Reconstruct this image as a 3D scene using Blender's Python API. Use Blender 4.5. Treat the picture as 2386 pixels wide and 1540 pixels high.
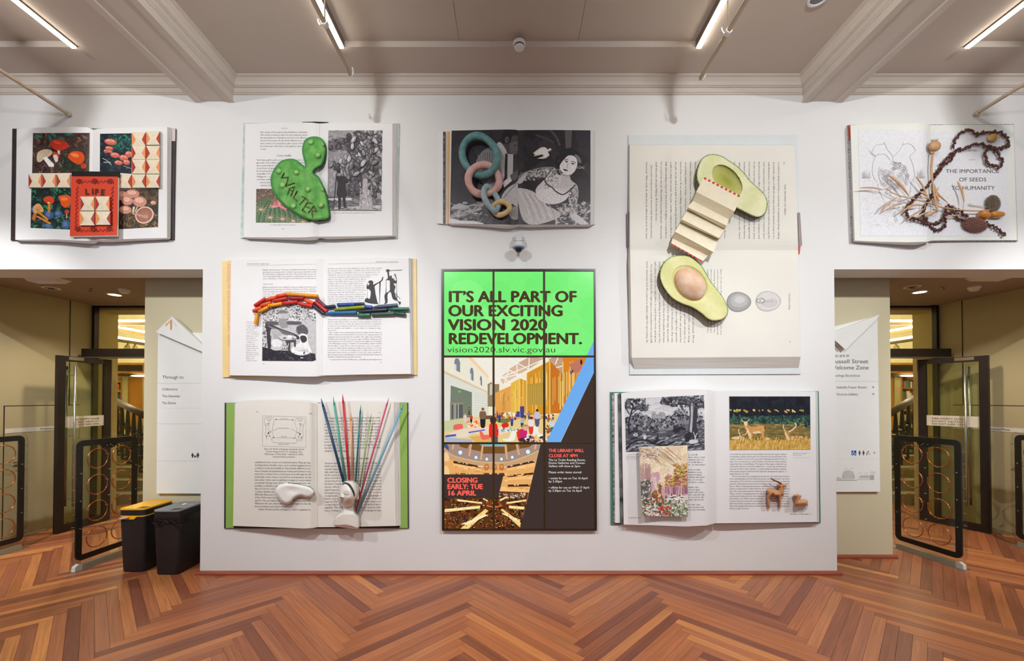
import bpy, bmesh, math, random
from mathutils import Vector, Matrix, noise
from mathutils.geometry import delaunay_2d_cdt

for o in list(bpy.data.objects):
    bpy.data.objects.remove(o)
SC = bpy.context.scene
COL = SC.collection
R = math.radians
random.seed(7)

# ------------------------------------------------------------------ camera
W, H, F, CX, HY, EYE, D = 2386, 1540, 980.0, 1194.0, 927.0, 1.75, 4.204
PITCH = R(0.75)
PY = HY - F * math.tan(PITCH)
cd = bpy.data.cameras.new('camera')
cam = bpy.data.objects.new('camera', cd)
COL.objects.link(cam)
cam.location = (0, -D, EYE)
cam.rotation_euler = (R(90) + PITCH, 0, 0)
cd.sensor_fit = 'HORIZONTAL'
cd.sensor_width = 36
cd.lens = 36 * F / W
cd.shift_x = (W / 2 - CX) / W
cd.shift_y = (PY - H / 2) / W
cd.clip_start = 0.05
SC.camera = cam

# ------------------------------------------------------------------ view, world
SC.view_settings.view_transform = 'Standard'
SC.view_settings.look = 'None'
SC.view_settings.gamma = 1
SC.view_settings.use_curve_mapping = False
EXPO = 0.11
SC.view_settings.exposure = EXPO
SC.cycles.use_denoising = True
SC.cycles.max_bounces = 6
SC.cycles.diffuse_bounces = 3
SC.cycles.glossy_bounces = 2
SC.cycles.caustics_reflective = False
SC.cycles.caustics_refractive = False
SC.cycles.use_adaptive_sampling = True
SC.cycles.adaptive_threshold = 0.03
SC.cycles.transparent_max_bounces = 16
wd = bpy.data.worlds.new('world')
SC.world = wd
wd.use_nodes = True
bg = wd.node_tree.nodes['Background']
bg.inputs[0].default_value = (0.90, 0.97, 1.06, 1)
bg.inputs[1].default_value = 0.30

def lin1(v):
    v = max(0.0, min(1.0, v / 255.0))
    return v / 12.92 if v <= 0.04045 else ((v + 0.055) / 1.055) ** 2.4
def lin(c):
    return (lin1(c[0]), lin1(c[1]), lin1(c[2]), 1.0)

def aim(o, target):
    d = Vector(target) - o.location
    o.rotation_euler = d.to_track_quat('-Z', 'Y').to_euler()
def spot_light(name, loc, target, watts, angle, blend=0.6, size=0.05, color=(1, 0.95, 0.9), parent=None):
    l = bpy.data.lights.new(name, 'SPOT')
    l.energy = watts; l.spot_size = R(angle); l.spot_blend = blend
    l.shadow_soft_size = size; l.color = color
    o = bpy.data.objects.new(name, l)
    COL.objects.link(o)
    o.location = loc
    aim(o, target)
    if parent:
        o.parent = parent
        o.matrix_parent_inverse = Matrix.Translation(-parent.location)
    return o
def area_light(name, loc, target, watts, sx, sy, color=(1, 0.95, 0.9), parent=None):
    l = bpy.data.lights.new(name, 'AREA')
    l.energy = watts; l.shape = 'RECTANGLE'; l.size = sx; l.size_y = sy; l.color = color
    o = bpy.data.objects.new(name, l)
    COL.objects.link(o)
    o.location = loc
    aim(o, target)
    if parent:
        o.parent = parent
        o.matrix_parent_inverse = Matrix.Translation(-parent.location)
    return o

# light levels, used by the fittings built further down
SPOT_W = 228          # gallery spots on the four rails behind the viewer
TUBE_E = 20.0          # ceiling light strips
BACK_E = 30.0          # linear lights of the two rooms behind the doors
DOWN_W = 65           # recessed downlights of the two lobbies

# ------------------------------------------------------------------ pixel <-> world
_cp, _sp = math.cos(PITCH), math.sin(PITCH)
def ray(px, py):
    dx = (px - CX) / F
    dz = -(py - PY) / F
    return Vector((dx, _cp - dz * _sp, _sp + dz * _cp))
CAMP = Vector((0, -D, EYE))
def U(px, py, y=0.0):
    r = ray(px, py)
    return CAMP + r * ((y + D) / r.y)
def UZ(px, py, z):
    r = ray(px, py)
    return CAMP + r * ((z - EYE) / r.z)
def proj(p):
    v = Vector(p) - CAMP
    f = v.y * _cp + v.z * _sp
    u = -v.y * _sp + v.z * _cp
    if f < 0.05:
        return None
    return (CX + F * v.x / f, PY - F * u / f)
def zoom(x0, y0, s):
    return lambda x, y: (x0 + x / s, y0 + y / s)

# ------------------------------------------------------------------ materials
_M = {}
def mat(name, color, rough=0.6, metal=0.0, var=0.06, scale=8.0, bump=0.0, bscale=60.0, spec=0.4, stretch=(1, 1, 1), var_col=None, coat=0.0, emit=None, estr=0.0):
    if name in _M:
        return _M[name]
    m = bpy.data.materials.new(name)
    m.use_nodes = True
    nt = m.node_tree
    b = nt.nodes['Principled BSDF']
    b.inputs['Roughness'].default_value = rough
    b.inputs['Metallic'].default_value = metal
    b.inputs['Specular IOR Level'].default_value = spec
    b.inputs['Coat Weight'].default_value = coat
    c = lin(color)
    tc = nt.nodes.new('ShaderNodeTexCoord')
    mp = nt.nodes.new('ShaderNodeMapping')
    mp.inputs['Scale'].default_value = stretch
    nt.links.new(tc.outputs['Object'], mp.inputs[0])
    n = nt.nodes.new('ShaderNodeTexNoise')
    n.inputs['Scale'].default_value = scale
    n.inputs['Detail'].default_value = 4
    nt.links.new(mp.outputs[0], n.inputs['Vector'])
    cr = nt.nodes.new('ShaderNodeValToRGB')
    lo = lin(var_col) if var_col else tuple(x * (1 - var) for x in c[:3]) + (1,)
    hi = c if var_col else tuple(min(1, x * (1 + var)) for x in c[:3]) + (1,)
    cr.color_ramp.elements[0].position = 0.35
    cr.color_ramp.elements[1].position = 0.65
    cr.color_ramp.elements[0].color = lo
    cr.color_ramp.elements[1].color = hi
    nt.links.new(n.outputs['Fac'], cr.inputs[0])
    nt.links.new(cr.outputs[0], b.inputs['Base Color'])
    if bump:
        n2 = nt.nodes.new('ShaderNodeTexNoise')
        n2.inputs['Scale'].default_value = bscale
        n2.inputs['Detail'].default_value = 5
        nt.links.new(mp.outputs[0], n2.inputs['Vector'])
        bp = nt.nodes.new('ShaderNodeBump')
        bp.inputs['Strength'].default_value = bump
        bp.inputs['Distance'].default_value = 0.01
        nt.links.new(n2.outputs['Fac'], bp.inputs['Height'])
        nt.links.new(bp.outputs[0], b.inputs['Normal'])
    if emit:
        b.inputs['Emission Color'].default_value = lin(emit)
        b.inputs['Emission Strength'].default_value = estr
    _M[name] = m
    return m

def mat_vcol(name, rough=0.55, grain=0.12, gscale=90.0, emis=0.0, spec=0.35, bump=0.0):
    """colour read from the mesh's own paint attribute, with fine procedural print grain"""
    if name in _M:
        return _M[name]
    m = bpy.data.materials.new(name)
    m.use_nodes = True
    nt = m.node_tree
    b = nt.nodes['Principled BSDF']
    b.inputs['Roughness'].default_value = rough
    b.inputs['Specular IOR Level'].default_value = spec
    a = nt.nodes.new('ShaderNodeAttribute')
    a.attribute_name = 'Col'
    tc = nt.nodes.new('ShaderNodeTexCoord')
    n = nt.nodes.new('ShaderNodeTexNoise')
    n.inputs['Scale'].default_value = gscale
    n.inputs['Detail'].default_value = 4
    nt.links.new(tc.outputs['Object'], n.inputs['Vector'])
    mr = nt.nodes.new('ShaderNodeMapRange')
    mr.inputs['From Min'].default_value = 0.3
    mr.inputs['From Max'].default_value = 0.7
    mr.inputs['To Min'].default_value = 1 - grain
    mr.inputs['To Max'].default_value = 1 + grain
    nt.links.new(n.outputs['Fac'], mr.inputs['Value'])
    mx = nt.nodes.new('ShaderNodeMix')
    mx.data_type = 'RGBA'
    mx.blend_type = 'MULTIPLY'
    mx.inputs[0].default_value = 1.0
    nt.links.new(a.outputs['Color'], mx.inputs[6])
    nt.links.new(mr.outputs[0], mx.inputs[7])
    if emis:
        b.inputs['Base Color'].default_value = (0.005, 0.005, 0.005, 1)
        b.inputs['Specular IOR Level'].default_value = 0.15
        nt.links.new(mx.outputs[2], b.inputs['Emission Color'])
        b.inputs['Emission Strength'].default_value = emis
    else:
        nt.links.new(mx.outputs[2], b.inputs['Base Color'])
    if bump:
        bp = nt.nodes.new('ShaderNodeBump')
        bp.inputs['Strength'].default_value = bump
        bp.inputs['Distance'].default_value = 0.01
        nt.links.new(n.outputs['Fac'], bp.inputs['Height'])
        nt.links.new(bp.outputs[0], b.inputs['Normal'])
    _M[name] = m
    return m

def mat_emit(name, color, strength):
    if name in _M:
        return _M[name]
    m = bpy.data.materials.new(name)
    m.use_nodes = True
    b = m.node_tree.nodes['Principled BSDF']
    b.inputs['Base Color'].default_value = lin(color)
    b.inputs['Emission Color'].default_value = lin(color)
    b.inputs['Emission Strength'].default_value = strength
    _M[name] = m
    return m

def mat_glass(name, color=(235, 240, 232), alpha=0.12, rough=0.03, ior=1.45):
    if name in _M:
        return _M[name]
    m = bpy.data.materials.new(name)
    m.use_nodes = True
    nt = m.node_tree
    for n in list(nt.nodes):
        nt.nodes.remove(n)
    out = nt.nodes.new('ShaderNodeOutputMaterial')
    t = nt.nodes.new('ShaderNodeBsdfTransparent')
    t.inputs[0].default_value = lin(color)
    g = nt.nodes.new('ShaderNodeBsdfGlossy')
    g.inputs['Roughness'].default_value = rough
    lw = nt.nodes.new('ShaderNodeLayerWeight')
    pw = nt.nodes.new('ShaderNodeMath'); pw.operation = 'POWER'; pw.inputs[1].default_value = 4.0
    nt.links.new(lw.outputs['Facing'], pw.inputs[0])
    fr = nt.nodes.new('ShaderNodeMath'); fr.operation = 'MULTIPLY_ADD'; fr.inputs[1].default_value = 0.35; fr.inputs[2].default_value = 0.025
    nt.links.new(pw.outputs[0], fr.inputs[0])
    mx = nt.nodes.new('ShaderNodeMixShader')
    nt.links.new(fr.outputs[0], mx.inputs[0])
    nt.links.new(t.outputs[0], mx.inputs[1])
    nt.links.new(g.outputs[0], mx.inputs[2])
    nt.links.new(mx.outputs[0], out.inputs[0])
    _M[name] = m
    return m

# ------------------------------------------------------------------ objects
def thing(name, label, cat, loc=(0, 0, 0), group=None):
    o = bpy.data.objects.new(name, None)
    COL.objects.link(o)
    o.location = loc
    o.empty_display_size = 0.1
    o['label'] = label
    o['category'] = cat
    if group:
        o['group'] = group
    return o
def tag(o, label, cat, group=None):
    o['label'] = label
    o['category'] = cat
    if group:
        o['group'] = group
    return o
_mw = {}
def parent_to(o, p):
    o.parent = p
    off = p.location if p.parent is None else Vector((0, 0, 0))
    o.matrix_parent_inverse = Matrix.Translation(-off)
    # children keep world coordinates in their vertices
def obj(name, verts, faces, m, parent=None, smooth=False, cols=None, label=None):
    me = bpy.data.meshes.new(name)
    me.from_pydata([tuple(v) for v in verts], [], faces)
    if cols is not None:
        at = me.color_attributes.new('Col', 'FLOAT_COLOR', 'CORNER')
        buf = []
        if len(cols) == len(me.polygons):
            for p in me.polygons:
                buf.extend(cols[p.index] * p.loop_total)
        else:
            for l in me.loops:
                buf.extend(cols[l.vertex_index])
        at.data.foreach_set('color', buf)
    if smooth is True:
        me.shade_smooth()
    o = bpy.data.objects.new(name, me)
    COL.objects.link(o)
    if m:
        me.materials.append(m)
    if smooth == 'auto':
        me.shade_smooth()
        try:
            me.set_sharp_from_angle(angle=R(35))
        except Exception:
            pass
    if parent:
        parent_to(o, parent)
    if label:
        o['label'] = label
    return o
def struct(name, verts, faces, m, parent=None, label=None, cat=None, smooth=False):
    o = obj(name, verts, faces, m, parent, smooth)
    if not parent:
        o['kind'] = 'structure'
        if label:
            o['label'] = label
        if cat:
            o['category'] = cat
    return o

class MB:
    """collects shapes of one part"""
    def __init__(s):
        s.v, s.f = [], []
    def add(s, v, f):
        n = len(s.v)
        s.v += [Vector(x) for x in v]
        s.f += [tuple(i + n for i in q) for q in f]
        return s
    def box(s, a, b):
        x0, y0, z0 = a; x1, y1, z1 = b
        if x0 > x1: x0, x1 = x1, x0
        if y0 > y1: y0, y1 = y1, y0
        if z0 > z1: z0, z1 = z1, z0
        v = [(x0, y0, z0), (x1, y0, z0), (x1, y1, z0), (x0, y1, z0), (x0, y0, z1), (x1, y0, z1), (x1, y1, z1), (x0, y1, z1)]
        return s.add(v, [(0, 3, 2, 1), (4, 5, 6, 7), (0, 1, 5, 4), (1, 2, 6, 5), (2, 3, 7, 6), (3, 0, 4, 7)])
    def hexa(s, a, b):
        """a, b: two quads with matching corners"""
        return s.add(list(a) + list(b), [(0, 1, 2, 3), (7, 6, 5, 4), (0, 4, 5, 1), (1, 5, 6, 2), (2, 6, 7, 3), (3, 7, 4, 0)])
    def prism(s, pts, off):
        """closed outline pts (3D) pushed by vector off"""
        n = len(pts)
        off = Vector(off)
        v = [Vector(p) for p in pts] + [Vector(p) + off for p in pts]
        f = [tuple(range(n)), tuple(range(2 * n - 1, n - 1, -1))]
        for i in range(n):
            j = (i + 1) % n
            f.append((j, i, i + n, j + n))
        return s.add(v, f)
    def ring(s, outer, inner, off):
        n = len(outer)
        off = Vector(off)
        v = [Vector(p) for p in outer] + [Vector(p) for p in inner]
        v += [p + off for p in v]
        f = []
        for i in range(n):
            j = (i + 1) % n
            f += [(i, j, n + j, n + i), (2 * n + j, 2 * n + i, 3 * n + i, 3 * n + j), (j, i, 2 * n + i, 2 * n + j), (n + i, n + j, 3 * n + j, 3 * n + i)]
        return s.add(v, f)
    def tube(s, path, rad, seg=8, closed=False, cap=True, squash=None):
        path = [Vector(p) for p in path]
        n = len(path)
        rr = rad if callable(rad) else (lambda t: rad)
        prev = None
        v, f = [], []
        for i, p in enumerate(path):
            if closed:
                t = path[(i + 1) % n] - path[i - 1]
            else:
                t = path[min(i + 1, n - 1)] - path[max(i - 1, 0)]
            t.normalize()
            if prev is None:
                a = Vector((0, 0, 1)) if abs(t.z) < 0.9 else Vector((1, 0, 0))
                prev = t.cross(a).normalized()
            nrm = (prev - t * prev.dot(t))
            if nrm.length < 1e-6:
                nrm = t.orthogonal()
            nrm.normalize()
            prev = nrm
            bn = t.cross(nrm)
            r = rr(i / max(1, n - 1))
            for k in range(seg):
                a = 2 * math.pi * k / seg
                v.append(p + nrm * (math.cos(a) * r) + bn * (math.sin(a) * r))
        m = n if closed else n - 1
        for i in range(m):
            j = (i + 1) % n
            for k in range(seg):
                l = (k + 1) % seg
                f.append((i * seg + k, i * seg + l, j * seg + l, j * seg + k))
        if not closed and cap:
            f.append(tuple(range(seg - 1, -1, -1)))
            f.append(tuple(range((n - 1) * seg, n * seg)))
        return s.add(v, f)
    def lathe(s, prof, origin, axis=(0, 0, 1), seg=20, squash=1.0):
        ax = Vector(axis).normalized()
        a = ax.orthogonal().normalized()
        b = ax.cross(a)
        o = Vector(origin)
        v, f = [], []
        for (r, h) in prof:
            for k in range(seg):
                t = 2 * math.pi * k / seg
                v.append(o + ax * h + a * (math.cos(t) * r) + b * (math.sin(t) * r * squash))
        for i in range(len(prof) - 1):
            for k in range(seg):
                l = (k + 1) % seg
                f.append((i * seg + k, i * seg + l, (i + 1) * seg + l, (i + 1) * seg + k))
        f.append(tuple(range(seg - 1, -1, -1)))
        f.append(tuple(range((len(prof) - 1) * seg, len(prof) * seg)))
        return s.add(v, f)
    def ellipsoid(s, c, ax, ay, az, seg=16, rings=10):
        """ax, ay, az: three half-axis vectors"""
        c, ax, ay, az = Vector(c), Vector(ax), Vector(ay), Vector(az)
        v = [c - az]
        for i in range(1, rings):
            t = -math.pi / 2 + math.pi * i / rings
            for k in range(seg):
                p = 2 * math.pi * k / seg
                v.append(c + az * math.sin(t) + (ax * math.cos(p) + ay * math.sin(p)) * math.cos(t))
        v.append(c + az)
        f = [(0, 1 + (k + 1) % seg, 1 + k) for k in range(seg)]
        for i in range(rings - 2):
            for k in range(seg):
                l = (k + 1) % seg
                f.append((1 + i * seg + k, 1 + i * seg + l, 1 + (i + 1) * seg + l, 1 + (i + 1) * seg + k))
        n = len(v) - 1
        f += [(n, 1 + (rings - 2) * seg + k, 1 + (rings - 2) * seg + (k + 1) % seg) for k in range(seg)]
        return s.add(v, f)
    def build(s, name, m, parent=None, smooth=False, label=None):
        return obj(name, s.v, s.f, m, parent, smooth, label=label)

def arc(cx, cy, r, a0, a1, n):
    return [(cx + r * math.cos(R(a0 + (a1 - a0) * i / n)), cy + r * math.sin(R(a0 + (a1 - a0) * i / n))) for i in range(n + 1)]
def round_rect(x0, y0, x1, y1, r, n=6):
    return arc(x1 - r, y1 - r, r, 0, 90, n) + arc(x0 + r, y1 - r, r, 90, 180, n) + arc(x0 + r, y0 + r, r, 180, 270, n) + arc(x1 - r, y0 + r, r, 270, 360, n)
def lerp(a, b, t):
    return a + (b - a) * t
def interp(pl, x):
    """piecewise linear y(x) of points sorted in x (either way)"""
    if pl[0][0] > pl[-1][0]:
        pl = pl[::-1]
    if x <= pl[0][0]:
        return pl[0][1]
    for (x0, y0), (x1, y1) in zip(pl, pl[1:]):
        if x <= x1:
            return y0 + (y1 - y0) * (x - x0) / max(1e-9, x1 - x0)
    return pl[-1][1]
def smooth_prof(pl, x):
    """smoothed version of interp"""
    w = 0.06
    return sum(interp(pl, max(0, min(1, x + d * w))) * k for d, k in ((-1, 1), (-0.5, 2), (0, 3), (0.5, 2), (1, 1))) / 9.0
def catmull(pts, n=6, closed=False):
    out = []
    m = len(pts)
    rng = range(m) if closed else range(m - 1)
    for i in rng:
        p = [pts[(i + k) % m] if closed else pts[max(0, min(m - 1, i + k))] for k in (-1, 0, 1, 2)]
        for j in range(n):
            t = j / n
            out.append(tuple(0.5 * ((2 * p[1][c]) + (-p[0][c] + p[2][c]) * t + (2 * p[0][c] - 5 * p[1][c] + 4 * p[2][c] - p[3][c]) * t * t + (-p[0][c] + 3 * p[1][c] - 3 * p[2][c] + p[3][c]) * t ** 3) for c in range(len(p[0]))))
    if not closed:
        out.append(tuple(pts[-1]))
    return out

# ------------------------------------------------------------------ surfaces that carry print
class Flat:
    """plane parallel to the wall, standing d in front of it; coordinates in photo pixels"""
    curved = False
    def __init__(s, d):
        s.d = d
    def P(s, x, y, lift=0.0):
        return U(x, y, -(s.d + lift))
class Plane:
    """any plane: origin, u, v in metres, normal towards the viewer's side"""
    curved = False
    def __init__(s, o, u, v, n):
        s.o, s.u, s.v, s.n = Vector(o), Vector(u), Vector(v), Vector(n)
    def P(s, x, y, lift=0.0):
        return s.o + s.u * x + s.v * y + s.n * lift

def clip_half(poly, a, b, c):
    """keep a*x+b*y<=c"""
    out = []
    n = len(poly)
    for i in range(n):
        p, q = poly[i], poly[(i + 1) % n]
        dp, dq = a * p[0] + b * p[1] - c, a * q[0] + b * q[1] - c
        if dp <= 0:
            out.append(p)
        if (dp < 0 and dq > 0) or (dp > 0 and dq < 0):
            t = dp / (dp - dq)
            out.append((p[0] + (q[0] - p[0]) * t, p[1] + (q[1] - p[1]) * t))
    return out
def clip_convex(poly, quad):
    area = sum(quad[i][0] * quad[(i + 1) % len(quad)][1] - quad[(i + 1) % len(quad)][0] * quad[i][1] for i in range(len(quad)))
    q = quad if area > 0 else quad[::-1]
    for i in range(len(q)):
        (x0, y0), (x1, y1) = q[i], q[(i + 1) % len(q)]
        a, b = (y1 - y0), -(x1 - x0)
        poly = clip_half(poly, a, b, a * x0 + b * y0)
        if len(poly) < 3:
            return []
    return poly

class Print:
    """flat ink: coloured polygons laid one over another on a surface"""
    def __init__(s, surf, Z=None, clip=None, eps=2e-5, base=1.5e-3, seed=1):
        s.surf, s.eps, s.lay = surf, eps, base
        s.Z = Z or (lambda x, y: (x, y))
        s.clip = [s.Z(*p) for p in clip] if clip else None
        s.v, s.f, s.c = [], [], []
        s.rnd = random.Random(seed)
    def raw(s, pts, col):
        """pts already in surface coordinates"""
        if s.clip:
            pts = clip_convex(pts, s.clip)
            if len(pts) < 3:
                s.lay += s.eps
                return
        parts = [pts]
        if s.surf.curved:
            c = s.surf.cell
            for ax in ((0, 1) if s.surf.ax == 2 else (s.surf.ax,)):
                new = []
                A = (1, 0) if ax == 0 else (0, 1)
                for p_ in parts:
                    xs = [p[ax] for p in p_]
                    k0, k1 = math.floor(min(xs) / c), math.floor(max(xs) / c)
                    if k1 == k0:
                        new.append(p_)
                        continue
                    for k in range(k0, k1 + 1):
                        q = clip_half(p_, A[0], A[1], (k + 1) * c)
                        q = clip_half(q, -A[0], -A[1], -k * c) if len(q) > 2 else []
                        if len(q) > 2:
                            new.append(q)
                parts = new
        cc = lin(col)
        for q in parts:
            n = len(s.v)
            s.v += [s.surf.P(x, y, s.lay) for x, y in q]
            s.f.append(tuple(range(n, n + len(q))))
            s.c.append(cc)
        s.lay += s.eps
    def poly(s, pts, col):
        s.raw([s.Z(*p) for p in pts], col)
    def rect(s, x0, y0, x1, y1, col):
        s.poly([(x0, y0), (x1, y0), (x1, y1), (x0, y1)], col)
    def ell(s, cx, cy, rx, ry, col, rot=0, n=16, a0=0, a1=360):
        c, q = math.cos(R(rot)), math.sin(R(rot))
        pts = []
        for i in range(n if a1 - a0 == 360 else n + 1):
            t = R(a0 + (a1 - a0) * i / n)
            x, y = rx * math.cos(t), ry * math.sin(t)
            pts.append((cx + x * c - y * q, cy + x * q + y * c))
        s.poly(pts, col)
    def line(s, pts, w, col, taper=False):
        pts = [Vector(p) for p in pts]
        n = len(pts)
        for i in range(n - 1):
            d = pts[i + 1] - pts[i]
            if d.length < 1e-6:
                continue
            q = Vector((-d.y, d.x)).normalized() * (w / 2)
            w0 = 1 - (i / (n - 1)) * 0.7 if taper else 1
            w1 = 1 - ((i + 1) / (n - 1)) * 0.7 if taper else 1
            a, b = pts[i], pts[i + 1]
            s.poly([tuple(a + q * w0), tuple(b + q * w1), tuple(b - q * w1), tuple(a - q * w0)], col)
            s.lay -= s.eps
        s.lay += s.eps
    def curve(s, pts, w, col, closed=False, taper=False):
        c = catmull(pts, 5, closed)
        if closed:
            c.append(c[0])
        s.line(c, w, col, taper)
    def blob(s, pts, col):
        s.poly(catmull(pts, 5, True), col)
    def scatter(s, x0, y0, x1, y1, n, r0, r1, cols, asp=1.0, rot=None, jag=0.35, within=None, sides=7):
        for _ in range(n):
            for _t in range(12):
                cx, cy = s.rnd.uniform(x0, x1), s.rnd.uniform(y0, y1)
                if within is None or within(cx, cy):
                    break
            else:
                continue
            r = s.rnd.uniform(r0, r1)
            a = s.rnd.uniform(0, 180) if rot is None else rot + s.rnd.uniform(-15, 15)
            c, q = math.cos(R(a)), math.sin(R(a))
            pts = []
            for i in range(sides):
                t = 2 * math.pi * i / sides
                rr = r * (1 + s.rnd.uniform(-jag, jag))
                x, y = rr * math.cos(t), rr * asp * math.sin(t)
                pts.append((cx + x * c - y * q, cy + x * q + y * c))
            s.poly(pts, s.rnd.choice(cols))
            s.lay -= s.eps * 0.9
        s.lay += s.eps
    def text(s, string, x, y, size, col, right=(1, 0), up=(0, -1), width=None, bold=0.0, res=2, shear=0.0, align='l', sx=1.0, raw=False):
        """baseline start at (x, y); size = capital height in the same units; width fits the line to a length"""
        X, Y = (x, y) if raw else s.Z(x, y)
        k = 1.0 if raw else (s.Z(1, 0)[0] - s.Z(0, 0)[0])
        size *= k
        verts, faces, adv = layout_text(string, bold, res)
        if not verts:
            return
        sc = size / CAPH
        fx = sc * sx
        if width:
            fx = width * k / adv
        x_off = {'l': 0, 'c': -adv * fx / 2, 'r': -adv * fx}[align]
        n = len(s.v)
        pts = []
        for (tx, ty) in verts:
            a, b = x_off + (tx + shear * ty) * fx, ty * sc
            pts.append((X + a * right[0] + b * up[0], Y + a * right[1] + b * up[1]))
        cc = lin(col)
        if s.clip:
            for f in faces:
                q = clip_convex([pts[i] for i in f], s.clip)
                if len(q) > 2:
                    m = len(s.v)
                    s.v += [s.surf.P(px, py, s.lay) for px, py in q]
                    s.f.append(tuple(range(m, m + len(q))))
                    s.c.append(cc)
        else:
            s.v += [s.surf.P(px, py, s.lay) for px, py in pts]
            for f in faces:
                s.f.append(tuple(i + n for i in f))
                s.c.append(cc)
        s.lay += s.eps
    def build(s, name, m, parent, label=None):
        if not s.f:
            return None
        o = obj(name, s.v, s.f, m, parent, cols=s.c, label=label)
        return o

_glyph = {}
CAPH = 0.7
def _txt_mesh(string, bold, res):
    cu = bpy.data.curves.new('t', 'FONT')
    cu.body = string
    cu.resolution_u = res
    cu.offset = bold
    o = bpy.data.objects.new('t', cu)
    me = o.to_mesh()
    v = [(p.co.x, p.co.y) for p in me.vertices]
    f = [tuple(p.vertices) for p in me.polygons]
    o.to_mesh_clear()
    bpy.data.objects.remove(o)
    bpy.data.curves.remove(cu)
    return v, f
def glyph(ch, bold, res):
    k = (ch, bold, res)
    if k not in _glyph:
        if ('|', bold, res, 'w') not in _glyph:
            v, _ = _txt_mesh('||', 0, 1)
            xs = [p[0] for p in v]
            _glyph[('|', bold, res, 'w')] = max(xs) - min(xs)
        w2 = _glyph[('|', bold, res, 'w')]
        v, _ = _txt_mesh('|' + ch + '|', 0, 1)
        xs = [p[0] for p in v]
        adv = max(xs) - min(xs) - w2
        gv, gf = ([], []) if ch == ' ' else _txt_mesh(ch, bold, res)
        _glyph[k] = (gv, gf, adv)
    return _glyph[k]
def layout_text(string, bold, res):
    V, Fc, x = [], [], 0.0
    for ch in string:
        gv, gf, adv = glyph(ch, bold, res)
        n = len(V)
        V += [(a + x, b) for a, b in gv]
        Fc += [tuple(i + n for i in f) for f in gf]
        x += adv + bold * 1.2
    return V, Fc, max(x, 1e-6)
_v, _ = _txt_mesh('H', 0, 1)
CAPH = max(p[1] for p in _v)

# ------------------------------------------------------------------ modelled reliefs
def seg_dist(p, a, b):
    ax, ay = a; bx, by = b
    dx, dy = bx - ax, by - ay
    l = dx * dx + dy * dy
    t = 0 if l == 0 else max(0, min(1, ((p[0] - ax) * dx + (p[1] - ay) * dy) / l))
    return math.hypot(p[0] - ax - dx * t, p[1] - ay - dy * t)
def poly_dist(p, poly):
    return min(seg_dist(p, poly[i], poly[(i + 1) % len(poly)]) for i in range(len(poly)))
def inside(p, poly):
    c = False
    n = len(poly)
    for i in range(n):
        (x0, y0), (x1, y1) = poly[i], poly[(i + 1) % n]
        if (y0 > p[1]) != (y1 > p[1]) and p[0] < (x1 - x0) * (p[1] - y0) / (y1 - y0) + x0:
            c = not c
    return c
class Relief:
    """solid lump with a flat back lying on a surface; height and colour given as functions of the place"""
    curved, ax, cell = True, 2, 1.3
    def __init__(s, surf, outline, h, step, col=None, skirt=0.0):
        s.surf, s.out, s.h = surf, outline, h
        pts = [Vector(p) for p in outline]
        n = len(pts)
        xs, ys = [p[0] for p in outline], [p[1] for p in outline]
        y = min(ys)
        row = 0
        while y < max(ys):
            x = min(xs) + (step / 2 if row % 2 else 0)
            while x < max(xs):
                if inside((x, y), outline) and poly_dist((x, y), outline) > step * 0.45:
                    pts.append(Vector((x, y)))
                x += step
            y += step * 0.87
            row += 1
        res = delaunay_2d_cdt(pts, [(i, (i + 1) % n) for i in range(n)], [], 1, 1e-6)
        v2, faces = [tuple(v) for v in res[0]], [tuple(f) for f in res[2]]
        V, C = [], []
        for p in v2:
            d = poly_dist(p, outline)
            if d < 1e-3:
                d = 0.0
            V.append(surf.P(p[0], p[1], skirt + h(p[0], p[1], d)))
            if col:
                C.append(lin(col(p[0], p[1], d)))
        # orient towards the viewer and close with a skirt
        fs = []
        for f in faces:
            a, b, c = V[f[0]], V[f[1]], V[f[2]]
            nrm = (b - a).cross(c - a)
            fs.append(f if nrm.y < 0 else f[::-1])
        cnt = {}
        for f in fs:
            for i in range(len(f)):
                e = (f[i], f[(i + 1) % len(f)])
                cnt[e] = 1
        bord = [e for e in cnt if (e[1], e[0]) not in cnt]
        m = {}
        for a, b in bord:
            for k in (a, b):
                if k not in m:
                    m[k] = len(V)
                    V.append(surf.P(v2[k][0], v2[k][1], 0.0005))
                    if col:
                        C.append(C[k])
        for a, b in bord:
            fs.append((b, a, m[a], m[b]))
        s.V, s.F, s.C = V, fs, C if col else None
    def P(s, x, y, lift=0.0):
        d = poly_dist((x, y), s.out)
        return s.surf.P(x, y, s.h(x, y, d) + lift)
    def build(s, name, m, parent=None, label=None, smooth=True):
        return obj(name, s.V, s.F, m, parent, smooth, cols=s.C, label=label)
def dome(d, r, t):
    """rounded edge of radius r px up to height t"""
    k = min(1.0, d / r)
    return t * math.sqrt(max(0.0, 1 - (1 - k) ** 2))
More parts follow.
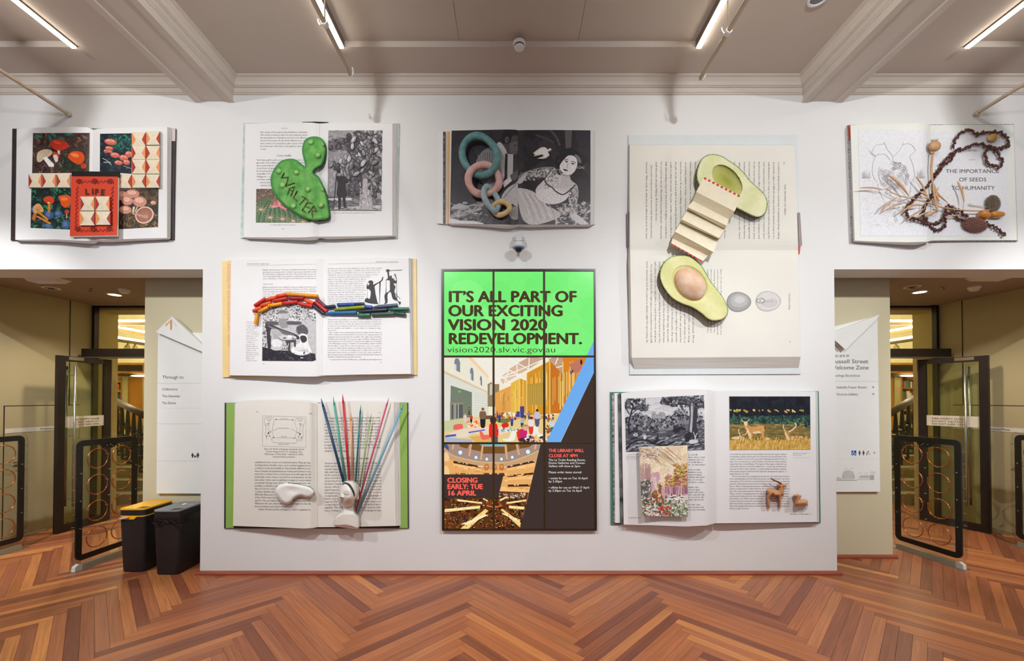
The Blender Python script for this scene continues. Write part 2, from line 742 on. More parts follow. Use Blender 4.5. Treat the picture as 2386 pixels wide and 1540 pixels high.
# ================================================================== THE ROOM
M_wall = mat('wall_white', (224, 223, 222), 0.55, var=0.015, scale=1.2, bump=0.03, bscale=40)
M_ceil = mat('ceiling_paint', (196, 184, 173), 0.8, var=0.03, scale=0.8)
M_corn = mat('cornice_paint', (206, 196, 186), 0.7, var=0.03, scale=1.5)
M_niche = mat('lobby_wall', (172, 158, 122), 0.55, var=0.03, scale=1.0)
M_ret = mat('return_wall', (202, 192, 160), 0.6, var=0.02, scale=1.0)
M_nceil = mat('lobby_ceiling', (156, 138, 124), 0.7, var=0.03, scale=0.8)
M_dark = mat('dark_bronze', (42, 34, 31), 0.4, metal=0.3, var=0.08)
M_black = mat('black_satin', (24, 22, 22), 0.4, var=0.1)
M_steel = mat('brushed_steel', (190, 190, 188), 0.25, metal=0.9, var=0.05, scale=30)
M_white = mat('white_plastic', (232, 231, 229), 0.4, var=0.02)
M_glass = mat_glass('door_glass', (236, 240, 226))
M_acr = mat_glass('clear_acrylic', (243, 245, 243))
M_print = mat_vcol('printed_ink', 0.5, 0.06, 60)
M_photo = mat_vcol('printed_photo', 0.42, 0.16, 70)
M_sign = mat_vcol('sign_lettering', 0.5, 0.03, 40)

ZC, ZR, ZL, ZN = 4.95, 5.005, 3.04, 3.11     # ceiling, raised ceiling panel, lintel, lobby ceiling
XL, XR = -3.106, 3.228                       # edges of the central wall
RL, RR = -4.06, 4.17                         # edges of the set-back walls
YR, YF = 0.43, 2.0                           # set-back wall, door frames
XS = 7.2                                     # hall half width

# --- floor: herringbone boards, each one a board
def wood_mat():
    m = bpy.data.materials.new('floor_timber')
    m.use_nodes = True
    nt = m.node_tree
    b = nt.nodes['Principled BSDF']
    oi = nt.nodes.new('ShaderNodeObjectInfo')
    geo = nt.nodes.new('ShaderNodeNewGeometry')
    at = nt.nodes.new('ShaderNodeAttribute')
    at.attribute_name = 'board'
    add = nt.nodes.new('ShaderNodeMath'); add.operation = 'ADD'
    nt.links.new(oi.outputs['Random'], add.inputs[0])
    nt.links.new(at.outputs['Fac'], add.inputs[1])
    fr = nt.nodes.new('ShaderNodeMath'); fr.operation = 'FRACT'
    nt.links.new(add.outputs[0], fr.inputs[0])
    cr = nt.nodes.new('ShaderNodeValToRGB')
    e = cr.color_ramp.elements
    e[0].color = lin((122, 68, 48)); e[1].color = lin((212, 140, 80))
    for p, c in ((0.2, (148, 86, 58)), (0.4, (168, 100, 62)), (0.6, (178, 108, 66)), (0.78, (158, 96, 66)), (0.9, (194, 124, 72))):
        x = e.new(p); x.color = lin(c)
    nt.links.new(fr.outputs[0], cr.inputs[0])
    tc = nt.nodes.new('ShaderNodeTexCoord')
    mp = nt.nodes.new('ShaderNodeMapping')
    mp.inputs['Scale'].default_value = (2.2, 60, 60)
    nt.links.new(tc.outputs['Object'], mp.inputs[0])
    off = nt.nodes.new('ShaderNodeVectorMath'); off.operation = 'ADD'
    comb = nt.nodes.new('ShaderNodeCombineXYZ')
    ml = nt.nodes.new('ShaderNodeMath'); ml.operation = 'MULTIPLY'; ml.inputs[1].default_value = 57.0
    nt.links.new(fr.outputs[0], ml.inputs[0])
    nt.links.new(ml.outputs[0], comb.inputs[2])
    nt.links.new(mp.outputs[0], off.inputs[0]); nt.links.new(comb.outputs[0], off.inputs[1])
    n = nt.nodes.new('ShaderNodeTexNoise')
    n.inputs['Scale'].default_value = 1.0; n.inputs['Detail'].default_value = 6; n.inputs['Distortion'].default_value = 0.6
    nt.links.new(off.outputs[0], n.inputs['Vector'])
    mr = nt.nodes.new('ShaderNodeMapRange')
    mr.inputs['From Min'].default_value = 0.3; mr.inputs['From Max'].default_value = 0.7
    mr.inputs['To Min'].default_value = 0.74; mr.inputs['To Max'].default_value = 1.16
    nt.links.new(n.outputs['Fac'], mr.inputs['Value'])
    mx = nt.nodes.new('ShaderNodeMix'); mx.data_type = 'RGBA'; mx.blend_type = 'MULTIPLY'; mx.inputs[0].default_value = 1
    nt.links.new(cr.outputs[0], mx.inputs[6]); nt.links.new(mr.outputs[0], mx.inputs[7])
    nt.links.new(mx.outputs[2], b.inputs['Base Color'])
    b.inputs['Roughness'].default_value = 0.36
    b.inputs['Specular IOR Level'].default_value = 0.4
    bp = nt.nodes.new('ShaderNodeBump'); bp.inputs['Strength'].default_value = 0.05; bp.inputs['Distance'].default_value = 0.01
    nt.links.new(n.outputs['Fac'], bp.inputs['Height']); nt.links.new(bp.outputs[0], b.inputs['Normal'])
    return m
M_wood = wood_mat()
M_gap = mat('floor_gap', (40, 27, 20), 0.9)
floor_o = struct('floor', *(lambda m: (m.v, m.f))(MB().box((-9, -6, -0.06), (9, 8, -0.03))), M_gap)
LB, WB, GAP = 1.167, 0.0764, 0.0016
bm = bmesh.new()
bmesh.ops.create_cube(bm, size=1)
for v in bm.verts:
    v.co = Vector((v.co.x * (LB - GAP), v.co.y * (WB - GAP), v.co.z * 0.03 - 0.015))
plank_me = bpy.data.meshes.new('plank')
bm.to_mesh(plank_me); bm.free()
plank_me.materials.append(M_wood)
pl = []
for k in range(-160, 160):
    for m_ in range(-8, 9):
        for vert in (0, 1):
            a0, b0 = k * WB + m_ * LB, k * WB - m_ * LB
            ca, cb = (a0 + WB / 2, b0 + WB + LB / 2) if vert else (a0 + LB / 2, b0 + WB / 2)
            X, Y = (ca - cb) / math.sqrt(2) - 1.16, (ca + cb) / math.sqrt(2) - 2.0
            if abs(X) > 8.6 or Y < -5.5 or Y > 3.4:
                continue
            ang = R(135 if vert else 45)
            du = Vector((math.cos(ang), math.sin(ang), 0)) * LB / 2
            see = 0
            for t in (-1, -0.5, 0, 0.5, 1):
                p = Vector((X, Y, 0)) + du * t
                q = proj(p)
                hid = p.y > 0.02 and (XL - 0.0 < p.x < XR) or p.y > YR and (RL < p.x < RR)
                # behind the central wall or outside the frame?
                if q and -20 < q[0] < W + 20 and q[1] < H + 40 and not hid:
                    if p.y > 0.02:
                        s = -D / (p.y + D)
                        xw = p.x * D / (p.y + D)
                        if XL < xw < XR:
                            continue
                    see += 1
            dep = Y + D
            pl.append((see > 0, -see / dep ** 2, X, Y, ang))
vis = sorted([p for p in pl if p[0]], key=lambda p: p[1])
near, rest = vis[:300], vis[300:] + [p for p in pl if not p[0]]
rb = random.Random(3)
for (_, _, X, Y, ang) in near:
    o = bpy.data.objects.new('plank', plank_me)
    COL.objects.link(o)
    o.location = (X, Y, rb.uniform(-0.0006, 0.0))
    o.rotation_euler = (0, 0, ang)
    o.parent = floor_o
bmv, bmf, bat = [], [], []
for (_, _, X, Y, ang) in rest:
    c, s = math.cos(ang), math.sin(ang)
    n = len(bmv)
    for (u, w) in ((-1, -1), (1, -1), (1, 1), (-1, 1)):
        a, b = u * (LB - GAP) / 2, w * (WB - GAP) / 2
        for z in (0.0, -0.03):
            bmv.append((X + a * c - b * s, Y + a * s + b * c, z))
    bmf += [(n, n + 2, n + 4, n + 6)] + [(n + 2 * i, n + 2 * i + 1, n + (2 * i + 3) % 8, n + (2 * i + 2) % 8) for i in range(4)]
    bat += [rb.random()] * 5
fo = obj('floor_boards', bmv, bmf, M_wood, floor_o)
fo['kind'] = 'stuff'
att = fo.data.attributes.new('board', 'FLOAT', 'FACE')
att.data.foreach_set('value', bat)

# --- walls
def sbox(name, a, b, m, **kw):
    q = MB().box(a, b)
    return struct(name, q.v, q.f, m, **kw)
sbox('wall_front', (XL, 0, 0.0), (XR, 0.2, ZL), M_wall, label='white wall hung with giant open books around the video wall', cat='wall')
sbox('wall_front_top', (-XS, 0, ZL), (XS, 0.3, 5.1), M_wall, label='white wall band above both lobby openings', cat='wall')
sbox('wall_left', (-XS - 0.15, -5.6, 0), (-XS, 0.3, 5.1), M_wall)
sbox('wall_right', (XS, -5.6, 0), (XS + 0.15, 0.3, 5.1), M_wall)
sbox('wall_return_left', (RL, YR, 0), (-2.9, YF + 0.1, ZN), M_ret, label='beige set-back wall carrying the Through to sign', cat='wall')
sbox('wall_return_right', (3.0, YR, 0), (RR, YF + 0.1, ZN), M_ret, label='beige set-back wall carrying the Welcome Zone sign', cat='wall')
# slanting lobby walls
def slant(name, a, b, t):
    q = MB()
    q.hexa([(a[0], a[1], 0), (b[0], b[1], 0), (b[0], b[1], ZN + 0.1), (a[0], a[1], ZN + 0.1)],
           [(a[0] + t, a[1], 0), (b[0] + t, b[1], 0), (b[0] + t, b[1], ZN + 0.1), (a[0] + t, a[1], ZN + 0.1)])
    return struct(name, q.v, q.f, M_niche)
LA, LBk = (-6.26, 0.3), (-6.17, YF)
RA, RBk = (6.42, 0.3), (6.26, YF)
slant('wall_lobby_left', LA, LBk, -0.15)
slant('wall_lobby_right', RA, RBk, 0.15)
sbox('wall_outer_left', (-XS, 0, 0), (-6.26, 0.3, ZL), M_wall)
sbox('wall_outer_right', (6.42, 0, 0), (XS, 0.3, ZL), M_wall)
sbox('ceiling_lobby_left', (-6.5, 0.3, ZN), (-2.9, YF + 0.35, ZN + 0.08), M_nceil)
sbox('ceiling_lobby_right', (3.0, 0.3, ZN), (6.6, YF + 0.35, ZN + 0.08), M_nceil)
for nm, x0, x1 in (('trim_1', -6.2, RL), ('trim_2', RR, 6.12)):
    sbox(nm, (x0, 1.93, ZN - 0.006), (x1, 1.95, ZN), M_corn)
# panel joints of the slanting walls
def joint(nm, a, b, t0, z0, z1, sgn):
    p, q = Vector((a[0], a[1], 0)).lerp(Vector((b[0], b[1], 0)), t0), Vector((a[0], a[1], 0)).lerp(Vector((b[0], b[1], 0)), t0 + 0.006)
    o = Vector((0.004 * sgn, 0, 0))
    m = MB().hexa([(p.x, p.y, z0), (q.x, q.y, z0), (q.x, q.y, z1), (p.x, p.y, z1)], [tuple(Vector((v.x, v.y, z)) + o) for v, z in ((p, z0), (q, z0), (q, z1), (p, z1))])
    return struct(nm, m.v, m.f, M_dark)
joint('trim_3', LA, LBk, 0.80, 0, ZN, 1)
joint('trim_4', RA, RBk, 0.80, 0, ZN, -1)

# skirting beads
M_skirt = mat('skirting_timber', (150, 76, 52), 0.35, var=0.15, scale=3, stretch=(1, 20, 20))
def bead(name, pts):
    q = MB()
    prof = [(0, 0), (-0.032, 0), (-0.034, 0.016), (-0.026, 0.03), (0, 0.034)]
    (x0, y0), (x1, y1) = pts
    a = [(x0, y0 + p[0], p[1]) for p in prof]
    q.prism(a, (x1 - x0, y1 - y0, 0))
    return struct(name, q.v, q.f, M_skirt)
bead('baseboard_front', ((XL - 0.03, -0.001), (XR + 0.03, -0.001)))
bead('baseboard_left', ((RL - 0.03, YR - 0.001), (XL, YR - 0.001)))
bead('baseboard_right', ((XR, YR - 0.001), (RR + 0.03, YR - 0.001)))

# --- ceiling, raised panels, cornice, beams
YB = -5.6
rec = [(-XS, -3.96), (-1.58, 1.72), (4.11, XS)]
q = MB()
q.box((-XS, -0.41, ZC), (XS, 0, ZC + 0.1))
for x0, x1 in ((rec[0][1], rec[1][0]), (rec[1][1], rec[2][0])):
    q.box((x0, YB, ZC), (x1, -0.41, ZC + 0.1))
ceil_o = struct('ceiling', q.v, q.f, M_ceil)
for (x0, x1), cuts in zip(rec, ([-5.4], [-0.486, 0.60], [5.6])):
    xs = [x0] + cuts + [x1]
    for a, b in zip(xs, xs[1:]):
        MB().box((a + 0.0015, YB, ZR), (b - 0.0015, -0.41, ZR + 0.04)).build('ceiling_panel', M_ceil, ceil_o)
cprof = [(0, 4.805), (-0.012, 4.805), (-0.012, 4.815), (-0.022, 4.82), (-0.022, 4.862), (-0.034, 4.864), (-0.034, 4.872), (-0.044, 4.875), (-0.052, 4.905), (-0.075, 4.93), (-0.098, 4.937), (-0.098, 4.952), (0, 4.952)]
BL_, BR_ = (-3.196, -2.806), (2.917, 3.322)
for i, (x0, x1) in enumerate(((-XS, BL_[0]), (BL_[1], BR_[0]), (BR_[1], XS))):
    q = MB().prism([(x0, p[0], p[1]) for p in cprof], (x1 - x0, 0, 0))
    struct('trim_%d' % (5 + i), q.v, q.f, M_corn)
def beam(name, x0, x1):
    """cross-section in x and z run along y"""
    zb = 4.725
    half = [(0.0, zb + 0.012), (0.0, zb + 0.012)]
    c = (x0 + x1) / 2
    w = (x1 - x0) / 2
    s = [(w - 0.065, zb + 0.014), (w - 0.06, zb), (w, zb), (w, zb + 0.016), (w - 0.012, zb + 0.02), (w - 0.012, 4.80), (w, 4.805), (w, 4.815), (w + 0.01, 4.82), (w + 0.01, 4.862), (w + 0.022, 4.864), (w + 0.022, 4.872), (w + 0.032, 4.875), (w + 0.04, 4.905), (w + 0.063, 4.93), (w + 0.086, 4.937), (w + 0.086, 4.955)]
    prof = [(c + a, z) for a, z in s] + [(c - a, z) for a, z in s[::-1]]
    q = MB().prism([(a, 0.0, z) for a, z in prof], (0, YB, 0))
    return struct(name, q.v, q.f, M_corn)
beam('beam_left', *BL_)
beam('beam_right', *BR_)

# --- light strips along the raised panels
M_tube = mat_emit('light_strip_diffuser', (255, 244, 224), TUBE_E)
M_alu = mat('strip_housing', (150, 140, 128), 0.4, metal=0.5)
for x, s, lab in ((-3.96, -1, 'glowing ceiling light strip at far left, outside the left beam'), (-1.58, 1, 'glowing ceiling light strip just left of the smoke detector'),
                  (1.72, -1, 'glowing ceiling light strip just right of the smoke detector'), (4.11, 1, 'glowing ceiling light strip at far right, outside the right beam')):
    t = thing('light_strip', lab, 'light', (x, -0.45, ZC), 'ceiling light strips')
    MB().box((x, YB, ZC - 0.012), (x + s * 0.05, -0.415, ZR)).build('housing', M_alu, t)
    MB().box((x + s * 0.006, YB + 0.01, ZC - 0.024), (x + s * 0.044, -0.42, ZC - 0.011)).build('diffuser', M_tube, t)

# --- suspended rails with spots behind the viewer
M_rail = mat('rail_paint', (196, 180, 160), 0.4, var=0.05)
ZRA = 4.6
def rail(x, yend, lab, aims, endcap, hang, ZRA=ZRA):
    t = thing('lighting_rail', lab, 'lighting rail', (x, yend, ZRA))
    MB().tube([(x, yend, ZRA), (x, YB, ZRA)], 0.017, 10).build('pipe', M_rail, t, 'auto')
    for y in hang:
        MB().tube([(x, y, ZRA), (x, y, ZR)], 0.006, 8).build('hanger_rod', M_rail, t, 'auto')
        q = MB().lathe([(0.024, -0.02), (0.026, 0), (0.024, 0.02)], (x, y, ZRA), (0, 1, 0), 12)
        q.tube([(x - 0.03, y, ZRA - 0.015), (x - 0.045, y, ZRA + 0.005), (x - 0.05, y, ZRA + 0.03)], 0.007, 6)
        q.build('clamp', M_white, t, 'auto')
    if endcap:
        q = MB().tube([(x, yend + 0.02, ZRA + 0.005), (x + 0.015, yend + 0.01, ZRA - 0.01), (x + 0.03, yend - 0.01, ZRA + 0.01), (x + 0.028, yend - 0.02, ZRA + 0.04)], 0.008, 6)
        q.build('end_hook', M_white, t, True)
    else:
        MB().lathe([(0.024, 0), (0.026, -0.02), (0.02, -0.025)], (x, yend - 0.001, ZRA), (0, 1, 0), 12).build('flange', M_rail, t, 'auto')
    for k, (y, tgt, w, an) in enumerate(aims):
        d = (Vector(tgt) - Vector((x, y, ZRA - 0.12))).normalized()
        c = Vector((x, y, ZRA - 0.12))
        sp = MB().lathe([(0.02, -0.1), (0.045, -0.09), (0.05, 0.06), (0.045, 0.06), (0.04, 0.0)], c, d, 16).build('spot_head', M_black, t, 'auto')
        MB().tube([(x, y, ZRA), c - d * 0.05], 0.01, 6).build('spot_arm', M_black, t)
        spot_light('spot_lamp', c + d * 0.07, tgt, w, an, 1.0, 0.03, (0.965, 0.99, 1.01), t)
S = SPOT_W
rail(-1.379, -0.667, 'thin suspended lighting rail beside the strip left of centre', [(-3.4, (-2.3, 0, 3.8), S * .95, 100), (-3.4, (-0.9, 0, 0.3), S * 1.75, 84)], True, (-1.15, -2.6), 4.5)
rail(1.62, -0.62, 'thin suspended lighting rail beside the strip right of centre', [(-3.4, (2.4, 0, 3.8), S * .95, 100), (-3.4, (1.0, 0, 0.3), S * 1.75, 84)], True, (-1.08, -2.6), 4.5)
rail(-4.46, -0.005, 'lighting rail running into the wall above the mushroom book', [(-3.4, (-4.2, 0, 4.0), S * .9, 100), (-3.4, (-2.6, 0, 0.4), S * 1.45, 80), (-2.6, (-6.0, 1.0, 0.5), S * 3.2, 60)], False, (-0.62, -2.6))
rail(4.65, -0.02, 'lighting rail running into the wall above the seed book', [(-3.4, (4.4, 0, 4.0), S * .9, 100), (-3.4, (2.7, 0, 0.4), S * 1.45, 80), (-2.6, (6.1, 1.0, 0.5), S * 2.4, 60)], False, (-0.9, -2.6))

# --- small ceiling things
t = UZ(1210, 100, ZC)
d_ = thing('smoke_detector', 'round white smoke detector at the middle of the main ceiling', 'detector', t)
MB().lathe([(0.056, 0.0), (0.056, -0.018), (0.05, -0.026)], t, (0, 0, 1), 24).build('base', M_white, d_, 'auto')
MB().lathe([(0.043, -0.026), (0.043, -0.036)], t, (0, 0, 1), 24).build('vent_ring', M_black, d_, 'auto')
MB().lathe([(0.044, -0.036), (0.044, -0.046), (0.034, -0.055)], t, (0, 0, 1), 24).build('cap', M_white, d_, 'auto')
t = UZ(1907, -6, ZC)
d_ = thing('ceiling_speaker', 'round ceiling speaker with grey grille at the top edge by the right beam', 'speaker', t)
q = MB(); q.lathe([(0.075, 0.0), (0.075, -0.012), (0.058, -0.014), (0.056, 0.0)], t, (0, 0, 1), 28)
q.build('rim', M_white, d_, 'auto')
MB().lathe([(0.056, -0.004), (0.04, -0.008)], t, (0, 0, 1), 24).build('grille', mat('speaker_grille', (120, 122, 130), 0.6), d_, 'auto')

# CCTV dome between the photo book and the video wall
c0 = U(1208, 590, -0.1)
cc = thing('security_camera', 'white dome security camera above the video wall', 'camera', U(1208, 570, 0))
Mg = mat('camera_grey', (206, 208, 210), 0.4)
q = MB().prism([U(x, y, -0.001) for x, y in ((1199, 550), (1218, 550), (1219, 564), (1198, 564))], (0, -0.05, 0))
q.prism([U(x, y, -0.05) for x, y in ((1202, 551), (1215, 551), (1216, 566), (1201, 566))], (0, -0.07, 0))
q.build('bracket', Mg, cc)
ctr = U(1208.5, 565, -0.13)
MB().lathe([(0.05, 0.0), (0.066, -0.012), (0.067, -0.036), (0.062, -0.05), (0.058, -0.052)], ctr, (0, 0, 1), 28).build('housing', Mg, cc, 'auto')
MB().lathe([(0.058, -0.05), (0.055, -0.06), (0.04, -0.062)], ctr, (0, 0, 1), 28).build('ring', mat('camera_blue', (120, 140, 200), 0.3), cc, 'auto')
MB().ellipsoid(ctr + Vector((0, 0, -0.062)), (0.037, 0, 0), (0, 0.037, 0), (0, 0, 0.037), 20, 12).build('dome', mat('camera_dome', (12, 16, 34), 0.08, spec=0.8), cc, True)
# ================================================================== THE GIANT BOOKS
M_paper = mat('book_paper', (229, 228, 228), 0.6, var=0.012, scale=3)
M_cream = mat('book_paper_cream', (226, 222, 213), 0.6, var=0.015, scale=3)
M_edge = mat('page_edges', (214, 211, 208), 0.7, var=0.16, scale=60, stretch=(4, 4, 0.02))
M_edge_h = mat('page_edges_level', (212, 208, 202), 0.7, var=0.16, scale=60, stretch=(0.02, 4, 4))

class Page:
    curved, cell = True, 4.0
    def __init__(s, Z, top, bot, prof, ax=0):
        s.top, s.bot = [Z(*p) for p in top], [Z(*p) for p in bot]
        s.prof, s.ax = prof, ax
    def u(s, x, y):
        a, b = s.ax, 1 - s.ax
        p = (x, y)
        def at(k):
            t, q = s.top[k], s.bot[k]
            v = (p[b] - t[b]) / (q[b] - t[b])
            return t[a] + (q[a] - t[a]) * v
        o, e = at(0), at(-1)
        return max(0.0, min(1.0, (p[a] - o) / (e - o)))
    def P(s, x, y, lift=0.0):
        p = (x, y)[s.ax]
        c0 = math.floor(p / s.cell) * s.cell
        t = (p - c0) / s.cell
        e = [smooth_prof(s.prof, s.u(*((c, y) if s.ax == 0 else (x, c)))) for c in (c0, c0 + s.cell)]
        return U(x, y, -(lerp(e[0], e[1], t) + lift))
    def edge(s, line, u):
        a = s.ax
        q = line[0][a] + (line[-1][a] - line[0][a]) * u
        if a == 0:
            return (q, interp(line, q))
        return (interp([(p[1], p[0]) for p in line], q), q)

def page_block(pg, fore, m, me, parent, name, back=0.016, n=60):
    """fore: the two far corners of the stack's outer edge (top, bottom), in photo pixels"""
    V, Fc = [], []
    for i in range(n + 1):
        u = i / n
        for line in (pg.top, pg.bot):
            V.append(pg.P(*pg.edge(line, u)))
    for i in range(n + 1):
        u = i / n
        for k, line in enumerate((pg.top, pg.bot)):
            if i == 0:
                V.append(U(fore[k][0], fore[k][1], -back))
            else:
                p = V[2 * i + k]
                V.append(Vector((p.x, -back, p.z)))
    B = 2 * (n + 1)
    for i in range(n):
        a = 2 * i
        Fc.append((a, a + 2, a + 3, a + 1))
        Fc.append((a, B + a, B + a + 2, a + 2))
        Fc.append((a + 3, B + a + 3, B + a + 1, a + 1))
        Fc.append((B + a + 1, B + a + 3, B + a + 2, B + a))
    Fc.append((2 * n, B + 2 * n, B + 2 * n + 1, 2 * n + 1))
    me_ = bpy.data.meshes.new(name)
    # make the printed side face the viewer
    a, b, c = V[0], V[2], V[3]
    if (b - a).cross(c - a).y > 0:
        Fc = [f[::-1] for f in Fc]
    o = obj(name, V, Fc, m, parent)
    # fore-edge, in a few slightly stepped gatherings
    q = MB()
    A, Bq, C, Dq = V[0], V[1], V[B + 1], V[B]
    K = 5
    rr = random.Random(len(name) + int(abs(A.x) * 100))
    prev = (A, Bq)
    for k in range(1, K + 1):
        t = k / K
        j = Vector((rr.uniform(-0.002, 0.002), 0, 0)) if k < K else Vector((0, 0, 0))
        p0, p1 = A.lerp(Dq, t) + j, Bq.lerp(C, t) + j
        q.add([prev[0], prev[1], p1, p0], [(0, 1, 2, 3)])
        prev = (p0, p1)
    q.build('page_edges', me, o)
    return o

def cover_board(Z, quad, m, parent, name='cover', d=0.014):
    pts = [U(*Z(*p), -d) for p in quad]
    return MB().prism(pts, (0, d - 0.001, 0)).build(name, m, parent)
def strip(Z, quad, m, parent, name, d, th=0.004):
    pts = [U(*Z(*p), -d) for p in quad]
    return MB().prism(pts, (0, th, 0)).build(name, m, parent)

def greek(pr, x, y, width, size, col, up=(0, -1), right=(1, 0), seed=None):
    """a line of type too small to be read"""
    r = pr.rnd
    X, Y = pr.Z(x, y)
    k = pr.Z(1, 0)[0] - pr.Z(0, 0)[0]
    size *= k; width *= k
    em = size * 0.56
    t = 0.0
    cc = lin(tuple(min(255, v + 34) for v in col))
    while t < width - em:
        L = r.choice((2, 3, 3, 4, 5, 5, 6, 7, 8, 9))
        for i in range(L):
            if t > width:
                break
            h = size * (0.66 if r.random() < 0.7 else 1.0)
            dn = -size * 0.25 if r.random() < 0.08 else 0
            w = em * (0.62 if r.random() < 0.8 else 0.3)
            n = len(pr.v)
            for a, b in ((t, dn), (t + w * 0.45, dn), (t + w * 0.45, h), (t, h)):
                pr.v.append(pr.surf.P(X + a * right[0] + b * up[0], Y + a * right[1] + b * up[1], pr.lay))
            pr.f.append((n, n + 1, n + 2, n + 3)); pr.c.append(cc)
            n = len(pr.v)
            h2 = size * r.choice((.3, .62, .66))
            for a, b in ((t + w * .7, h2 * .1), (t + w, 0), (t + w, h2), (t + w * .3, h2)):
                pr.v.append(pr.surf.P(X + a * right[0] + b * up[0], Y + a * right[1] + b * up[1], pr.lay))
            pr.f.append((n, n + 1, n + 2, n + 3)); pr.c.append(cc)
            t += em
        t += em * 0.8
def para(pr, lines, x, y, dy, size, col, width, shear=0.0, full=None, bold=0.0):
    full = full or max(len(l) for l in lines if l)
    for l in lines:
        if l:
            w = None if len(l) < full * 0.86 else width
            if w:
                pr.text(l, x, y, size, col, width=w, res=1, shear=shear, bold=bold)
            else:
                pr.text(l, x, y, size, col, width=width * len(l) / full, res=1, shear=shear, bold=bold)
        y += dy
INK = (92, 86, 88)
GREY = (128, 124, 124)

def new_book(label, loc_px, loc_d=0.0):
    return thing('open_book', label, 'book', U(loc_px[0], loc_px[1], -loc_d), 'giant open books on the wall')
PROF_L = [(0, .055), (.25, .066), (.55, .084), (.82, .104), (.93, .104), (.985, .082), (1, .07)]
PROF_R = [(0, .06), (.3, .067), (.6, .078), (.85, .09), (.95, .088), (.99, .076), (1, .07)]

# ------------------------------------------------------------------ 1 mushrooms
Z = Z1 = zoom(0, 270, 4.8136)
b1 = new_book('giant open book of mushroom photographs at upper left', Z(1040, 1390))
Mc1 = mat('mushroom_book_cover', (62, 44, 44), 0.5, var=0.5, scale=14, var_col=(38, 40, 44))
cover_board(Z, [(138, 143), (1968, 140), (1947, 1388), (120, 1397)], Mc1, b1)
strip(Z, [(1925, 138), (1966, 138), (1963, 282), (1922, 282)], mat('cover_label', (205, 195, 192), 0.5), b1, 'cover_panel', 0.018)
p1l = Page(Z, [(192, 145), (500, 130), (800, 122), (980, 128), (1045, 155)], [(175, 1390), (600, 1385), (850, 1398), (980, 1402), (1040, 1388)], PROF_L)
p1r = Page(Z, [(1875, 124), (1500, 128), (1200, 138), (1100, 145), (1045, 155)], [(1872, 1368), (1500, 1378), (1200, 1388), (1040, 1390)], PROF_R)
page_block(p1l, [Z(186, 146), Z(170, 1388)], M_paper, M_edge, b1, 'left_pages')
page_block(p1r, [Z(1928, 138), Z(1915, 1378)], M_paper, M_edge, b1, 'right_pages')
def mushroom(pr, x, y, w, h, col, stem=None, hi=None, rot=0):
    if stem:
        pr.poly([(x - w * .16, y), (x + w * .16, y), (x + w * .2 + stem[0], y + stem[1]), (x - w * .15 + stem[0], y + stem[1])], stem[2])
    pr.ell(x, y, w, h, col, rot)
    pr.ell(x, y + h * .55, w * .92, h * .4, tuple(int(c * .78) for c in col), rot)
    if hi:
        pr.ell(x - w * .2, y - h * .35, w * .45, h * .3, hi, rot)
# upper left picture
q = [(370, 193), (1005, 190), (998, 640), (360, 642)]
pr = Print(p1l, Z, q, seed=2)
pr.poly(q, (66, 48, 44))
pr.scatter(360, 190, 1005, 645, 260, 8, 34, [(92, 66, 56), (52, 38, 38), (112, 80, 66), (40, 30, 34), (78, 58, 58), (128, 96, 78)], 0.4)
pr.scatter(640, 450, 900, 620, 60, 10, 30, [(34, 56, 40), (26, 44, 36), (48, 70, 46)], 0.6)
for x, y, a in ((430, 232, 10), (600, 215, 40), (770, 208, -5), (690, 258, 25), (560, 250, 70)):
    pr.ell(x, y, 52, 20, (38, 92, 84), a); pr.ell(x + 4, y - 4, 34, 9, (64, 128, 118), a)
pr.poly([(640, 375), (672, 375), (676, 430), (650, 432)], (214, 206, 196))
pr.blob([(563, 300), (610, 262), (690, 268), (764, 312), (758, 350), (700, 384), (630, 382), (578, 345)], (206, 54, 34))
pr.ell(640, 300, 45, 16, (226, 92, 62), 15)
pr.blob([(412, 485), (420, 420), (470, 382), (545, 376), (588, 405), (560, 450), (500, 480), (455, 515), (425, 515)], (205, 186, 158))
for k in range(9):
    pr.line([(500, 455), (425 + k * 18, 505 - k * 14)], 3, (176, 152, 124))
pr.poly([(480, 470), (520, 455), (608, 545), (600, 575), (550, 570)], (232, 230, 226))
pr.blob([(585, 420), (620, 405), (660, 432), (655, 480), (600, 470)], (196, 70, 46)); pr.blob([(600, 440), (640, 440), (650, 500), (625, 520), (605, 480)], (222, 214, 204))
pr.blob([(762, 460), (790, 412), (850, 395), (920, 412), (948, 465), (930, 520), (880, 545), (810, 512)], (214, 78, 30))
pr.ell(840, 440, 50, 22, (240, 130, 70), 15)
pr.ell(938, 562, 32, 30, (196, 60, 34))
pr.build('mushroom_photo', M_photo, b1)
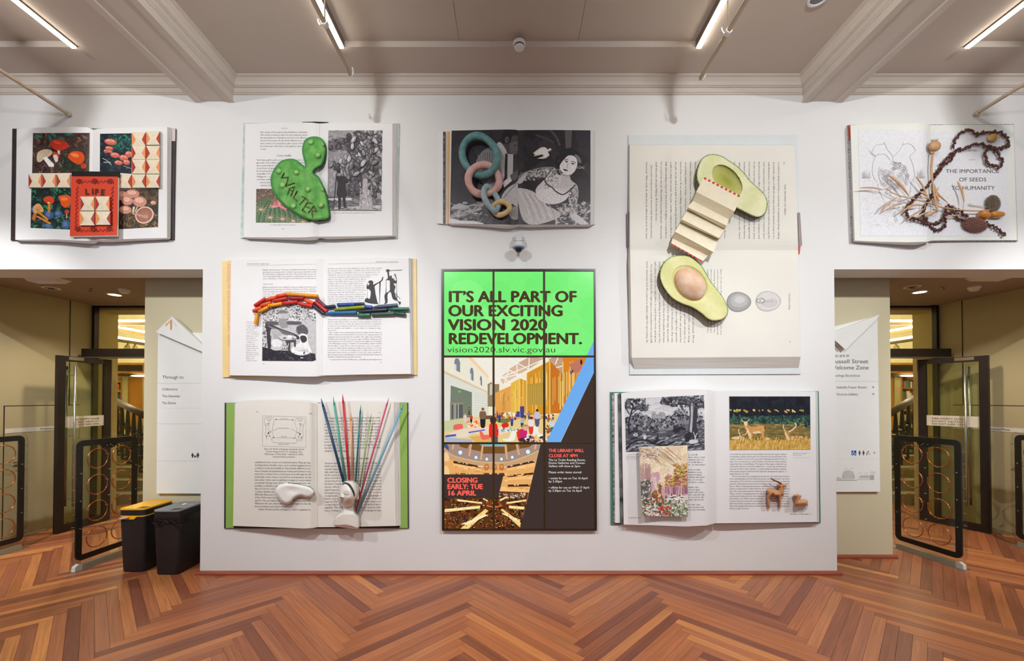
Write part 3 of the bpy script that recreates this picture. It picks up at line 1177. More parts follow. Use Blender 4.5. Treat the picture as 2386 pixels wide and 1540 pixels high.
# upper right picture
q = [(1122, 200), (1480, 195), (1475, 650), (1120, 622)]
pr = Print(p1r, Z, q, seed=3)
pr.poly(q, (22, 32, 46))
pr.scatter(1120, 200, 1480, 640, 200, 6, 26, [(18, 44, 52), (34, 58, 72), (14, 24, 34), (52, 74, 92), (24, 66, 62)], 0.5)
pr.scatter(1250, 210, 1480, 400, 110, 6, 20, [(24, 96, 84), (36, 122, 96), (18, 66, 66)], 0.6)
pr.line([(1150, 475), (1200, 500), (1250, 550)], 7, (190, 190, 180)); pr.line([(1160, 520), (1240, 520)], 10, (170, 178, 178)); pr.line([(1380, 560), (1475, 590)], 7, (170, 160, 160))
for x, y, w, h in ((1240, 290, 70, 34), (1225, 362, 46, 22), (1190, 395, 26, 20), (1235, 402, 28, 16), (1290, 440, 54, 30), (1388, 470, 50, 34), (1445, 430, 42, 36), (1330, 525, 48, 26), (1420, 520, 40, 30)):
    pr.ell(x, y, w, h, (208, 104, 88), 8); pr.ell(x - 4, y - h * .3, w * .7, h * .45, (236, 158, 134), 8)
    for k in range(5):
        pr.line([(x, y - h * .4), (x - w * .8 + k * w * .4, y + h * .8)], 2.5, (170, 72, 66))
pr.build('mushroom_photo', M_photo, b1)
# lower left picture
q = [(352, 812), (812, 812), (800, 1275), (342, 1255)]
pr = Print(p1l, Z, q, seed=4)
pr.poly(q, (26, 40, 40))
pr.scatter(340, 810, 815, 1275, 260, 8, 30, [(20, 70, 56), (30, 110, 76), (18, 28, 34), (44, 66, 74), (16, 44, 48), (60, 130, 90)], 0.5)
for x, y, rx, ry in ((550, 1110, 56, 48), (655, 1100, 48, 44), (545, 1240, 60, 34), (740, 1220, 50, 60), (385, 1050, 40, 40)):
    pr.ell(x, y, rx, ry, (62, 96, 136), 20, 8); pr.ell(x - 8, y - 8, rx * .5, ry * .5, (96, 130, 164), 20, 7)
pr.blob([(485, 935), (520, 905), (580, 905), (610, 950), (590, 980), (560, 992), (510, 970)], (216, 70, 30)); pr.poly([(538, 985), (565, 985), (562, 1082), (536, 1080)], (214, 128, 56)); pr.ell(545, 975, 16, 8, (250, 210, 160))
pr.blob([(655, 905), (720, 888), (785, 900), (790, 985), (735, 1030), (690, 1000), (672, 950)], (226, 88, 32)); pr.ell(720, 930, 40, 20, (244, 130, 60))
pr.blob([(368, 1050), (390, 1000), (440, 985), (485, 1040), (480, 1080), (430, 1075), (395, 1105)], (226, 170, 110))
for k in range(8):
    pr.line([(425, 1070), (380 + k * 14, 1010 + abs(k - 4) * 8)], 3, (176, 110, 60))
pr.poly([(415, 1080), (440, 1070), (545, 1160), (530, 1175)], (222, 136, 52)); pr.poly([(405, 1130), (425, 1120), (575, 1200), (560, 1220)], (222, 136, 52)); pr.ell(385, 1130, 22, 44, (206, 112, 44), 15)
pr.ell(750, 1075, 26, 22, (204, 58, 40)); pr.poly([(742, 1090), (756, 1090), (754, 1150), (738, 1150)], (190, 150, 100))
for _ in range(24):
    x, y = pr.rnd.uniform(350, 780), pr.rnd.uniform(1080, 1270)
    pr.line([(x, y), (x + pr.rnd.uniform(-30, 30), y + pr.rnd.uniform(-12, 12))], 3, (190, 190, 180))
pr.build('mushroom_photo', M_photo, b1)
# lower right picture
q = [(1300, 830), (1778, 812), (1772, 1245), (1298, 1272)]
pr = Print(p1r, Z, q, seed=5)
pr.poly(q, (48, 36, 26))
pr.scatter(1300, 1080, 1780, 1270, 220, 6, 26, [(120, 88, 50), (74, 56, 36), (150, 116, 70), (96, 74, 44), (56, 42, 30)], 0.5)
pr.scatter(1560, 820, 1780, 1000, 50, 14, 40, [(70, 54, 34), (96, 74, 46), (56, 44, 30)], 0.8)
for x, y, w, h in ((1360, 890, 58, 56), (1485, 872, 78, 48), (1428, 950, 66, 52), (1568, 962, 78, 60), (1405, 1052, 72, 46), (1720, 975, 34, 24)):
    pr.ell(x, y, w, h, (202, 140, 118), 4); pr.ell(x - 6, y - h * .25, w * .65, h * .5, (230, 180, 158), 4)
pr.poly([(1490, 1020), (1515, 1015), (1500, 1085), (1480, 1085)], (226, 200, 176)); pr.poly([(1530, 1020), (1552, 1015), (1520, 1080), (1505, 1080)], (206, 178, 150))
pr.ell(1620, 1112, 108, 96, (228, 190, 170), -25); pr.ell(1618, 1110, 92, 80, (150, 92, 72), -25)
for k in range(22):
    a = R(k * 360 / 22)
    pr.line([(1640, 1130), (1618 + 84 * math.cos(a), 1108 + 78 * math.sin(a))], 4, (196, 140, 116))
pr.poly([(1475, 1100), (1490, 1086), (1660, 1125), (1655, 1150)], (190, 150, 130))
pr.build('mushroom_photo', M_photo, b1)

# orange notebook lying on the book
def lay(pg, x, y, extra=0.0):
    return -pg.P(*Z(x, y), 0).y + extra
dn = 0.135
nb = thing('notebook', 'orange notebook titled LIFE with black binding on the mushroom book', 'notebook', U(*Z(1050, 1360), -0.11))
quad = [(803, 622), (1320, 628), (1308, 1338), (783, 1348)]
pts = [U(*Z(*p), -dn) for p in quad]
MB().prism(pts, (0, 0.003, 0)).build('cover', mat('notebook_orange', (214, 66, 38), 0.5, var=0.04), nb)
pts2 = [U(*Z(*p), -dn + 0.0032) for p in ((803, 625), (1318, 630), (1305, 1345), (790, 1355))]
MB().prism(pts2, (0, 0.022, 0)).build('pages', M_cream, nb)
pts3 = [U(*Z(*p), -dn - 0.0015) for p in ((801, 620), (1321, 626), (1319, 680), (803, 676))]
MB().prism(pts3, (0, 0.027, 0)).build('binding_strip', M_black, nb)
fs = Flat(dn)
pr = Print(fs, Z, seed=6)
BR = (120, 36, 26)
def scroll(x0, y0, x1, y1, n, amp):
    for k in range(n):
        t = (k + .5) / n
        x, y = lerp(x0, x1, t), lerp(y0, y1, t)
        s_ = 1 if k % 2 else -1
        dx, dy = (x1 - x0) / n, (y1 - y0) / n
        px_, py_ = -dy / (abs(dx) + abs(dy)) * amp, dx / (abs(dx) + abs(dy)) * amp
        pr.curve([(x - dx * .6, y - dy * .6), (x + px_ * s_, y + py_ * s_), (x + dx * .6, y + dy * .6)], 5, BR)
        pr.ell(x + px_ * s_ * .7, y + py_ * s_ * .7, 6, 6, BR, n=8)
scroll(900, 738, 1215, 738, 14, 14); scroll(880, 1290, 1210, 1285, 14, 14)
scroll(866, 790, 850, 1250, 20, 12); scroll(1262, 790, 1245, 1245, 20, 12)
for x, y, r in ((1060, 745, 46), (885, 745, 42), (1235, 745, 42), (1045, 1280, 46), (870, 1280, 42), (1225, 1275, 42)):
    for k in range(7):
        a = R(180 + k * 30)
        pr.curve([(x, y + r * .4), (x + r * .6 * math.cos(a), y + r * .6 * math.sin(a)), (x + r * math.cos(a + .5), y + r * math.sin(a + .5))], 6, BR)
    pr.ell(x, y, r * .25, r * .3, BR)
for ch, x, y, a in (('L', 955, 882, -4), ('I', 1028, 878, 0), ('F', 1060, 880, 3), ('E', 1125, 884, 6)):
    pr.text(ch, x, y, 60, (74, 40, 34), bold=0.05, res=3, right=(math.cos(R(a)), math.sin(R(a))), up=(math.sin(R(a)), -math.cos(R(a))), sx=0.95)
pr.build('cover_print', M_print, nb)

# folded paper tiles
M_tile = mat('folded_paper', (228, 214, 188), 0.65, var=0.05, scale=40)
M_tred = mat('flap_red', (172, 52, 40), 0.6, var=0.08, scale=60)
M_tor = mat('flap_orange', (232, 140, 84), 0.6, var=0.08, scale=60)
def paper_tile(x0, y0, x1, y1, left, depth, lab):
    """left: which colour the left flap has"""
    c = [(x0, y0), (x1, y0), (x1, y1), (x0, y1)]
    base = U(*Z((x0 + x1) / 2, y1), -depth)
    t = thing('folded_paper_tile', lab, 'paper tile', base, 'folded paper tiles on the mushroom book')
    th = 0.022
    back = [U(*Z(*p), -depth) for p in c]
    cx, cy = (x0 + x1) / 2, (y0 + y1) / 2
    front = [U(*Z(*p), -depth - th * .8) for p in c]
    mid = U(*Z(cx, cy), -depth - th * 1.25)
    V = back + front + [mid]
    obj('sheet', V, [(0, 1, 5, 4), (1, 2, 6, 5), (2, 3, 7, 6), (3, 0, 4, 7), (4, 5, 8), (5, 6, 8), (6, 7, 8), (7, 4, 8)][0:8], M_tile, t)
    for side in (0, 1):
        xe = x0 + 2 if side == 0 else x1 - 2
        xi = x0 + (x1 - x0) * .27 if side == 0 else x1 - (x1 - x0) * .27
        m = (M_tred if left == 'r' else M_tor) if side == 0 else (M_tor if left == 'r' else M_tred)
        tri = [(xe, y0 + 3), (xi, cy + 8), (xe, y1 - 3)]
        V = [U(*Z(*tri[0]), -depth - th * .8 - .002), U(*Z(*tri[1]), -depth - th * 1.06 - .002), U(*Z(*tri[2]), -depth - th * .8 - .002)]
        MB().prism(V, (0, 0.0015, 0)).build('flap', m, t)
rows = [(178, 330), (335, 487), (490, 648), (655, 805)]
for r_, (ya, yb) in enumerate(rows):
    dr = 'oror'[r_] if False else ('o' if r_ in (0, 3) else 'r')
    for c_, (xa, xb) in enumerate(((1478, 1632), (1637, 1793))):
        nm = ['top', 'second', 'third', 'bottom'][r_]
        lab = 'cream folded paper tile in the right-page column, %s row, %s of the pair' % (nm, 'left' if c_ == 0 else 'right')
        paper_tile(xa, ya + (-6 if c_ else 4) * (r_ == 0), xb, yb + (-6 if c_ else 4) * (r_ == 0), dr, lay(p1r, (xa + xb) / 2, (ya + yb) / 2, .004), lab)
paper_tile(1322, 655, 1474, 808, 'o', lay(p1r, 1400, 730, .004), 'cream folded paper tile touching the right edge of the orange notebook')
for k, (xa, xb) in enumerate(((318, 463), (472, 625), (632, 788))):
    paper_tile(xa, 650, xb, 802, 'r', lay(p1l, (xa + xb) / 2, 725, .004), 'cream folded paper tile in the left-page row, %s from the page edge' % ('first', 'second', 'third')[k])
for k, (xa, ya, xb, yb, l_) in enumerate(((898, 905, 1060, 1062, 'r'), (1068, 903, 1230, 1064, 'r'), (893, 1070, 1063, 1228, 'o'), (1072, 1070, 1240, 1222, 'o'))):
    paper_tile(xa, ya, xb, yb, l_, dn + .0025, 'cream folded paper tile on the orange notebook, %s of four' % ('upper left', 'upper right', 'lower left', 'lower right')[k])

# ------------------------------------------------------------------ 2 cactus
Z = zoom(540, 270, 4.8119)
b2 = new_book('giant open book about cactus with an old cactus engraving on its right page', Z(970, 1365))
M_cov2 = mat('cactus_book_cover', (206, 212, 208), 0.5, var=0.2, scale=18, var_col=(160, 190, 190))
cover_board(Z, [(130, 78), (1880, 82), (1855, 1372), (97, 1370)], M_cov2, b2)
strip(Z, [(787, 68), (940, 64), (1085, 70), (1080, 80), (787, 82)], M_black, b2, 'spine_cloth', 0.03)
strip(Z, [(757, 1362), (1190, 1356), (1188, 1372), (910, 1384), (757, 1378)], M_black, b2, 'spine_cloth', 0.03)
p2l = Page(Z, [(150, 87), (500, 77), (780, 74), (900, 76), (985, 86)], [(133, 1360), (500, 1362), (800, 1362), (968, 1352)], PROF_L)
p2r = Page(Z, [(1802, 86), (1400, 76), (1100, 78), (988, 86)], [(1800, 1340), (1400, 1350), (968, 1354)], PROF_R)
page_block(p2l, [Z(146, 88), Z(128, 1360)], M_paper, M_edge, b2, 'left_pages')
page_block(p2r, [Z(1868, 86), Z(1848, 1352)], M_paper, M_edge, b2, 'right_pages')
pr = Print(p2l, Z, seed=8)
pr.text('CACTUS', 555, 145, 12, GREY, width=70, res=1)
para(pr, ['from a patch of this cactus as they would from a rattlesnake.', 'This variety of cactus is said to be very long lived, and as', 'the material grows in abundance near by it is not difficult to',
          'renew it if necessary. As the thorns will pierce an oxhide', 'here or there, it is necessary to place a piece of timber in', 'the bottom bar of the fence of the guard to allow repairs', 'to come.'], 320, 190, 31.5, 17, INK, 532)
pr.text('Cactus Graffiti', 505, 454, 20, INK, width=160, res=1)
para(pr, ['Visit any public park or botanic garden that is an', 'growth of prickly pear cactus and you will find', 'has etched their name in the flesh of the plant', 'novel form of graffiti and these names can', 'be found in places where there are the', 'of graffiti. For example, there is the',
          'Singapore - a city that tries to keep', 'our time completely free of such'], 278, 502, 31, 17, INK, 560, full=50)
para(pr, ['Across the world the same', 'custom, and there are'], 318, 754, 31, 17, INK, 540, full=50)
greek(pr, 430, 1226, 285, 12, GREY); pr.text('58', 562, 1274, 14, GREY, res=1)
pr.build('printed_text', M_print, b2)
q = [(275, 818), (890, 818), (885, 1196), (270, 1196)]
pr = Print(p2l, Z, q, seed=9)
pr.poly(q, (96, 78, 62))
pr.scatter(270, 815, 900, 1000, 240, 5, 14, [(140, 116, 92), (72, 56, 44), (170, 146, 116), (110, 84, 66)], .8)
pr.blob([(275, 1200), (275, 1010), (380, 930), (520, 920), (700, 1000), (880, 1120), (890, 1200)], (70, 104, 58))
for k in range(9):
    pr.curve([(300 + k * 60, 1200), (330 + k * 52, 1080), (420 + k * 20, 950)], 16, (48, 78, 44)); pr.curve([(320 + k * 60, 1200), (350 + k * 52, 1080), (432 + k * 20, 955)], 8, (104, 140, 84))
for _ in range(60):
    a = pr.rnd.uniform(150, 400); x, y = 530, 1010
    r_ = pr.rnd.uniform(50, 130)
    pr.line([(x, y), (x + r_ * math.cos(R(a)), y + r_ * .9 * math.sin(R(a)))], 12, pr.rnd.choice([(222, 120, 128), (206, 92, 100), (236, 162, 158)]), taper=True)
for x, y in ((430, 1140), (570, 1155), (690, 1180), (330, 1050), (800, 1190)):
    for k in range(10):
        a = R(k * 36 + x); pr.line([(x, y), (x + 80 * math.cos(a), y + 55 * math.sin(a))], 5, (230, 190, 160), taper=True)
pr.build('cactus_photo', M_photo, b2)
q = [(1083, 163), (1688, 162), (1672, 1055), (1072, 1052)]
pr = Print(p2r, Z, q, seed=10)
pr.poly(q, (150, 145, 150))
pr.poly([(1080, 160), (1690, 160), (1690, 390), (1080, 380)], (158, 154, 158))
pr.scatter(1080, 160, 1690, 380, 160, 10, 40, [(146, 142, 148), (168, 164, 168), (132, 128, 134)], .25, rot=0)
pr.scatter(1080, 200, 1420, 390, 120, 10, 34, [(78, 74, 80), (96, 92, 98), (64, 60, 68), (110, 106, 110)], .7, within=lambda x, y: y > 290 - (x - 1080) * .25)
pr.scatter(1080, 390, 1300, 900, 120, 8, 30, [(166, 162, 164), (140, 136, 140), (182, 178, 180)], .3)
pr.scatter(1280, 180, 1690, 900, 160, 20, 50, [(72, 68, 74), (88, 84, 90), (60, 56, 62)], .8, within=lambda x, y: x > 1300 + (y - 200) * .05)
rr_ = pr.rnd
for _ in range(230):
    x, y = rr_.uniform(1080, 1690), rr_.uniform(160, 860)
    lim = 1560 - (y - 160) * 1.1 if y < 520 else 1090 + (y - 520) * .75
    if y < 380: lim = 1330 if y > 220 else 1430
    if x < lim:
        continue
    a, L = rr_.uniform(-60, 60) + 90, rr_.uniform(24, 48)
    b_ = rr_.choice((84, 104, 128, 150, 172)) - (30 if y > 560 else 0)
    pr.ell(x, y, L + 4, L * .48 + 4, (46, 42, 48), a, 10)
    pr.ell(x, y, L, L * .48, (b_, b_ - 4, b_ + 2), a, 10)
    pr.ell(x - 5, y - 5, L * .6, L * .2, (min(230, b_ + 34),) * 3, a, 8)
pr.scatter(1300, 780, 1450, 960, 60, 10, 30, [(90, 86, 90), (70, 66, 72)], .5)
pr.poly([(1072, 900), (1680, 930), (1680, 1060), (1072, 1060)], (104, 100, 104))
pr.poly([(1072, 925), (1340, 918), (1350, 948), (1075, 950)], (206, 203, 204)); pr.poly([(1072, 1030), (1680, 1000), (1680, 1060), (1072, 1060)], (188, 185, 187))
pr.scatter(1075, 940, 1680, 1050, 120, 6, 28, [(84, 80, 84), (124, 120, 122), (150, 146, 148)], .3, rot=0)
pr.line([(1175, 640), (1142, 1010)], 8, (36, 32, 38))
pr.blob([(1172, 690), (1200, 665), (1240, 672), (1285, 690), (1295, 740), (1270, 760), (1284, 890), (1180, 898), (1188, 760)], (44, 40, 46))
pr.poly([(1192, 890), (1228, 890), (1222, 1045), (1194, 1045)], (40, 36, 42)); pr.poly([(1238, 890), (1272, 890), (1284, 1030), (1256, 1032)], (40, 36, 42))
pr.ell(1208, 650, 22, 28, (150, 142, 142)); pr.poly([(1176, 608), (1216, 606), (1218, 640), (1182, 644)], (40, 36, 42))
pr.blob([(1470, 720), (1495, 690), (1525, 720), (1520, 790), (1560, 900), (1572, 1030), (1440, 1035), (1430, 980), (1462, 870)], (176, 170, 174))
pr.scatter(1440, 800, 1570, 1030, 60, 8, 24, [(200, 196, 198), (140, 134, 140), (160, 155, 160)], .4, rot=90)
pr.ell(1488, 678, 24, 28, (120, 112, 116))
pr.build('cactus_engraving', M_photo, b2)
pr = Print(p2r, Z); greek(pr, 1130, 1092, 480, 11, GREY); pr.build('printed_text', M_print, b2)
# clay cactus
out = [Z(*p) for p in catmull([(560, 500), (640, 480), (720, 490), (790, 545), (820, 570), (815, 520), (790, 420), (790, 350), (820, 270), (880, 235), (960, 232), (1020, 262), (1055, 320), (1062, 400), (1045, 500), (1010, 565), (950, 600), (925, 640),
                                (975, 680), (1020, 760), (1060, 850), (1085, 950), (1100, 1060), (1103, 1130), (1075, 1165), (1000, 1178), (900, 1178), (800, 1150), (700, 1090), (600, 1020), (520, 940), (465, 860), (438, 770), (435, 690), (465, 610), (510, 545)], 4, True)]
bumps = [Z(*p) for p in ((885, 290), (1035, 310), (965, 440), (525, 615), (725, 630), (565, 775), (850, 820), (1030, 815), (690, 1005), (1000, 1000))]
walter = [[(590, 640), (560, 700), (635, 690), (610, 790), (705, 755)], [(625, 890), (650, 815), (705, 800), (665, 905)], [(645, 830), (690, 850)], [(735, 845), (690, 925), (735, 955)], [(790, 905), (860, 950)], [(830, 925), (760, 1000)],
          [(905, 985), (850, 975), (790, 1060), (825, 1085)], [(830, 1020), (875, 1035)], [(860, 1090), (920, 1015), (955, 1075), (900, 1065), (910, 1140)]]
wseg = [(Z(*a), Z(*b)) for l in walter for a, b in zip(l, l[1:])]
def hc(x, y, d):
    h = dome(d, 9, .05) + .012 * noise.noise(Vector((x * .06, y * .06, 7))) * min(1, d / 10)
    for bx, by in bumps:
        r_ = math.hypot(x - bx, y - by) / 9.0
        if r_ < 1:
            h += .022 * (1 - r_ * r_) ** 1.2
    m = min(seg_dist((x, y), a, b) for a, b in wseg)
    if m < 1.6:
        h -= .012 * (1 - m / 1.6)
    return h
def cc_(x, y, d):
    m = min(seg_dist((x, y), a, b) for a, b in wseg)
    t = max(0, min(1, .5 + .9 * noise.noise(Vector((x * .07, y * .05, 3))) + .3 * noise.noise(Vector((x * .2, y * .16, 1)))))
    c = (lerp(78, 118, t), lerp(152, 180, t), lerp(66, 90, t))
    for bx, by in bumps:
        if math.hypot(x - bx, y - by) < 5:
            c = (150, 196, 124)
    if d < 5:
        c = (70, 146, 74)
    if m < 1.3:
        c = (86, 70, 48)
    return c
M_clay = mat_vcol('painted_clay', 0.55, 0.08, 25, bump=0.15)
mid2 = Flat(0.106)
ct = thing('clay_cactus', 'green clay cactus model scratched with the name WALTER', 'sculpture', U(*Z(1000, 1175), -.1))
Relief(mid2, out, hc, 1.7, cc_).build('cactus_body', M_clay, ct)
# ------------------------------------------------------------------ 3 black-and-white photograph with clay rings
Z = zoom(1000, 280, 4.4)
b3 = new_book('giant open book filled by a black and white photograph of a couple', Z(910, 1070))
M_cov3 = mat('photo_book_cover', (210, 208, 208), 0.5, var=0.03)
cover_board(Z, [(140, 113), (1702, 116), (1697, 1070), (140, 1068)], M_cov3, b3)
strip(Z, [(88, 112), (160, 114), (156, 1064), (80, 1058)], M_paper, b3, 'fold_out_page', .02)
strip(Z, [(142, 118), (166, 118), (162, 1062), (142, 1062)], mat('striped_page', (120, 118, 120), .5, var_col=(40, 38, 42), scale=40), b3, 'picture_page_edge', .026)
strip(Z, [(180, 118), (204, 118), (198, 1062), (178, 1062)], mat('orange_page', (222, 170, 110), .5, var=.05), b3, 'orange_page_edge', .034)
p3l = Page(Z, [(226, 106), (500, 99), (800, 93), (880, 95), (908, 102)], [(208, 1060), (500, 1067), (800, 1078), (910, 1070)], PROF_L)
p3r = Page(Z, [(1657, 102), (1300, 98), (1000, 99), (910, 102)], [(1657, 1073), (1300, 1072), (910, 1070)], PROF_R)
page_block(p3l, [Z(202, 112), Z(196, 1062)], M_paper, M_edge, b3, 'left_pages')
page_block(p3r, [Z(1698, 116), Z(1695, 1064)], M_paper, M_edge, b3, 'right_pages')
q = [(230, 107), (907, 103), (909, 1069), (212, 1060)]
pr = Print(p3l, Z, [(230, 107), (500, 101), (800, 95), (880, 97), (910, 103), (911, 1069), (800, 1075), (500, 1065), (212, 1059)], seed=11)
pr.poly([(200, 80), (920, 80), (920, 1090), (200, 1090)], (42, 39, 46))
pr.scatter(220, 100, 910, 800, 60, 40, 110, [(46, 43, 50), (38, 35, 42), (50, 46, 53)], .6)
pr.blob([(740, 250), (760, 150), (820, 100), (905, 95), (912, 330), (860, 350), (800, 345), (770, 300)], (74, 68, 72))
pr.blob([(745, 230), (750, 140), (820, 92), (912, 92), (912, 150), (850, 165), (830, 230), (790, 240)], (34, 31, 38))
pr.ell(797, 200, 20, 32, (104, 98, 100), 10); pr.ell(800, 200, 10, 20, (60, 56, 60), 10)
pr.blob([(830, 235), (880, 220), (912, 230), (912, 300), (880, 345), (845, 345), (825, 300)], (96, 90, 92))
pr.line([(865, 258), (900, 255)], 7, (36, 33, 40)); pr.line([(868, 325), (895, 322)], 6, (46, 42, 48))
pr.blob([(690, 260), (735, 230), (800, 340), (790, 470), (760, 620), (730, 640), (720, 430)], (190, 186, 188))
pr.poly([(805, 345), (862, 350), (858, 560), (800, 600)], (182, 178, 180))
pr.poly([(780, 340), (805, 345), (800, 600), (770, 610)], (38, 35, 42))
pr.blob([(470, 480), (500, 380), (570, 300), (660, 285), (720, 400), (740, 560), (720, 700), (600, 690), (480, 560)], (136, 132, 134))
for k in range(9):
    pr.curve([(500 + k * 24, 330 + abs(k - 4) * 6), (510 + k * 22, 460), (520 + k * 20, 640)], 9, (104, 100, 103))
pr.poly([(750, 640), (830, 575), (850, 620), (770, 690)], (206, 202, 204)); pr.blob([(830, 570), (880, 530), (912, 510), (912, 580), (860, 620)], (92, 86, 90))
pr.blob([(740, 790), (800, 700), (880, 650), (912, 640), (912, 900), (830, 890), (780, 830)], (184, 180, 182)); pr.curve([(760, 800), (830, 720), (905, 640)], 8, (120, 116, 118))
pr.blob([(215, 990), (330, 900), (480, 850), (620, 800), (640, 860), (500, 930), (330, 990), (225, 1030)], (150, 146, 148))
pr.scatter(215, 840, 640, 1050, 160, 8, 30, [(110, 106, 110), (180, 176, 178), (70, 66, 72), (140, 136, 138)], .35, rot=-15)
pr.blob([(215, 1060), (212, 1010), (330, 1030), (460, 1035), (560, 1065)], (204, 200, 202)); pr.blob([(225, 900), (300, 855), (340, 860), (400, 890), (300, 910)], (170, 166, 168))
pr.scatter(560, 880, 910, 1070, 90, 14, 44, [(50, 46, 53), (70, 66, 72), (60, 56, 62)], .5)
pr.blob([(820, 960), (850, 900), (912, 890), (912, 1010), (850, 1010)], (150, 146, 148))
pr.build('couple_photo', M_photo, b3)
pr = Print(p3r, Z, [(1654, 104), (1300, 100), (1000, 101), (908, 103), (908, 1069), (1300, 1070), (1654, 1071)], seed=12)
pr.poly([(900, 80), (1670, 80), (1670, 1090), (900, 1090)], (44, 41, 48))
pr.scatter(910, 100, 1660, 820, 70, 40, 120, [(48, 45, 52), (38, 36, 42), (54, 50, 57)], .6)
pr.poly([(1390, 100), (1465, 100), (1455, 280), (1400, 290)], (92, 88, 90)); pr.poly([(1490, 100), (1660, 100), (1660, 400), (1540, 330)], (54, 50, 58))
pr.curve([(1240, 100), (1300, 170), (1340, 260)], 18, (84, 80, 84)); pr.curve([(1090, 150), (1200, 190), (1280, 230)], 20, (70, 66, 72))
pr.poly([(910, 880), (1660, 830), (1660, 1090), (910, 1090)], (70, 66, 72))
pr.scatter(1300, 850, 1660, 1080, 200, 10, 30, [(120, 116, 120), (160, 156, 158), (50, 46, 53), (90, 86, 90), (190, 186, 188)], .4)
# skirt, body, arms, face
pr.blob([(905, 720), (960, 700), (1080, 740), (1180, 860), (1300, 920), (1345, 980), (1240, 1035), (1080, 1072), (980, 1040), (930, 930)], (196, 192, 194))
for k in range(8):
    pr.curve([(930 + k * 30, 730 + k * 8), (1000 + k * 34, 880), (1050 + k * 34, 1040 - k * 6)], 10, (172, 168, 170) if k % 2 else (214, 210, 212))
pr.blob([(1090, 720), (1170, 620), (1260, 540), (1330, 560), (1500, 650), (1520, 720), (1450, 760), (1380, 820), (1260, 860), (1150, 830)], (206, 202, 204))
pr.blob([(1170, 700), (1260, 690), (1420, 760), (1380, 830), (1260, 862), (1130, 820), (1095, 745)], (222, 218, 220))
pr.blob([(912, 600), (960, 545), (1080, 500), (1200, 480), (1290, 490), (1300, 560), (1200, 590), (1060, 575), (960, 625), (920, 650)], (150, 146, 148))
pr.scatter(920, 490, 1290, 620, 160, 5, 12, [(200, 196, 198), (104, 100, 104), (180, 176, 178), (80, 76, 82)], .8, within=lambda x, y: abs(y - (600 - (x - 920) * .25)) < 55)
pr.blob([(905, 640), (930, 590), (990, 560), (985, 600), (940, 650)], (190, 186, 188))
pr.scatter(1190, 500, 1330, 700, 90, 4, 10, [(120, 116, 120), (220, 216, 218), (150, 146, 148)], .8)
pr.blob([(1480, 660), (1520, 680), (1530, 780), (1500, 960), (1560, 1010), (1640, 1065), (1560, 1070), (1450, 1000), (1440, 880), (1430, 780)], (176, 172, 174))
pr.scatter(1440, 690, 1525, 950, 110, 5, 12, [(210, 206, 208), (120, 116, 120), (150, 146, 148), (90, 86, 90)], .8)
pr.blob([(1290, 430), (1310, 350), (1360, 305), (1450, 290), (1530, 330), (1562, 400), (1555, 450), (1520, 440), (1530, 400), (1480, 360), (1420, 370), (1380, 410), (1350, 470), (1310, 480)], (34, 31, 38))
pr.blob([(1300, 460), (1330, 440), (1350, 470), (1345, 505), (1310, 490)], (28, 26, 32)); pr.scatter(1300, 330, 1400, 480, 20, 8, 20, [(50, 46, 54), (26, 24, 30)], .7)
pr.blob([(1350, 550), (1360, 620), (1300, 680), (1420, 690), (1480, 650), (1440, 590), (1440, 540)], (196, 192, 194))
pr.blob([(1385, 400), (1430, 362), (1490, 372), (1520, 430), (1500, 510), (1450, 560), (1400, 555), (1350, 520), (1338, 470), (1360, 430)], (224, 220, 222))
pr.curve([(1385, 412), (1410, 402), (1425, 412)], 7, (60, 56, 62)); pr.ell(1408, 425, 14, 8, (50, 46, 52), 10); pr.curve([(1455, 425), (1480, 425), (1500, 440)], 7, (60, 56, 62)); pr.ell(1472, 446, 16, 8, (50, 46, 52), 15)
pr.curve([(1425, 440), (1412, 480), (1425, 492)], 5, (150, 146, 148)); pr.ell(1398, 512, 24, 9, (70, 64, 70), 12); pr.curve([(1375, 500), (1400, 510), (1425, 520)], 4, (40, 36, 42))
pr.curve([(1335, 500), (1345, 540), (1400, 572), (1460, 556)], 10, (150, 146, 150))
pr.blob([(1490, 350), (1535, 370), (1562, 430), (1540, 440), (1515, 400)], (120, 116, 120))
pr.curve([(1180, 590), (1200, 650), (1260, 690), (1300, 730), (1370, 762), (1440, 720), (1500, 660)], 12, (50, 46, 53)); pr.curve([(1270, 490), (1220, 550), (1182, 600)], 9, (50, 46, 53))
for k in range(16):
    pr.ell(1510 + k % 8 * 11, 480 + pr.rnd.uniform(-8, 14), 5, 5, (180, 176, 178), n=6)
pr.scatter(1340, 900, 1500, 960, 60, 8, 18, [(200, 196, 198), (150, 146, 148)], .6); pr.blob([(1450, 980), (1490, 950), (1560, 1000), (1620, 1060), (1540, 1065)], (200, 196, 198))
pr.build('couple_photo', M_photo, b3)

# linked clay rings
def clay_ring(name, label, c, a, b, rot, r_px, depth, amp, phase, col, dark):
    """ellipse half axes a, b in zoom units; depth swings by amp so that links pass over and under"""
    t = thing(name, label, 'clay ring', U(*Z(c[0], c[1] + b), -depth), 'linked clay rings on the photograph book')
    path = []
    rad = r_px / 4.4 / F * (D - depth)
    for k in range(64):
        th = 2 * math.pi * k / 64
        x, y = a * math.cos(th), b * math.sin(th)
        x += 4 * math.sin(3 * th); y += 4 * math.cos(2 * th + 1)
        X, Y = c[0] + x * math.cos(R(rot)) - y * math.sin(R(rot)), c[1] + x * math.sin(R(rot)) + y * math.cos(R(rot))
        path.append(U(*Z(X, Y), -(depth + amp * math.cos(th - R(phase)))))
    m = mat('clay_' + name + label[:6], col, .6, var=.1, scale=22, bump=.3, bscale=50, var_col=dark)
    MB().tube(path, lambda u: rad * (1 + .06 * math.sin(u * 26)), 14, True).build('ring', m, t, True)
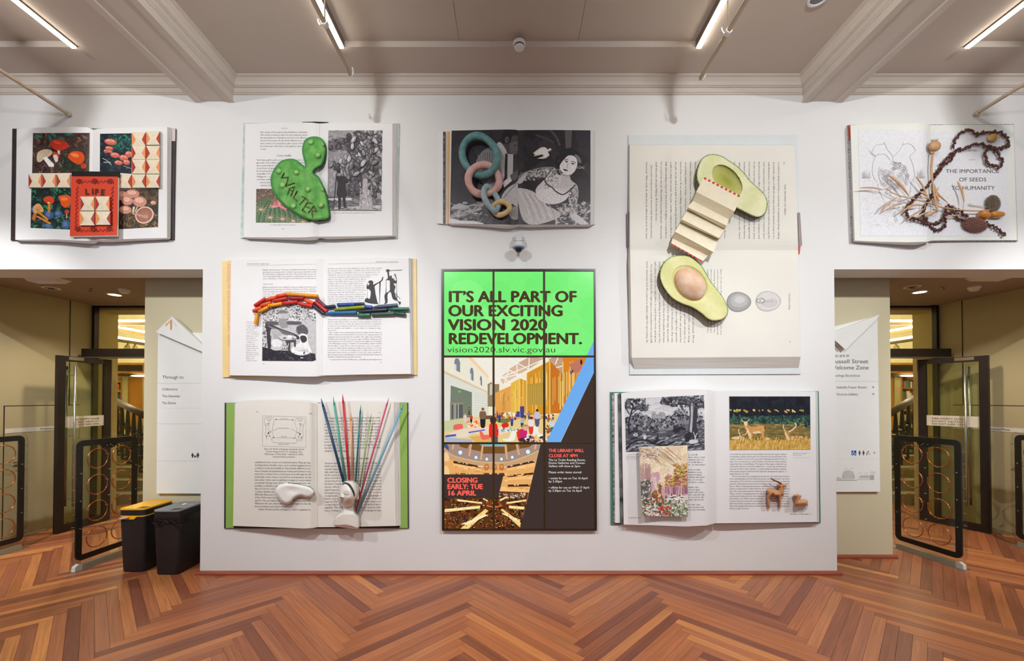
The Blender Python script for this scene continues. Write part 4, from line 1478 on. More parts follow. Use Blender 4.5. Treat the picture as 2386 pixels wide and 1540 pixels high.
clay_ring('clay_ring', 'large teal clay ring, topmost of the linked chain', (520, 364), 172, 205, -22, 37, .165, .035, 20, (104, 150, 150), (82, 128, 132))
clay_ring('clay_ring', 'pink clay ring hanging from the teal ring', (560, 612), 158, 150, 0, 37, .165, .035, 215, (212, 176, 172), (202, 150, 142))
clay_ring('clay_ring', 'narrow pale blue clay ring linking pink and yellow', (636, 806), 58, 130, -24, 29, .165, .04, 190, (158, 180, 186), (138, 164, 172))
clay_ring('clay_ring', 'small yellow clay ring at the bottom of the chain', (738, 904), 86, 66, -14, 27, .15, .02, 330, (214, 188, 146), (206, 172, 122))
out = [Z(*p) for p in catmull([(1065, 340), (1100, 310), (1150, 278), (1195, 280), (1215, 300), (1235, 288), (1252, 295), (1246, 318), (1222, 330), (1234, 355), (1215, 385), (1175, 402), (1120, 400), (1112, 390), (1160, 372), (1155, 362), (1100, 372), (1068, 376), (1078, 355)], 3, True)]
bd = thing('clay_bird', 'small white clay dove lying on the black and white photograph', 'sculpture', U(*Z(1170, 400), -.09))
Relief(p3r, out, lambda x, y, d: dome(d, 5, .03), 1.6).build('bird_body', mat('white_clay', (226, 223, 218), .6, var=.03, bump=.1), bd)

# ------------------------------------------------------------------ 4 avocado book, spine level
Za, Zb = zoom(1440, 290, 4.9674), zoom(1440, 570, 4.813)
b4 = new_book('tall giant open book turned sideways, with avocado halves on it', Zb(1090, 1450))
M_cov4 = mat('avocado_book_cover', (212, 218, 220), 0.45, var=0.02)
idn = lambda x, y: (x, y)
cover_board(idn, [Za(120, 122), Za(2080, 120), Zb(2052, 1450), Zb(132, 1456)], M_cov4, b4)
strip(idn, [Za(2080, 1020), Za(2108, 1018), Za(2132, 1398), Za(2098, 1412)], mat('spine_brown', (150, 130, 126), .5), b4, 'spine_cloth', .03)
strip(idn, [Za(2086, 1412), Za(2114, 1405), Za(2104, 1500), Za(2090, 1502)], mat('head_band_red', (196, 84, 66), .6), b4, 'head_band', .03)
strip(idn, [Za(104, 1010), Za(132, 1010), Za(138, 1455), Za(106, 1400)], mat('spine_purple', (120, 104, 112), .5), b4, 'spine_cloth', .03)
PU = [(0, .045), (.3, .052), (.6, .066), (.85, .084), (.95, .084), (.99, .07), (1, .066)]
PD = [(0, .075), (.3, .08), (.6, .086), (.85, .094), (.95, .09), (.99, .074), (1, .066)]
sp0, sp1 = Za(140, 1455), Za(2085, 1457)
p4u = Page(idn, [Za(135, 236), Za(136, 700), sp0], [Za(2040, 240), Za(2062, 700), sp1], PU, 1)
p4d = Page(idn, [Zb(155, 1268), Zb(145, 600), sp0], [Zb(2046, 1256), Zb(2028, 600), sp1], PD, 1)
page_block(p4u, [Za(130, 232), Za(2042, 236)], M_cream, M_edge_h, b4, 'upper_pages')
page_block(p4d, [Zb(182, 1392), Zb(2026, 1380)], M_cream, M_edge_h, b4, 'lower_pages')
T4a = ['a southern drawl and has a casual way of explaining things, talking', 'around the edges of difficult concepts until the answers seem to re-', "veal themselves. It's easy to see why students rank her among the", 'best science teachers at the University of Kentucky. I reached Carol', 'by phone at her office, a cluttered room where piles of papers and',
       'books cover every surface and spill into the room next door. Jerry', 'had recently returned from a trip to the tropics which apparently', 'involved moving trays of fruit, which she had brought to their kitchen', "table. The more we talk of the seeds, the more we eat,' Carol", "laughed. (There is surely some poetry in that.)", 'Her laughter and her description exactly captured the',
       'seeds as she sees them: babies in a box, packed with lunch. But be-', 'hind that simple idea lie questions that make things a step', 'more complicated. No two seeds are alike, and some have', 'layers that others lack entirely, from the outside in. Carol', 'broke it down: the coats come first, and then the food. They',
       'first grew on the parent, but it is the embryo that comes first.', 'ahead of time, absorbing all of the energy it needs for the', 'leaves called seed leaves, or cotyledons. These are the two halves', 'of a peanut, walnut, or bean - endosperm leaves so large they fill', 'most of the seed. As we were talking, I plucked an avocado pit from',
       'the pile on my desk and split it open with my thumbnail. Inside I', 'could see what she meant. The pale, nut-like cotyledons filled each', 'half, surrounding a tiny nub that held the fledgling root and shoot.', 'For a seed coat, the pit offered little more than varnish - thin, papery', 'stuff that was already flaking off in brown sheets.', "    'Jerry and I study how seeds interact with their environment,'", "Carol said. 'Why seeds do what they do when they do it.' She went"]
dn_ = dict(right=(0, 1), up=(1, 0))
pr = Print(p4u, Za, seed=13)
for k, l in enumerate(T4a):
    full = 66
    w = 892 if len(l) > 56 else 892 * len(l) / full
    x = 1860 - k * (1860 - 330) / (len(T4a) - 1)
    pr.text(l, x - 8, 432, 20, (112, 106, 104), width=w, res=1, **dn_)
pr.text('THE TRIUMPH OF SEEDS', 1925, 690, 18, GREY, width=360, res=1, **dn_); pr.text('10', 1912, 430, 20, GREY, res=1, **dn_)
pr.build('printed_text', M_print, b4)
T4b = ['For an avocado tree, that is somewhat unusual. Most', 'seeds need drying, and a tough protective coat to keep', "that moisture out. An embryo's growth slows to a", 'crawl, a kind of developmental pause that can persist for', 'years until the right conditions are right for germi-', "nation. And yet, she warned, 'If you let those pits dry out,", "they will die.' She reminded me that my avocado",
       'pits were still alive, and, like all seeds, they are live plants that have', 'simply paused, resting on years, waiting until they land in just the', 'right place, at just the right time, to send down roots and grow.', '    For an avocado tree, the right place is somewhere its seeds will', 'never desiccate and the season is always right for sprouting. Its']
pr = Print(p4d, Zb, seed=14)
for k, l in enumerate(T4b):
    w = 915 if len(l) > 44 else 915 * len(l) / 56
    x = 836 - k * (836 - 318) / (len(T4b) - 1)
    pr.text(l, x, 185, 20, (112, 106, 104), width=w, res=1, **dn_)
for k, l in enumerate(['Figure 1.4. Avocado (Persea americana). A thin paper-thin seed', 'coat of an avocado pit covers the two halves and a tiny nub', 'containing the root and shoot. Native to a rainforest,', 'where young trees sprout in the gloom and get', 'established in deep shade. Illustration Suzanne Olive']):
    pr.text(l, 1150 - k * 37, 272, 15, (128, 122, 120), width=740 - 25 * (k > 1), res=1, **dn_)
pr.text('Seed for a Day', 1915, 548, 19, GREY, width=178, res=1, **dn_); pr.text('11', 1918, 1075, 19, GREY, res=1, **dn_)
pr.build('printed_text', M_print, b4)
pr = Print(p4d, Zb, seed=15)
egg = lambda cx, cy, rx, ry, k: [(cx + rx * math.cos(R(a)) * (1 + k * math.sin(R(a)) * 0), cy + ry * math.sin(R(a)) * (1 - .12 * math.cos(R(a)))) for a in range(0, 360, 10)]
pr.poly(egg(1356, 642, 138, 112, 0), (132, 130, 130)); pr.poly(egg(1358, 640, 126, 102, 0), (158, 156, 156)); pr.poly(egg(1362, 630, 96, 74, 0), (176, 174, 173)); pr.poly(egg(1366, 618, 56, 40, 0), (196, 194, 192))
pr.poly(egg(1686, 634, 142, 112, 0), (140, 138, 138)); pr.poly(egg(1686, 634, 138, 108, 0), (208, 205, 202))
for a in range(0, 360, 12):
    pr.line([(1686 + 138 * math.cos(R(a)), 634 + 108 * math.sin(R(a))), (1686 + 126 * math.cos(R(a)), 634 + 98 * math.sin(R(a)))], 4, (140, 138, 138))
pr.blob([(1600, 660), (1660, 700), (1760, 690), (1790, 640), (1720, 600)], (196, 193, 191))
for cx, cy, rx, ry in ((1600, 628, 50, 28), (1618, 628, 24, 22), (1575, 632, 20, 16)):
    pr.curve([(cx + rx * math.cos(R(a)), cy + ry * math.sin(R(a))) for a in range(0, 360, 30)], 4, (110, 108, 108), closed=True)
pr.line([(1650, 640), (1745, 632)], 4, (130, 128, 128))
pr.build('seed_drawing', M_print, b4)
# avocado halves
M_avo = mat_vcol('painted_avocado', .5, .05, 18)
out = [Za(*p) for p in catmull([(905, 560), (940, 440), (1000, 370), (1090, 342), (1190, 360), (1290, 420), (1390, 490), (1460, 560), (1530, 650), (1620, 730), (1690, 800), (1730, 890), (1725, 980), (1690, 1050), (1620, 1082), (1540, 1060), (1440, 1010), (1340, 960), (1220, 900), (1080, 830), (960, 740), (910, 650)], 4, True)]
cvc, cvr = Za(1265, 650), (44, 26)
def cav(x, y):
    dx, dy = x - cvc[0], y - cvc[1]
    a = R(48)
    u, v = (dx * math.cos(a) + dy * math.sin(a)) / cvr[0], (-dx * math.sin(a) + dy * math.cos(a)) / cvr[1]
    return math.hypot(u, v)
def ha(x, y, d):
    h = dome(d, 4, .075)
    c = cav(x, y)
    if c < 1:
        h -= .05 * math.sqrt(1 - c * c)
    return h
def ca(x, y, d):
    if d < .9:
        return (52, 92, 70)
    if d < 2.2:
        return (160, 182, 112)
    c = cav(x, y)
    if c < 1:
        return (lerp(150, 196, c), lerp(152, 196, c), lerp(52, 120, c))
    t = .5 + .5 * math.sin(x * .09 + y * .05)
    return (lerp(214, 226, t), lerp(216, 225, t), lerp(164, 184, t))
av = thing('avocado_half', 'painted avocado half with an empty stone hollow, upper one', 'avocado', U(*Za(1600, 1080), -.09), 'avocado halves on the sideways book')
Relief(Flat(.085), out, ha, 1.9, ca).build('flesh', M_avo, av)
out = [Zb(*p) for p in catmull([(460, 340), (480, 250), (530, 180), (610, 130), (720, 115), (810, 130), (880, 180), (940, 240), (985, 310), (1040, 410), (1110, 500), (1170, 580), (1215, 660), (1237, 740), (1215, 810), (1160, 850), (1070, 862), (1000, 840), (930, 780), (830, 715), (700, 665), (600, 605), (520, 510), (475, 420)], 4, True)]
cvc2 = Zb(805, 440)
def cav2(x, y):
    dx, dy = x - cvc2[0], y - cvc2[1]
    a = R(48)
    return math.hypot((dx * math.cos(a) + dy * math.sin(a)) / 48, (-dx * math.sin(a) + dy * math.cos(a)) / 36)
def ha2(x, y, d):
    h = dome(d, 4, .08)
    c = cav2(x, y)
    if c < 1:
        h -= .03 * math.sqrt(1 - c * c)
    return h
def ca2(x, y, d):
    if d < .9:
        return (60, 120, 92)
    if d < 2.0:
        return (150, 178, 112)
    t = .5 + .5 * math.sin(x * .08 - y * .06)
    return (lerp(206, 220, t), lerp(205, 215, t), lerp(136, 158, t))
av2 = thing('avocado_half', 'painted avocado half still holding its pale stone, lower one', 'avocado', U(*Zb(1070, 860), -.1), 'avocado halves on the sideways book')
Relief(Flat(.097), out, ha2, 1.9, ca2).build('flesh', M_avo, av2)
c = U(*Zb(805, 445), -.16)
k = (D - .16) / F
a = R(48)
MB().ellipsoid(c, Vector((math.cos(a), 0, -math.sin(a))) * 43 * k, Vector((math.sin(a), 0, math.cos(a))) * 32 * k, (0, -.085, 0), 28, 18).build('stone', mat('avocado_stone', (224, 196, 170), .6, var_col=(206, 164, 134), scale=9, bump=.5, bscale=14), av2, True)
# concertina folded paper
fl = [((995, 605), (1430, 830), .215), ((905, 780), (1350, 1005), .225), ((865, 885), (1285, 1100), .155), ((805, 955), (1258, 1170), .225), ((803, 985), (1232, 1215), .16), ((735, 1095), (1172, 1315), .235), ((725, 1130), (1165, 1330), .165),
      ((660, 1240), (1105, 1478), .23), ((632, 1318), (1040, 1520), .165), ((615, 1372), (985, 1580), .185)]
cp = thing('concertina_paper', 'cream concertina-folded paper strip joining the two avocado halves', 'folded paper', U(*Za(800, 1560), -.16))
M_fold = mat('cream_paper', (232, 222, 196), .65, var=.03, scale=20)
for (l0, r0, d0), (l1, r1, d1) in zip(fl, fl[1:]):
    p = [U(*Za(*l0), -d0), U(*Za(*r0), -d0), U(*Za(*r1), -d1), U(*Za(*l1), -d1)]
    MB().prism(p, (0, .003, 0)).build('paper_panel', M_fold, cp)
M_dot = mat('red_border', (206, 62, 58), .6)
q = MB()
for k in range(9):
    t0, t1 = (k + .12) / 9, (k + .68) / 9
    a, b = Vector((995, 605)), Vector((1430, 830))
    w = Vector((-10, 19))
    pts = [a.lerp(b, t0), a.lerp(b, t1), a.lerp(b, t1) + w, a.lerp(b, t0) + w]
    q.prism([U(*Za(*p), -.2185) for p in pts], (0, .002, 0))
q.build('dashed_border', M_dot, cp)
q = MB()
for k in range(8):
    t0, t1 = (k + .1) / 8, (k + .7) / 8
    a, b = Vector((622, 1376)), Vector((985, 1580))
    w = Vector((-6, 18))
    pts = [a.lerp(b, t0), a.lerp(b, t1), a.lerp(b, t1) + w, a.lerp(b, t0) + w]
    q.prism([U(*Za(*p), -.186) for p in pts], (0, .002, 0))
q.build('dashed_border', M_dot, cp)

# ------------------------------------------------------------------ 5 seeds
Z = zoom(1950, 270, 4.8119)
b5 = new_book('giant open book about seeds with a line drawing of cupped hands', Z(1080, 1400))
M_cov5 = mat('seed_book_cover', (206, 206, 208), .5, var_col=(110, 104, 108), scale=70)
cover_board(Z, [(125, 102), (1985, 90), (2028, 1405), (170, 1413)], M_cov5, b5)
strip(Z, [(125, 102), (160, 102), (160, 118), (144, 120), (146, 275), (132, 275)], mat('cover_red', (196, 84, 66), .5), b5, 'cover_corner', .02)
PS = [(0, .05), (.3, .062), (.6, .085), (.85, .112), (.95, .108), (.99, .07), (1, .045)]
PT = [(0, .03), (.5, .034), (.9, .04), (1, .045)]
p5l = Page(Z, [(152, 106), (400, 92), (800, 83), (960, 84), (1020, 90), (1050, 106)], [(200, 1398), (500, 1411), (800, 1417), (1000, 1411), (1080, 1394)], PS)
p5r = Page(Z, [(1980, 100), (1500, 99), (1050, 104)], [(2018, 1392), (1500, 1392), (1080, 1394)], PT)
M_pg5 = mat('seed_book_paper', (228, 230, 224), .55, var=.01)
page_block(p5l, [Z(146, 106), Z(182, 1398)], M_pg5, M_edge, b5, 'left_pages')
page_block(p5r, [Z(1986, 98), Z(2024, 1398)], M_pg5, M_edge, b5, 'right_pages')
for pg, q in ((p5l, [(240, 150), (1030, 158), (1062, 1345), (265, 1345)]), (p5r, [(1068, 165), (1905, 165), (1930, 1350), (1085, 1350)])):
    pr = Print(pg, Z, q); pr.poly(q, (226, 227, 232)); pr.build('page_panel', M_print, b5)
pr = Print(p5l, Z, base=2.8e-3, seed=17)
LN = (150, 142, 146)
for c in ([(360, 385), (400, 440), (440, 455)], [(400, 385), (430, 335), (500, 318), (540, 320), (560, 370)], [(560, 370), (620, 445), (632, 515)], [(632, 455), (700, 390), (735, 325)], [(735, 325), (790, 310), (850, 335), (885, 390)], [(885, 390), (840, 430), (815, 460)],
          [(445, 435), (405, 530), (400, 640), (420, 700), (445, 738)], [(450, 432), (540, 432), (600, 500)], [(815, 460), (850, 540), (870, 640), (865, 690), (840, 735)], [(635, 515), (700, 530), (760, 570), (800, 660)], [(480, 570), (465, 650), (490, 740)], [(830, 740), (820, 860), (780, 920)], [(455, 760), (490, 880), (530, 940)],
          [(400, 380), (395, 420), (440, 452)], [(540, 320), (530, 290)], [(735, 325), (745, 290)], [(800, 660), (805, 720)], [(470, 700), (500, 740)]):
    pr.curve(c, 3.5, LN)
for _ in range(95):
    a, r_ = pr.rnd.uniform(0, 360), pr.rnd.random() ** .5
    x, y = 640 + 165 * r_ * math.cos(R(a)), 680 + 160 * r_ * math.sin(R(a))
    t = pr.rnd.uniform(0, 180)
    pts = [(x + 20 * math.cos(R(k)) * math.cos(R(t)) - 12 * math.sin(R(k)) * math.sin(R(t)), y + 20 * math.cos(R(k)) * math.sin(R(t)) + 12 * math.sin(R(k)) * math.cos(R(t))) for k in range(0, 360, 45)]
    pr.curve(pts, 2.4, (160, 152, 156), closed=True)
for x, y in ((645, 1100), (662, 1165), (590, 980), (640, 1010), (695, 1040), (630, 930), (700, 960), (600, 880), (560, 860)):
    pr.curve([(x + 12 * math.cos(R(k)), y + 24 * math.sin(R(k))) for k in range(0, 360, 45)], 3, LN, closed=True)
for _ in range(420):
    x, y = pr.rnd.uniform(290, 900), pr.rnd.uniform(700, 1240)
    if abs(x - 640) < 160 and y < 900:
        continue
    pr.line([(x, y), (x + pr.rnd.uniform(5, 12), y + pr.rnd.uniform(-3, 3))], 2.5, (184, 178, 182))
for x0 in (330, 940):
    for k in range(26):
        x = x0 + pr.rnd.uniform(-45, 45); pr.line([(x, 690), (x + pr.rnd.uniform(-14, 14), 690 - pr.rnd.uniform(20, 90))], 2, (186, 180, 184))
    pr.line([(x0 - 50, 690), (x0 + 55, 688)], 3, LN)
pr.build('hands_drawing', M_print, b5)
pr = Print(p5r, Z, base=2.8e-3)
BRN = (104, 84, 82)
pr.text('CHAPTER 1', 1425, 398, 19, BRN, width=172, res=2)
pr.line([(1475, 492), (1558, 492)], 3, (160, 150, 150))
pr.text('THE IMPORTANCE', 1220, 640, 42, BRN, width=600, res=3)
pr.text('OF SEEDS', 1368, 734, 42, BRN, width=310, res=3)
pr.text('TO HUMANITY', 1282, 828, 42, BRN, width=490, res=3)
pr.build('printed_text', M_print, b5)
# seed garland
def pg5(x, y):
    return p5l if x < 1050 + (y - 105) * .023 else p5r
def on5(x, y, lift):
    return pg5(x, y).P(*Z(x, y), lift)
paths = [[(1310, 375), (1320, 280), (1390, 200), (1470, 165), (1545, 190), (1590, 215), (1660, 180), (1750, 180), (1840, 185), (1905, 240), (1930, 310), (1880, 350), (1800, 370), (1700, 345), (1600, 315), (1540, 320), (1480, 345), (1390, 375), (1310, 410), (1240, 470), (1180, 530), (1150, 600), (1100, 660), (1060, 720), (1040, 760)],
         [(1720, 350), (1670, 410), (1665, 470), (1710, 540), (1790, 570), (1845, 560), (1850, 500), (1815, 440), (1780, 390), (1740, 350)],
         [(1340, 380), (1300, 450), (1270, 500), (1215, 545), (1160, 600), (1120, 650), (1080, 690)],
         [(1040, 750), (1000, 810), (930, 860), (880, 920), (820, 980), (785, 1040), (775, 1090), (820, 1140), (900, 1165), (970, 1185), (1030, 1210), (1100, 1205), (1160, 1180), (1195, 1120), (1215, 1050), (1260, 1010), (1320, 1050), (1370, 1060), (1410, 1090), (1460, 1135)],
         [(1080, 740), (1075, 850), (1040, 940), (985, 1000), (970, 1090), (1000, 1160), (1050, 1230), (1100, 1280), (1170, 1275), (1215, 1210), (1205, 1130), (1260, 1090), (1320, 1095), (1370, 1150), (1430, 1190)],
         [(1650, 1195), (1710, 1215), (1770, 1245), (1830, 1285), (1885, 1340)]]
gl = thing('seed_garland', 'string of dark red-brown seeds looped over the seed book', 'garland', on5(1100, 1290, 0))
M_seed = mat('dark_seed', (104, 58, 52), .35, var=.3, scale=60, var_col=(66, 36, 34))
M_cord = mat('seed_cord', (70, 44, 40), .7)
rs = random.Random(21)
bm = bmesh.new()
bmesh.ops.create_icosphere(bm, subdivisions=1, radius=1)
seed_me = bpy.data.meshes.new('seed'); bm.to_mesh(seed_me); bm.free()
seed_me.materials.append(M_seed)
seed_me.shade_smooth()
tot = 0
for k, pth in enumerate(paths):
    sm = catmull(pth, 8)
    MB().tube([on5(x, y, .022) for x, y in sm], .004, 6).build('cord', M_cord, gl)
    acc = 0
    for (x0, y0), (x1, y1) in zip(sm, sm[1:]):
        acc += math.hypot(x1 - x0, y1 - y0)
        while acc > 20.5:
            acc -= 20.5
            if tot >= 298:
                break
            o = bpy.data.objects.new('seed', seed_me)
            COL.objects.link(o)
            j = rs.choice((-1, 1)) * rs.uniform(2, 13)
            l_ = math.hypot(x1 - x0, y1 - y0) + 1e-6
            o.location = on5(x1 - (y1 - y0) / l_ * j, y1 + (x1 - x0) / l_ * j, .02 + rs.uniform(0, .012))
            o.scale = (rs.uniform(.013, .02), rs.uniform(.01, .014), rs.uniform(.010, .015))
            o.rotation_euler = (rs.uniform(0, 6), rs.uniform(0, 6), rs.uniform(0, 6))
            o.parent = gl
            o.matrix_parent_inverse = Matrix.Translation(-gl.location)
            tot += 1
# poppy head, pods, cones, acorns
def seed_axis(a, b, lift):
    p, q = on5(*a, lift), on5(*b, lift)
    return p, (q - p)
pp = thing('poppy_pod', 'dried poppy seed head on a stalk across the seed book gutter', 'seed head', on5(1095, 400, .03))
M_pod = mat('dry_pod', (202, 164, 122), .6, var=.12, scale=18, var_col=(176, 132, 92))
M_stalk = mat('dry_stalk', (204, 162, 122), .6, var=.15)
c = U(*Z(1095, 340), -.13)
k = (D - .13) / F / 4.8119
MB().ellipsoid(c, (66 * k, 0, 0), (0, .03, 0), (0, 0, 60 * k), 22, 14).build('pod', M_pod, pp, True)
q = MB()
for i in range(10):
    a = R(i * 36)
    d0 = Vector((math.cos(a), math.sin(a) * .5, 0))
    d1 = Vector((-math.sin(a), math.cos(a) * .5, 0))
    b0 = c + Vector((0, 0, 50 * k))
    q.prism([b0 + d0 * 18 * k - d1 * 8 * k, b0 + d0 * 18 * k + d1 * 8 * k, b0 + d0 * 42 * k + Vector((0, 0, 28 * k))], d0 * .003)
q.build('crown', mat('pod_crown', (150, 108, 70), .6), pp)
MB().tube([U(*Z(x, y), -.125) for x, y in ((1085, 395), (1078, 425), (1068, 500), (1058, 580), (1062, 660), (1075, 760), (1090, 880), (1100, 960), (1120, 1040), (1125, 1080))], lambda u: .009 - .002 * u, 8).build('stalk', M_stalk, pp, True)
MB().lathe([(.012, 0), (.015, .006), (.011, .016)], U(*Z(1075, 432), -.125), (0, 0, 1), 12).build('collar', M_pod, pp, True)
yp = thing('yellow_seed_pod', 'small yellow seed pod inside the upper garland loop', 'seed pod', on5(1745, 290, 0))
c = on5(1745, 245, .024)
MB().ellipsoid(c, (50 * k, 0, 6 * k), (0, .022, 0), (0, 0, 47 * k), 18, 12).build('pod', mat('yellow_pod', (204, 170, 100), .55, var=.15, scale=14, var_col=(180, 138, 72)), yp, True)
MB().tube([on5(1790, 250, .05), on5(1830, 240, .045), on5(1868, 228, .03)], lambda u: .006 - .004 * u, 6).build('stem', M_stalk, yp, True)
q = MB()
for i in range(6):
    q.tube([on5(1700, 215, .05), on5(1690 + i * 3, 205 + i * 14, .05), on5(1702, 270, .05)], .004, 5)
q.build('calyx', M_stalk, yp)
tw = thing('seed_pod_twig', 'dry twig with slender tan seed pods across the seed book', 'twig', on5(1300, 1060, 0))
MB().tube([on5(x, y, .05) for x, y in catmull([(555, 815), (640, 870), (760, 910), (900, 940), (1050, 985), (1200, 1030), (1380, 1055), (1560, 1065), (1710, 1058)], 5)], lambda u: .004 + .003 * u, 8).build('branch', M_stalk, tw, True)
pods = [((255, 808), (520, 830), 9), ((570, 655), (805, 893), 13), ((885, 680), (1010, 900), 9), ((930, 850), (1020, 905), 12), ((485, 1070), (680, 910), 10), ((550, 1052), (740, 985), 8), ((710, 1090), (880, 1000), 10), ((700, 962), (800, 935), 7), ((780, 1020), (950, 1000), 10), ((785, 1172), (985, 1040), 9), ((880, 1150), (1060, 1070), 10),
        ((1005, 1130), (1130, 1070), 12), ((1080, 900), (1130, 1070), 14), ((975, 910), (1050, 945), 8), ((1095, 950), (1140, 800), 8), ((1145, 960), (1100, 780), 12), ((1238, 970), (1060, 765), 9), ((1350, 730), (1428, 970), 10), ((1230, 1145), (1380, 1110), 8), ((1285, 1000), (1330, 1035), 8)]
for (a, b, r_) in pods:
    m_ = ((a[0] + b[0]) / 2 + (b[1] - a[1]) * .06, (a[1] + b[1]) / 2 - (b[0] - a[0]) * .06)
    MB().tube([on5(x, y, .05) for x, y in catmull([a, m_, b], 5)], lambda u, r_=r_: max(.0012, r_ * k * math.sin(math.pi * min(1, max(0, u * .92 + .05))) ** .7), 8).build('seed_pod', M_stalk, tw, True)
for a, b in (((520, 830), (555, 815)), ((805, 893), (850, 925)), ((1425, 970), (1415, 1055)), ((1380, 1110), (1385, 1055)), ((985, 1040), (990, 975)), ((600, 1052), (590, 1000)), ((1238, 970), (1235, 1040))):
    MB().tube([on5(*a, .05), on5(*b, .05)], .0025, 5).build('pod_stalk', M_stalk, tw)
def cone(lab, c, ax, L, Rr, col):
    t = thing('seed_cone', lab, 'seed cone', on5(c[0], c[1] + Rr, 0), 'seed cones on the seed book')
    ctr = on5(c[0], c[1], Rr * k * .36)
    u = Vector((math.cos(R(ax)), 0, -math.sin(R(ax))))
    w = Vector((0, -1, 0)).cross(u)
    m = mat('cone_' + lab[:5], col, .6, var=.25, scale=90)
    m2 = mat('tip_' + lab[:5], tuple(min(255, int(v * 1.4)) for v in col), .6)
    MB().ellipsoid(ctr, w * Rr * k * .93, Vector((0, Rr * k * .36, 0)), u * L * k * .95, 20, 14).build('core', m, t, True)
    q = MB()
    n_ = 0
    for i in range(1, 17):
        th = -math.pi / 2 + math.pi * i / 17
        cnt = max(4, int(22 * math.cos(th)))
        for j in range(cnt):
            p = 2 * math.pi * (j + (i % 2) * .5) / cnt
            nrm = (u * math.sin(th) * .8 + (w * math.cos(p) + Vector((0, 1, 0)) * math.sin(p)) * math.cos(th))
            pos = ctr + u * (math.sin(th) * L * k) + (w * math.cos(p) + Vector((0, .4, 0)) * math.sin(p)) * (math.cos(th) * Rr * k)
            if pos.y > ctr.y + .004:
                continue
            a_ = nrm.orthogonal().normalized() * 9 * k
            b_ = nrm.normalized().cross(a_)
            q.add([pos - a_ - nrm * .004, pos + b_ - nrm * .004, pos + a_ - nrm * .004, pos - b_ - nrm * .004, pos + nrm.normalized() * 12 * k + u * 5 * k], [(0, 1, 4), (1, 2, 4), (2, 3, 4), (3, 0, 4)])
    q.build('scales', m2, t)['kind'] = 'stuff'
cone('small upright dark seed cone right of the twig', (1748, 978), 82, 90, 76, (92, 80, 70))
cone('large reddish brown seed cone lying low on the seed book', (1540, 1222), 8, 138, 82, (98, 66, 60))
for lab, a, b, r_, col in (('amber acorn left of the two under the upright cone', (1602, 1085), (1705, 1140), 46, (200, 132, 62)), ('amber acorn right of the two under the upright cone', (1722, 1105), (1878, 1108), 36, (196, 140, 60))):
    p, d_ = seed_axis(a, b, .035)
    t = thing('acorn', lab, 'acorn', on5(*b, 0))
    L = d_.length
    m = mat('acorn_shell', col, .25, var=.08, scale=12, coat=.4)
    MB().lathe([(.3 * r_ * k, 0), (.8 * r_ * k, L * .05), (r_ * k, L * .2), (r_ * k * 1.02, L * .55), (.85 * r_ * k, L * .82), (.45 * r_ * k, L * .96), (.1 * r_ * k, L)], p, d_, 20).build('nut', m, t, True)
    MB().lathe([(.26 * r_ * k, -.004), (.3 * r_ * k, .002)], p, d_, 14).build('scar', M_pod, t)
ms = thing('match_stalk', 'short pale stalk lying left of the upright seed cone', 'stalk', on5(1600, 1010, 0))
MB().tube([on5(x, y, .02) for x, y in ((1488, 985), (1510, 998), (1590, 1008), (1680, 1025))], lambda u: .007 - .004 * u, 8).build('stem', mat('pale_stalk', (222, 212, 192), .6), ms, True)
# ------------------------------------------------------------------ 6 crayons
Z = zoom(500, 590, 4.8694)
b6 = new_book('giant open book with yellow jacket and a row of crayons across it', Z(1222, 1390))
M_cov6 = mat('yellow_jacket', (232, 206, 140), .5, var=.04, scale=5)
cover_board(Z, [(85, 86), (2288, 62), (2295, 1382), (90, 1408)], M_cov6, b6)
strip(Z, [(140, 84), (182, 82), (174, 1400), (150, 1402)], mat('orange_flap', (236, 190, 138), .5, var=.03), b6, 'jacket_flap', .022)
pr = Print(Flat(.0225), Z, seed=30)
for k in range(46):
    y = 130 + k * 20.5
    if k not in (14, 38):
        greek(pr, 147, y, 34 if k < 30 else 26, 11, (170, 120, 70))
pr.build('printed_text', M_print, b6)
p6l = Page(Z, [(186, 74), (600, 66), (1000, 59), (1180, 60), (1225, 70)], [(173, 1385), (500, 1388), (900, 1397), (1140, 1398), (1222, 1386)], PROF_L)
p6r = Page(Z, [(2202, 54), (1900, 53), (1500, 59), (1300, 64), (1225, 70)], [(2226, 1368), (1600, 1376), (1222, 1386)], PROF_R)
page_block(p6l, [Z(182, 76), Z(168, 1386)], M_paper, M_edge, b6, 'left_pages')
page_block(p6r, [Z(2250, 64), Z(2264, 1376)], M_paper, M_edge, b6, 'right_pages')
pr = Print(p6l, Z, seed=31)
pr.text('TRANSATLANTIC LITERATURE', 365, 127, 11, GREY, width=250, res=1); pr.line([(365, 143), (1155, 122)], 2, (170, 166, 166))
for k, l in enumerate(["Kipling: 'emotion-bump'. The topos of children's ill-temper: a rise when", 'appreciated or amusing as both, in its kind of grotesque results that contain', "the child's failure of adjustment with that of the social's adult. It was a voi-", 'ceover alternately exhibit: the assumptions of adult superiority with the voi-', "cover of Dickens or 'Mrs George' in of E. Nesbit in Tom Adventures."]):
    pr.text(l, 545, 196 + k * 26 - k * 1.0, 15, (118, 112, 112), width=610, res=1, right=(1, -.008))
pr.text("CHILD'S PLAY", 545, 357, 12, GREY, width=120, res=1)
for k, l in enumerate(['Explicit sound-stories were rapidly becoming unreadable and the innocent', 'flourishing of Victorian fiction for children had by the end of the century be-', 'come a morality tale with no innocent name for parody, for Grandma']):
    pr.text(l, 545, 392 + k * 25, 15, (118, 112, 112), width=610, res=1, right=(1, -.006))
for k in range(3):
    greek(pr, 545, 467 + k * 25, (420, 250, 170)[k], 15, (128, 122, 122))
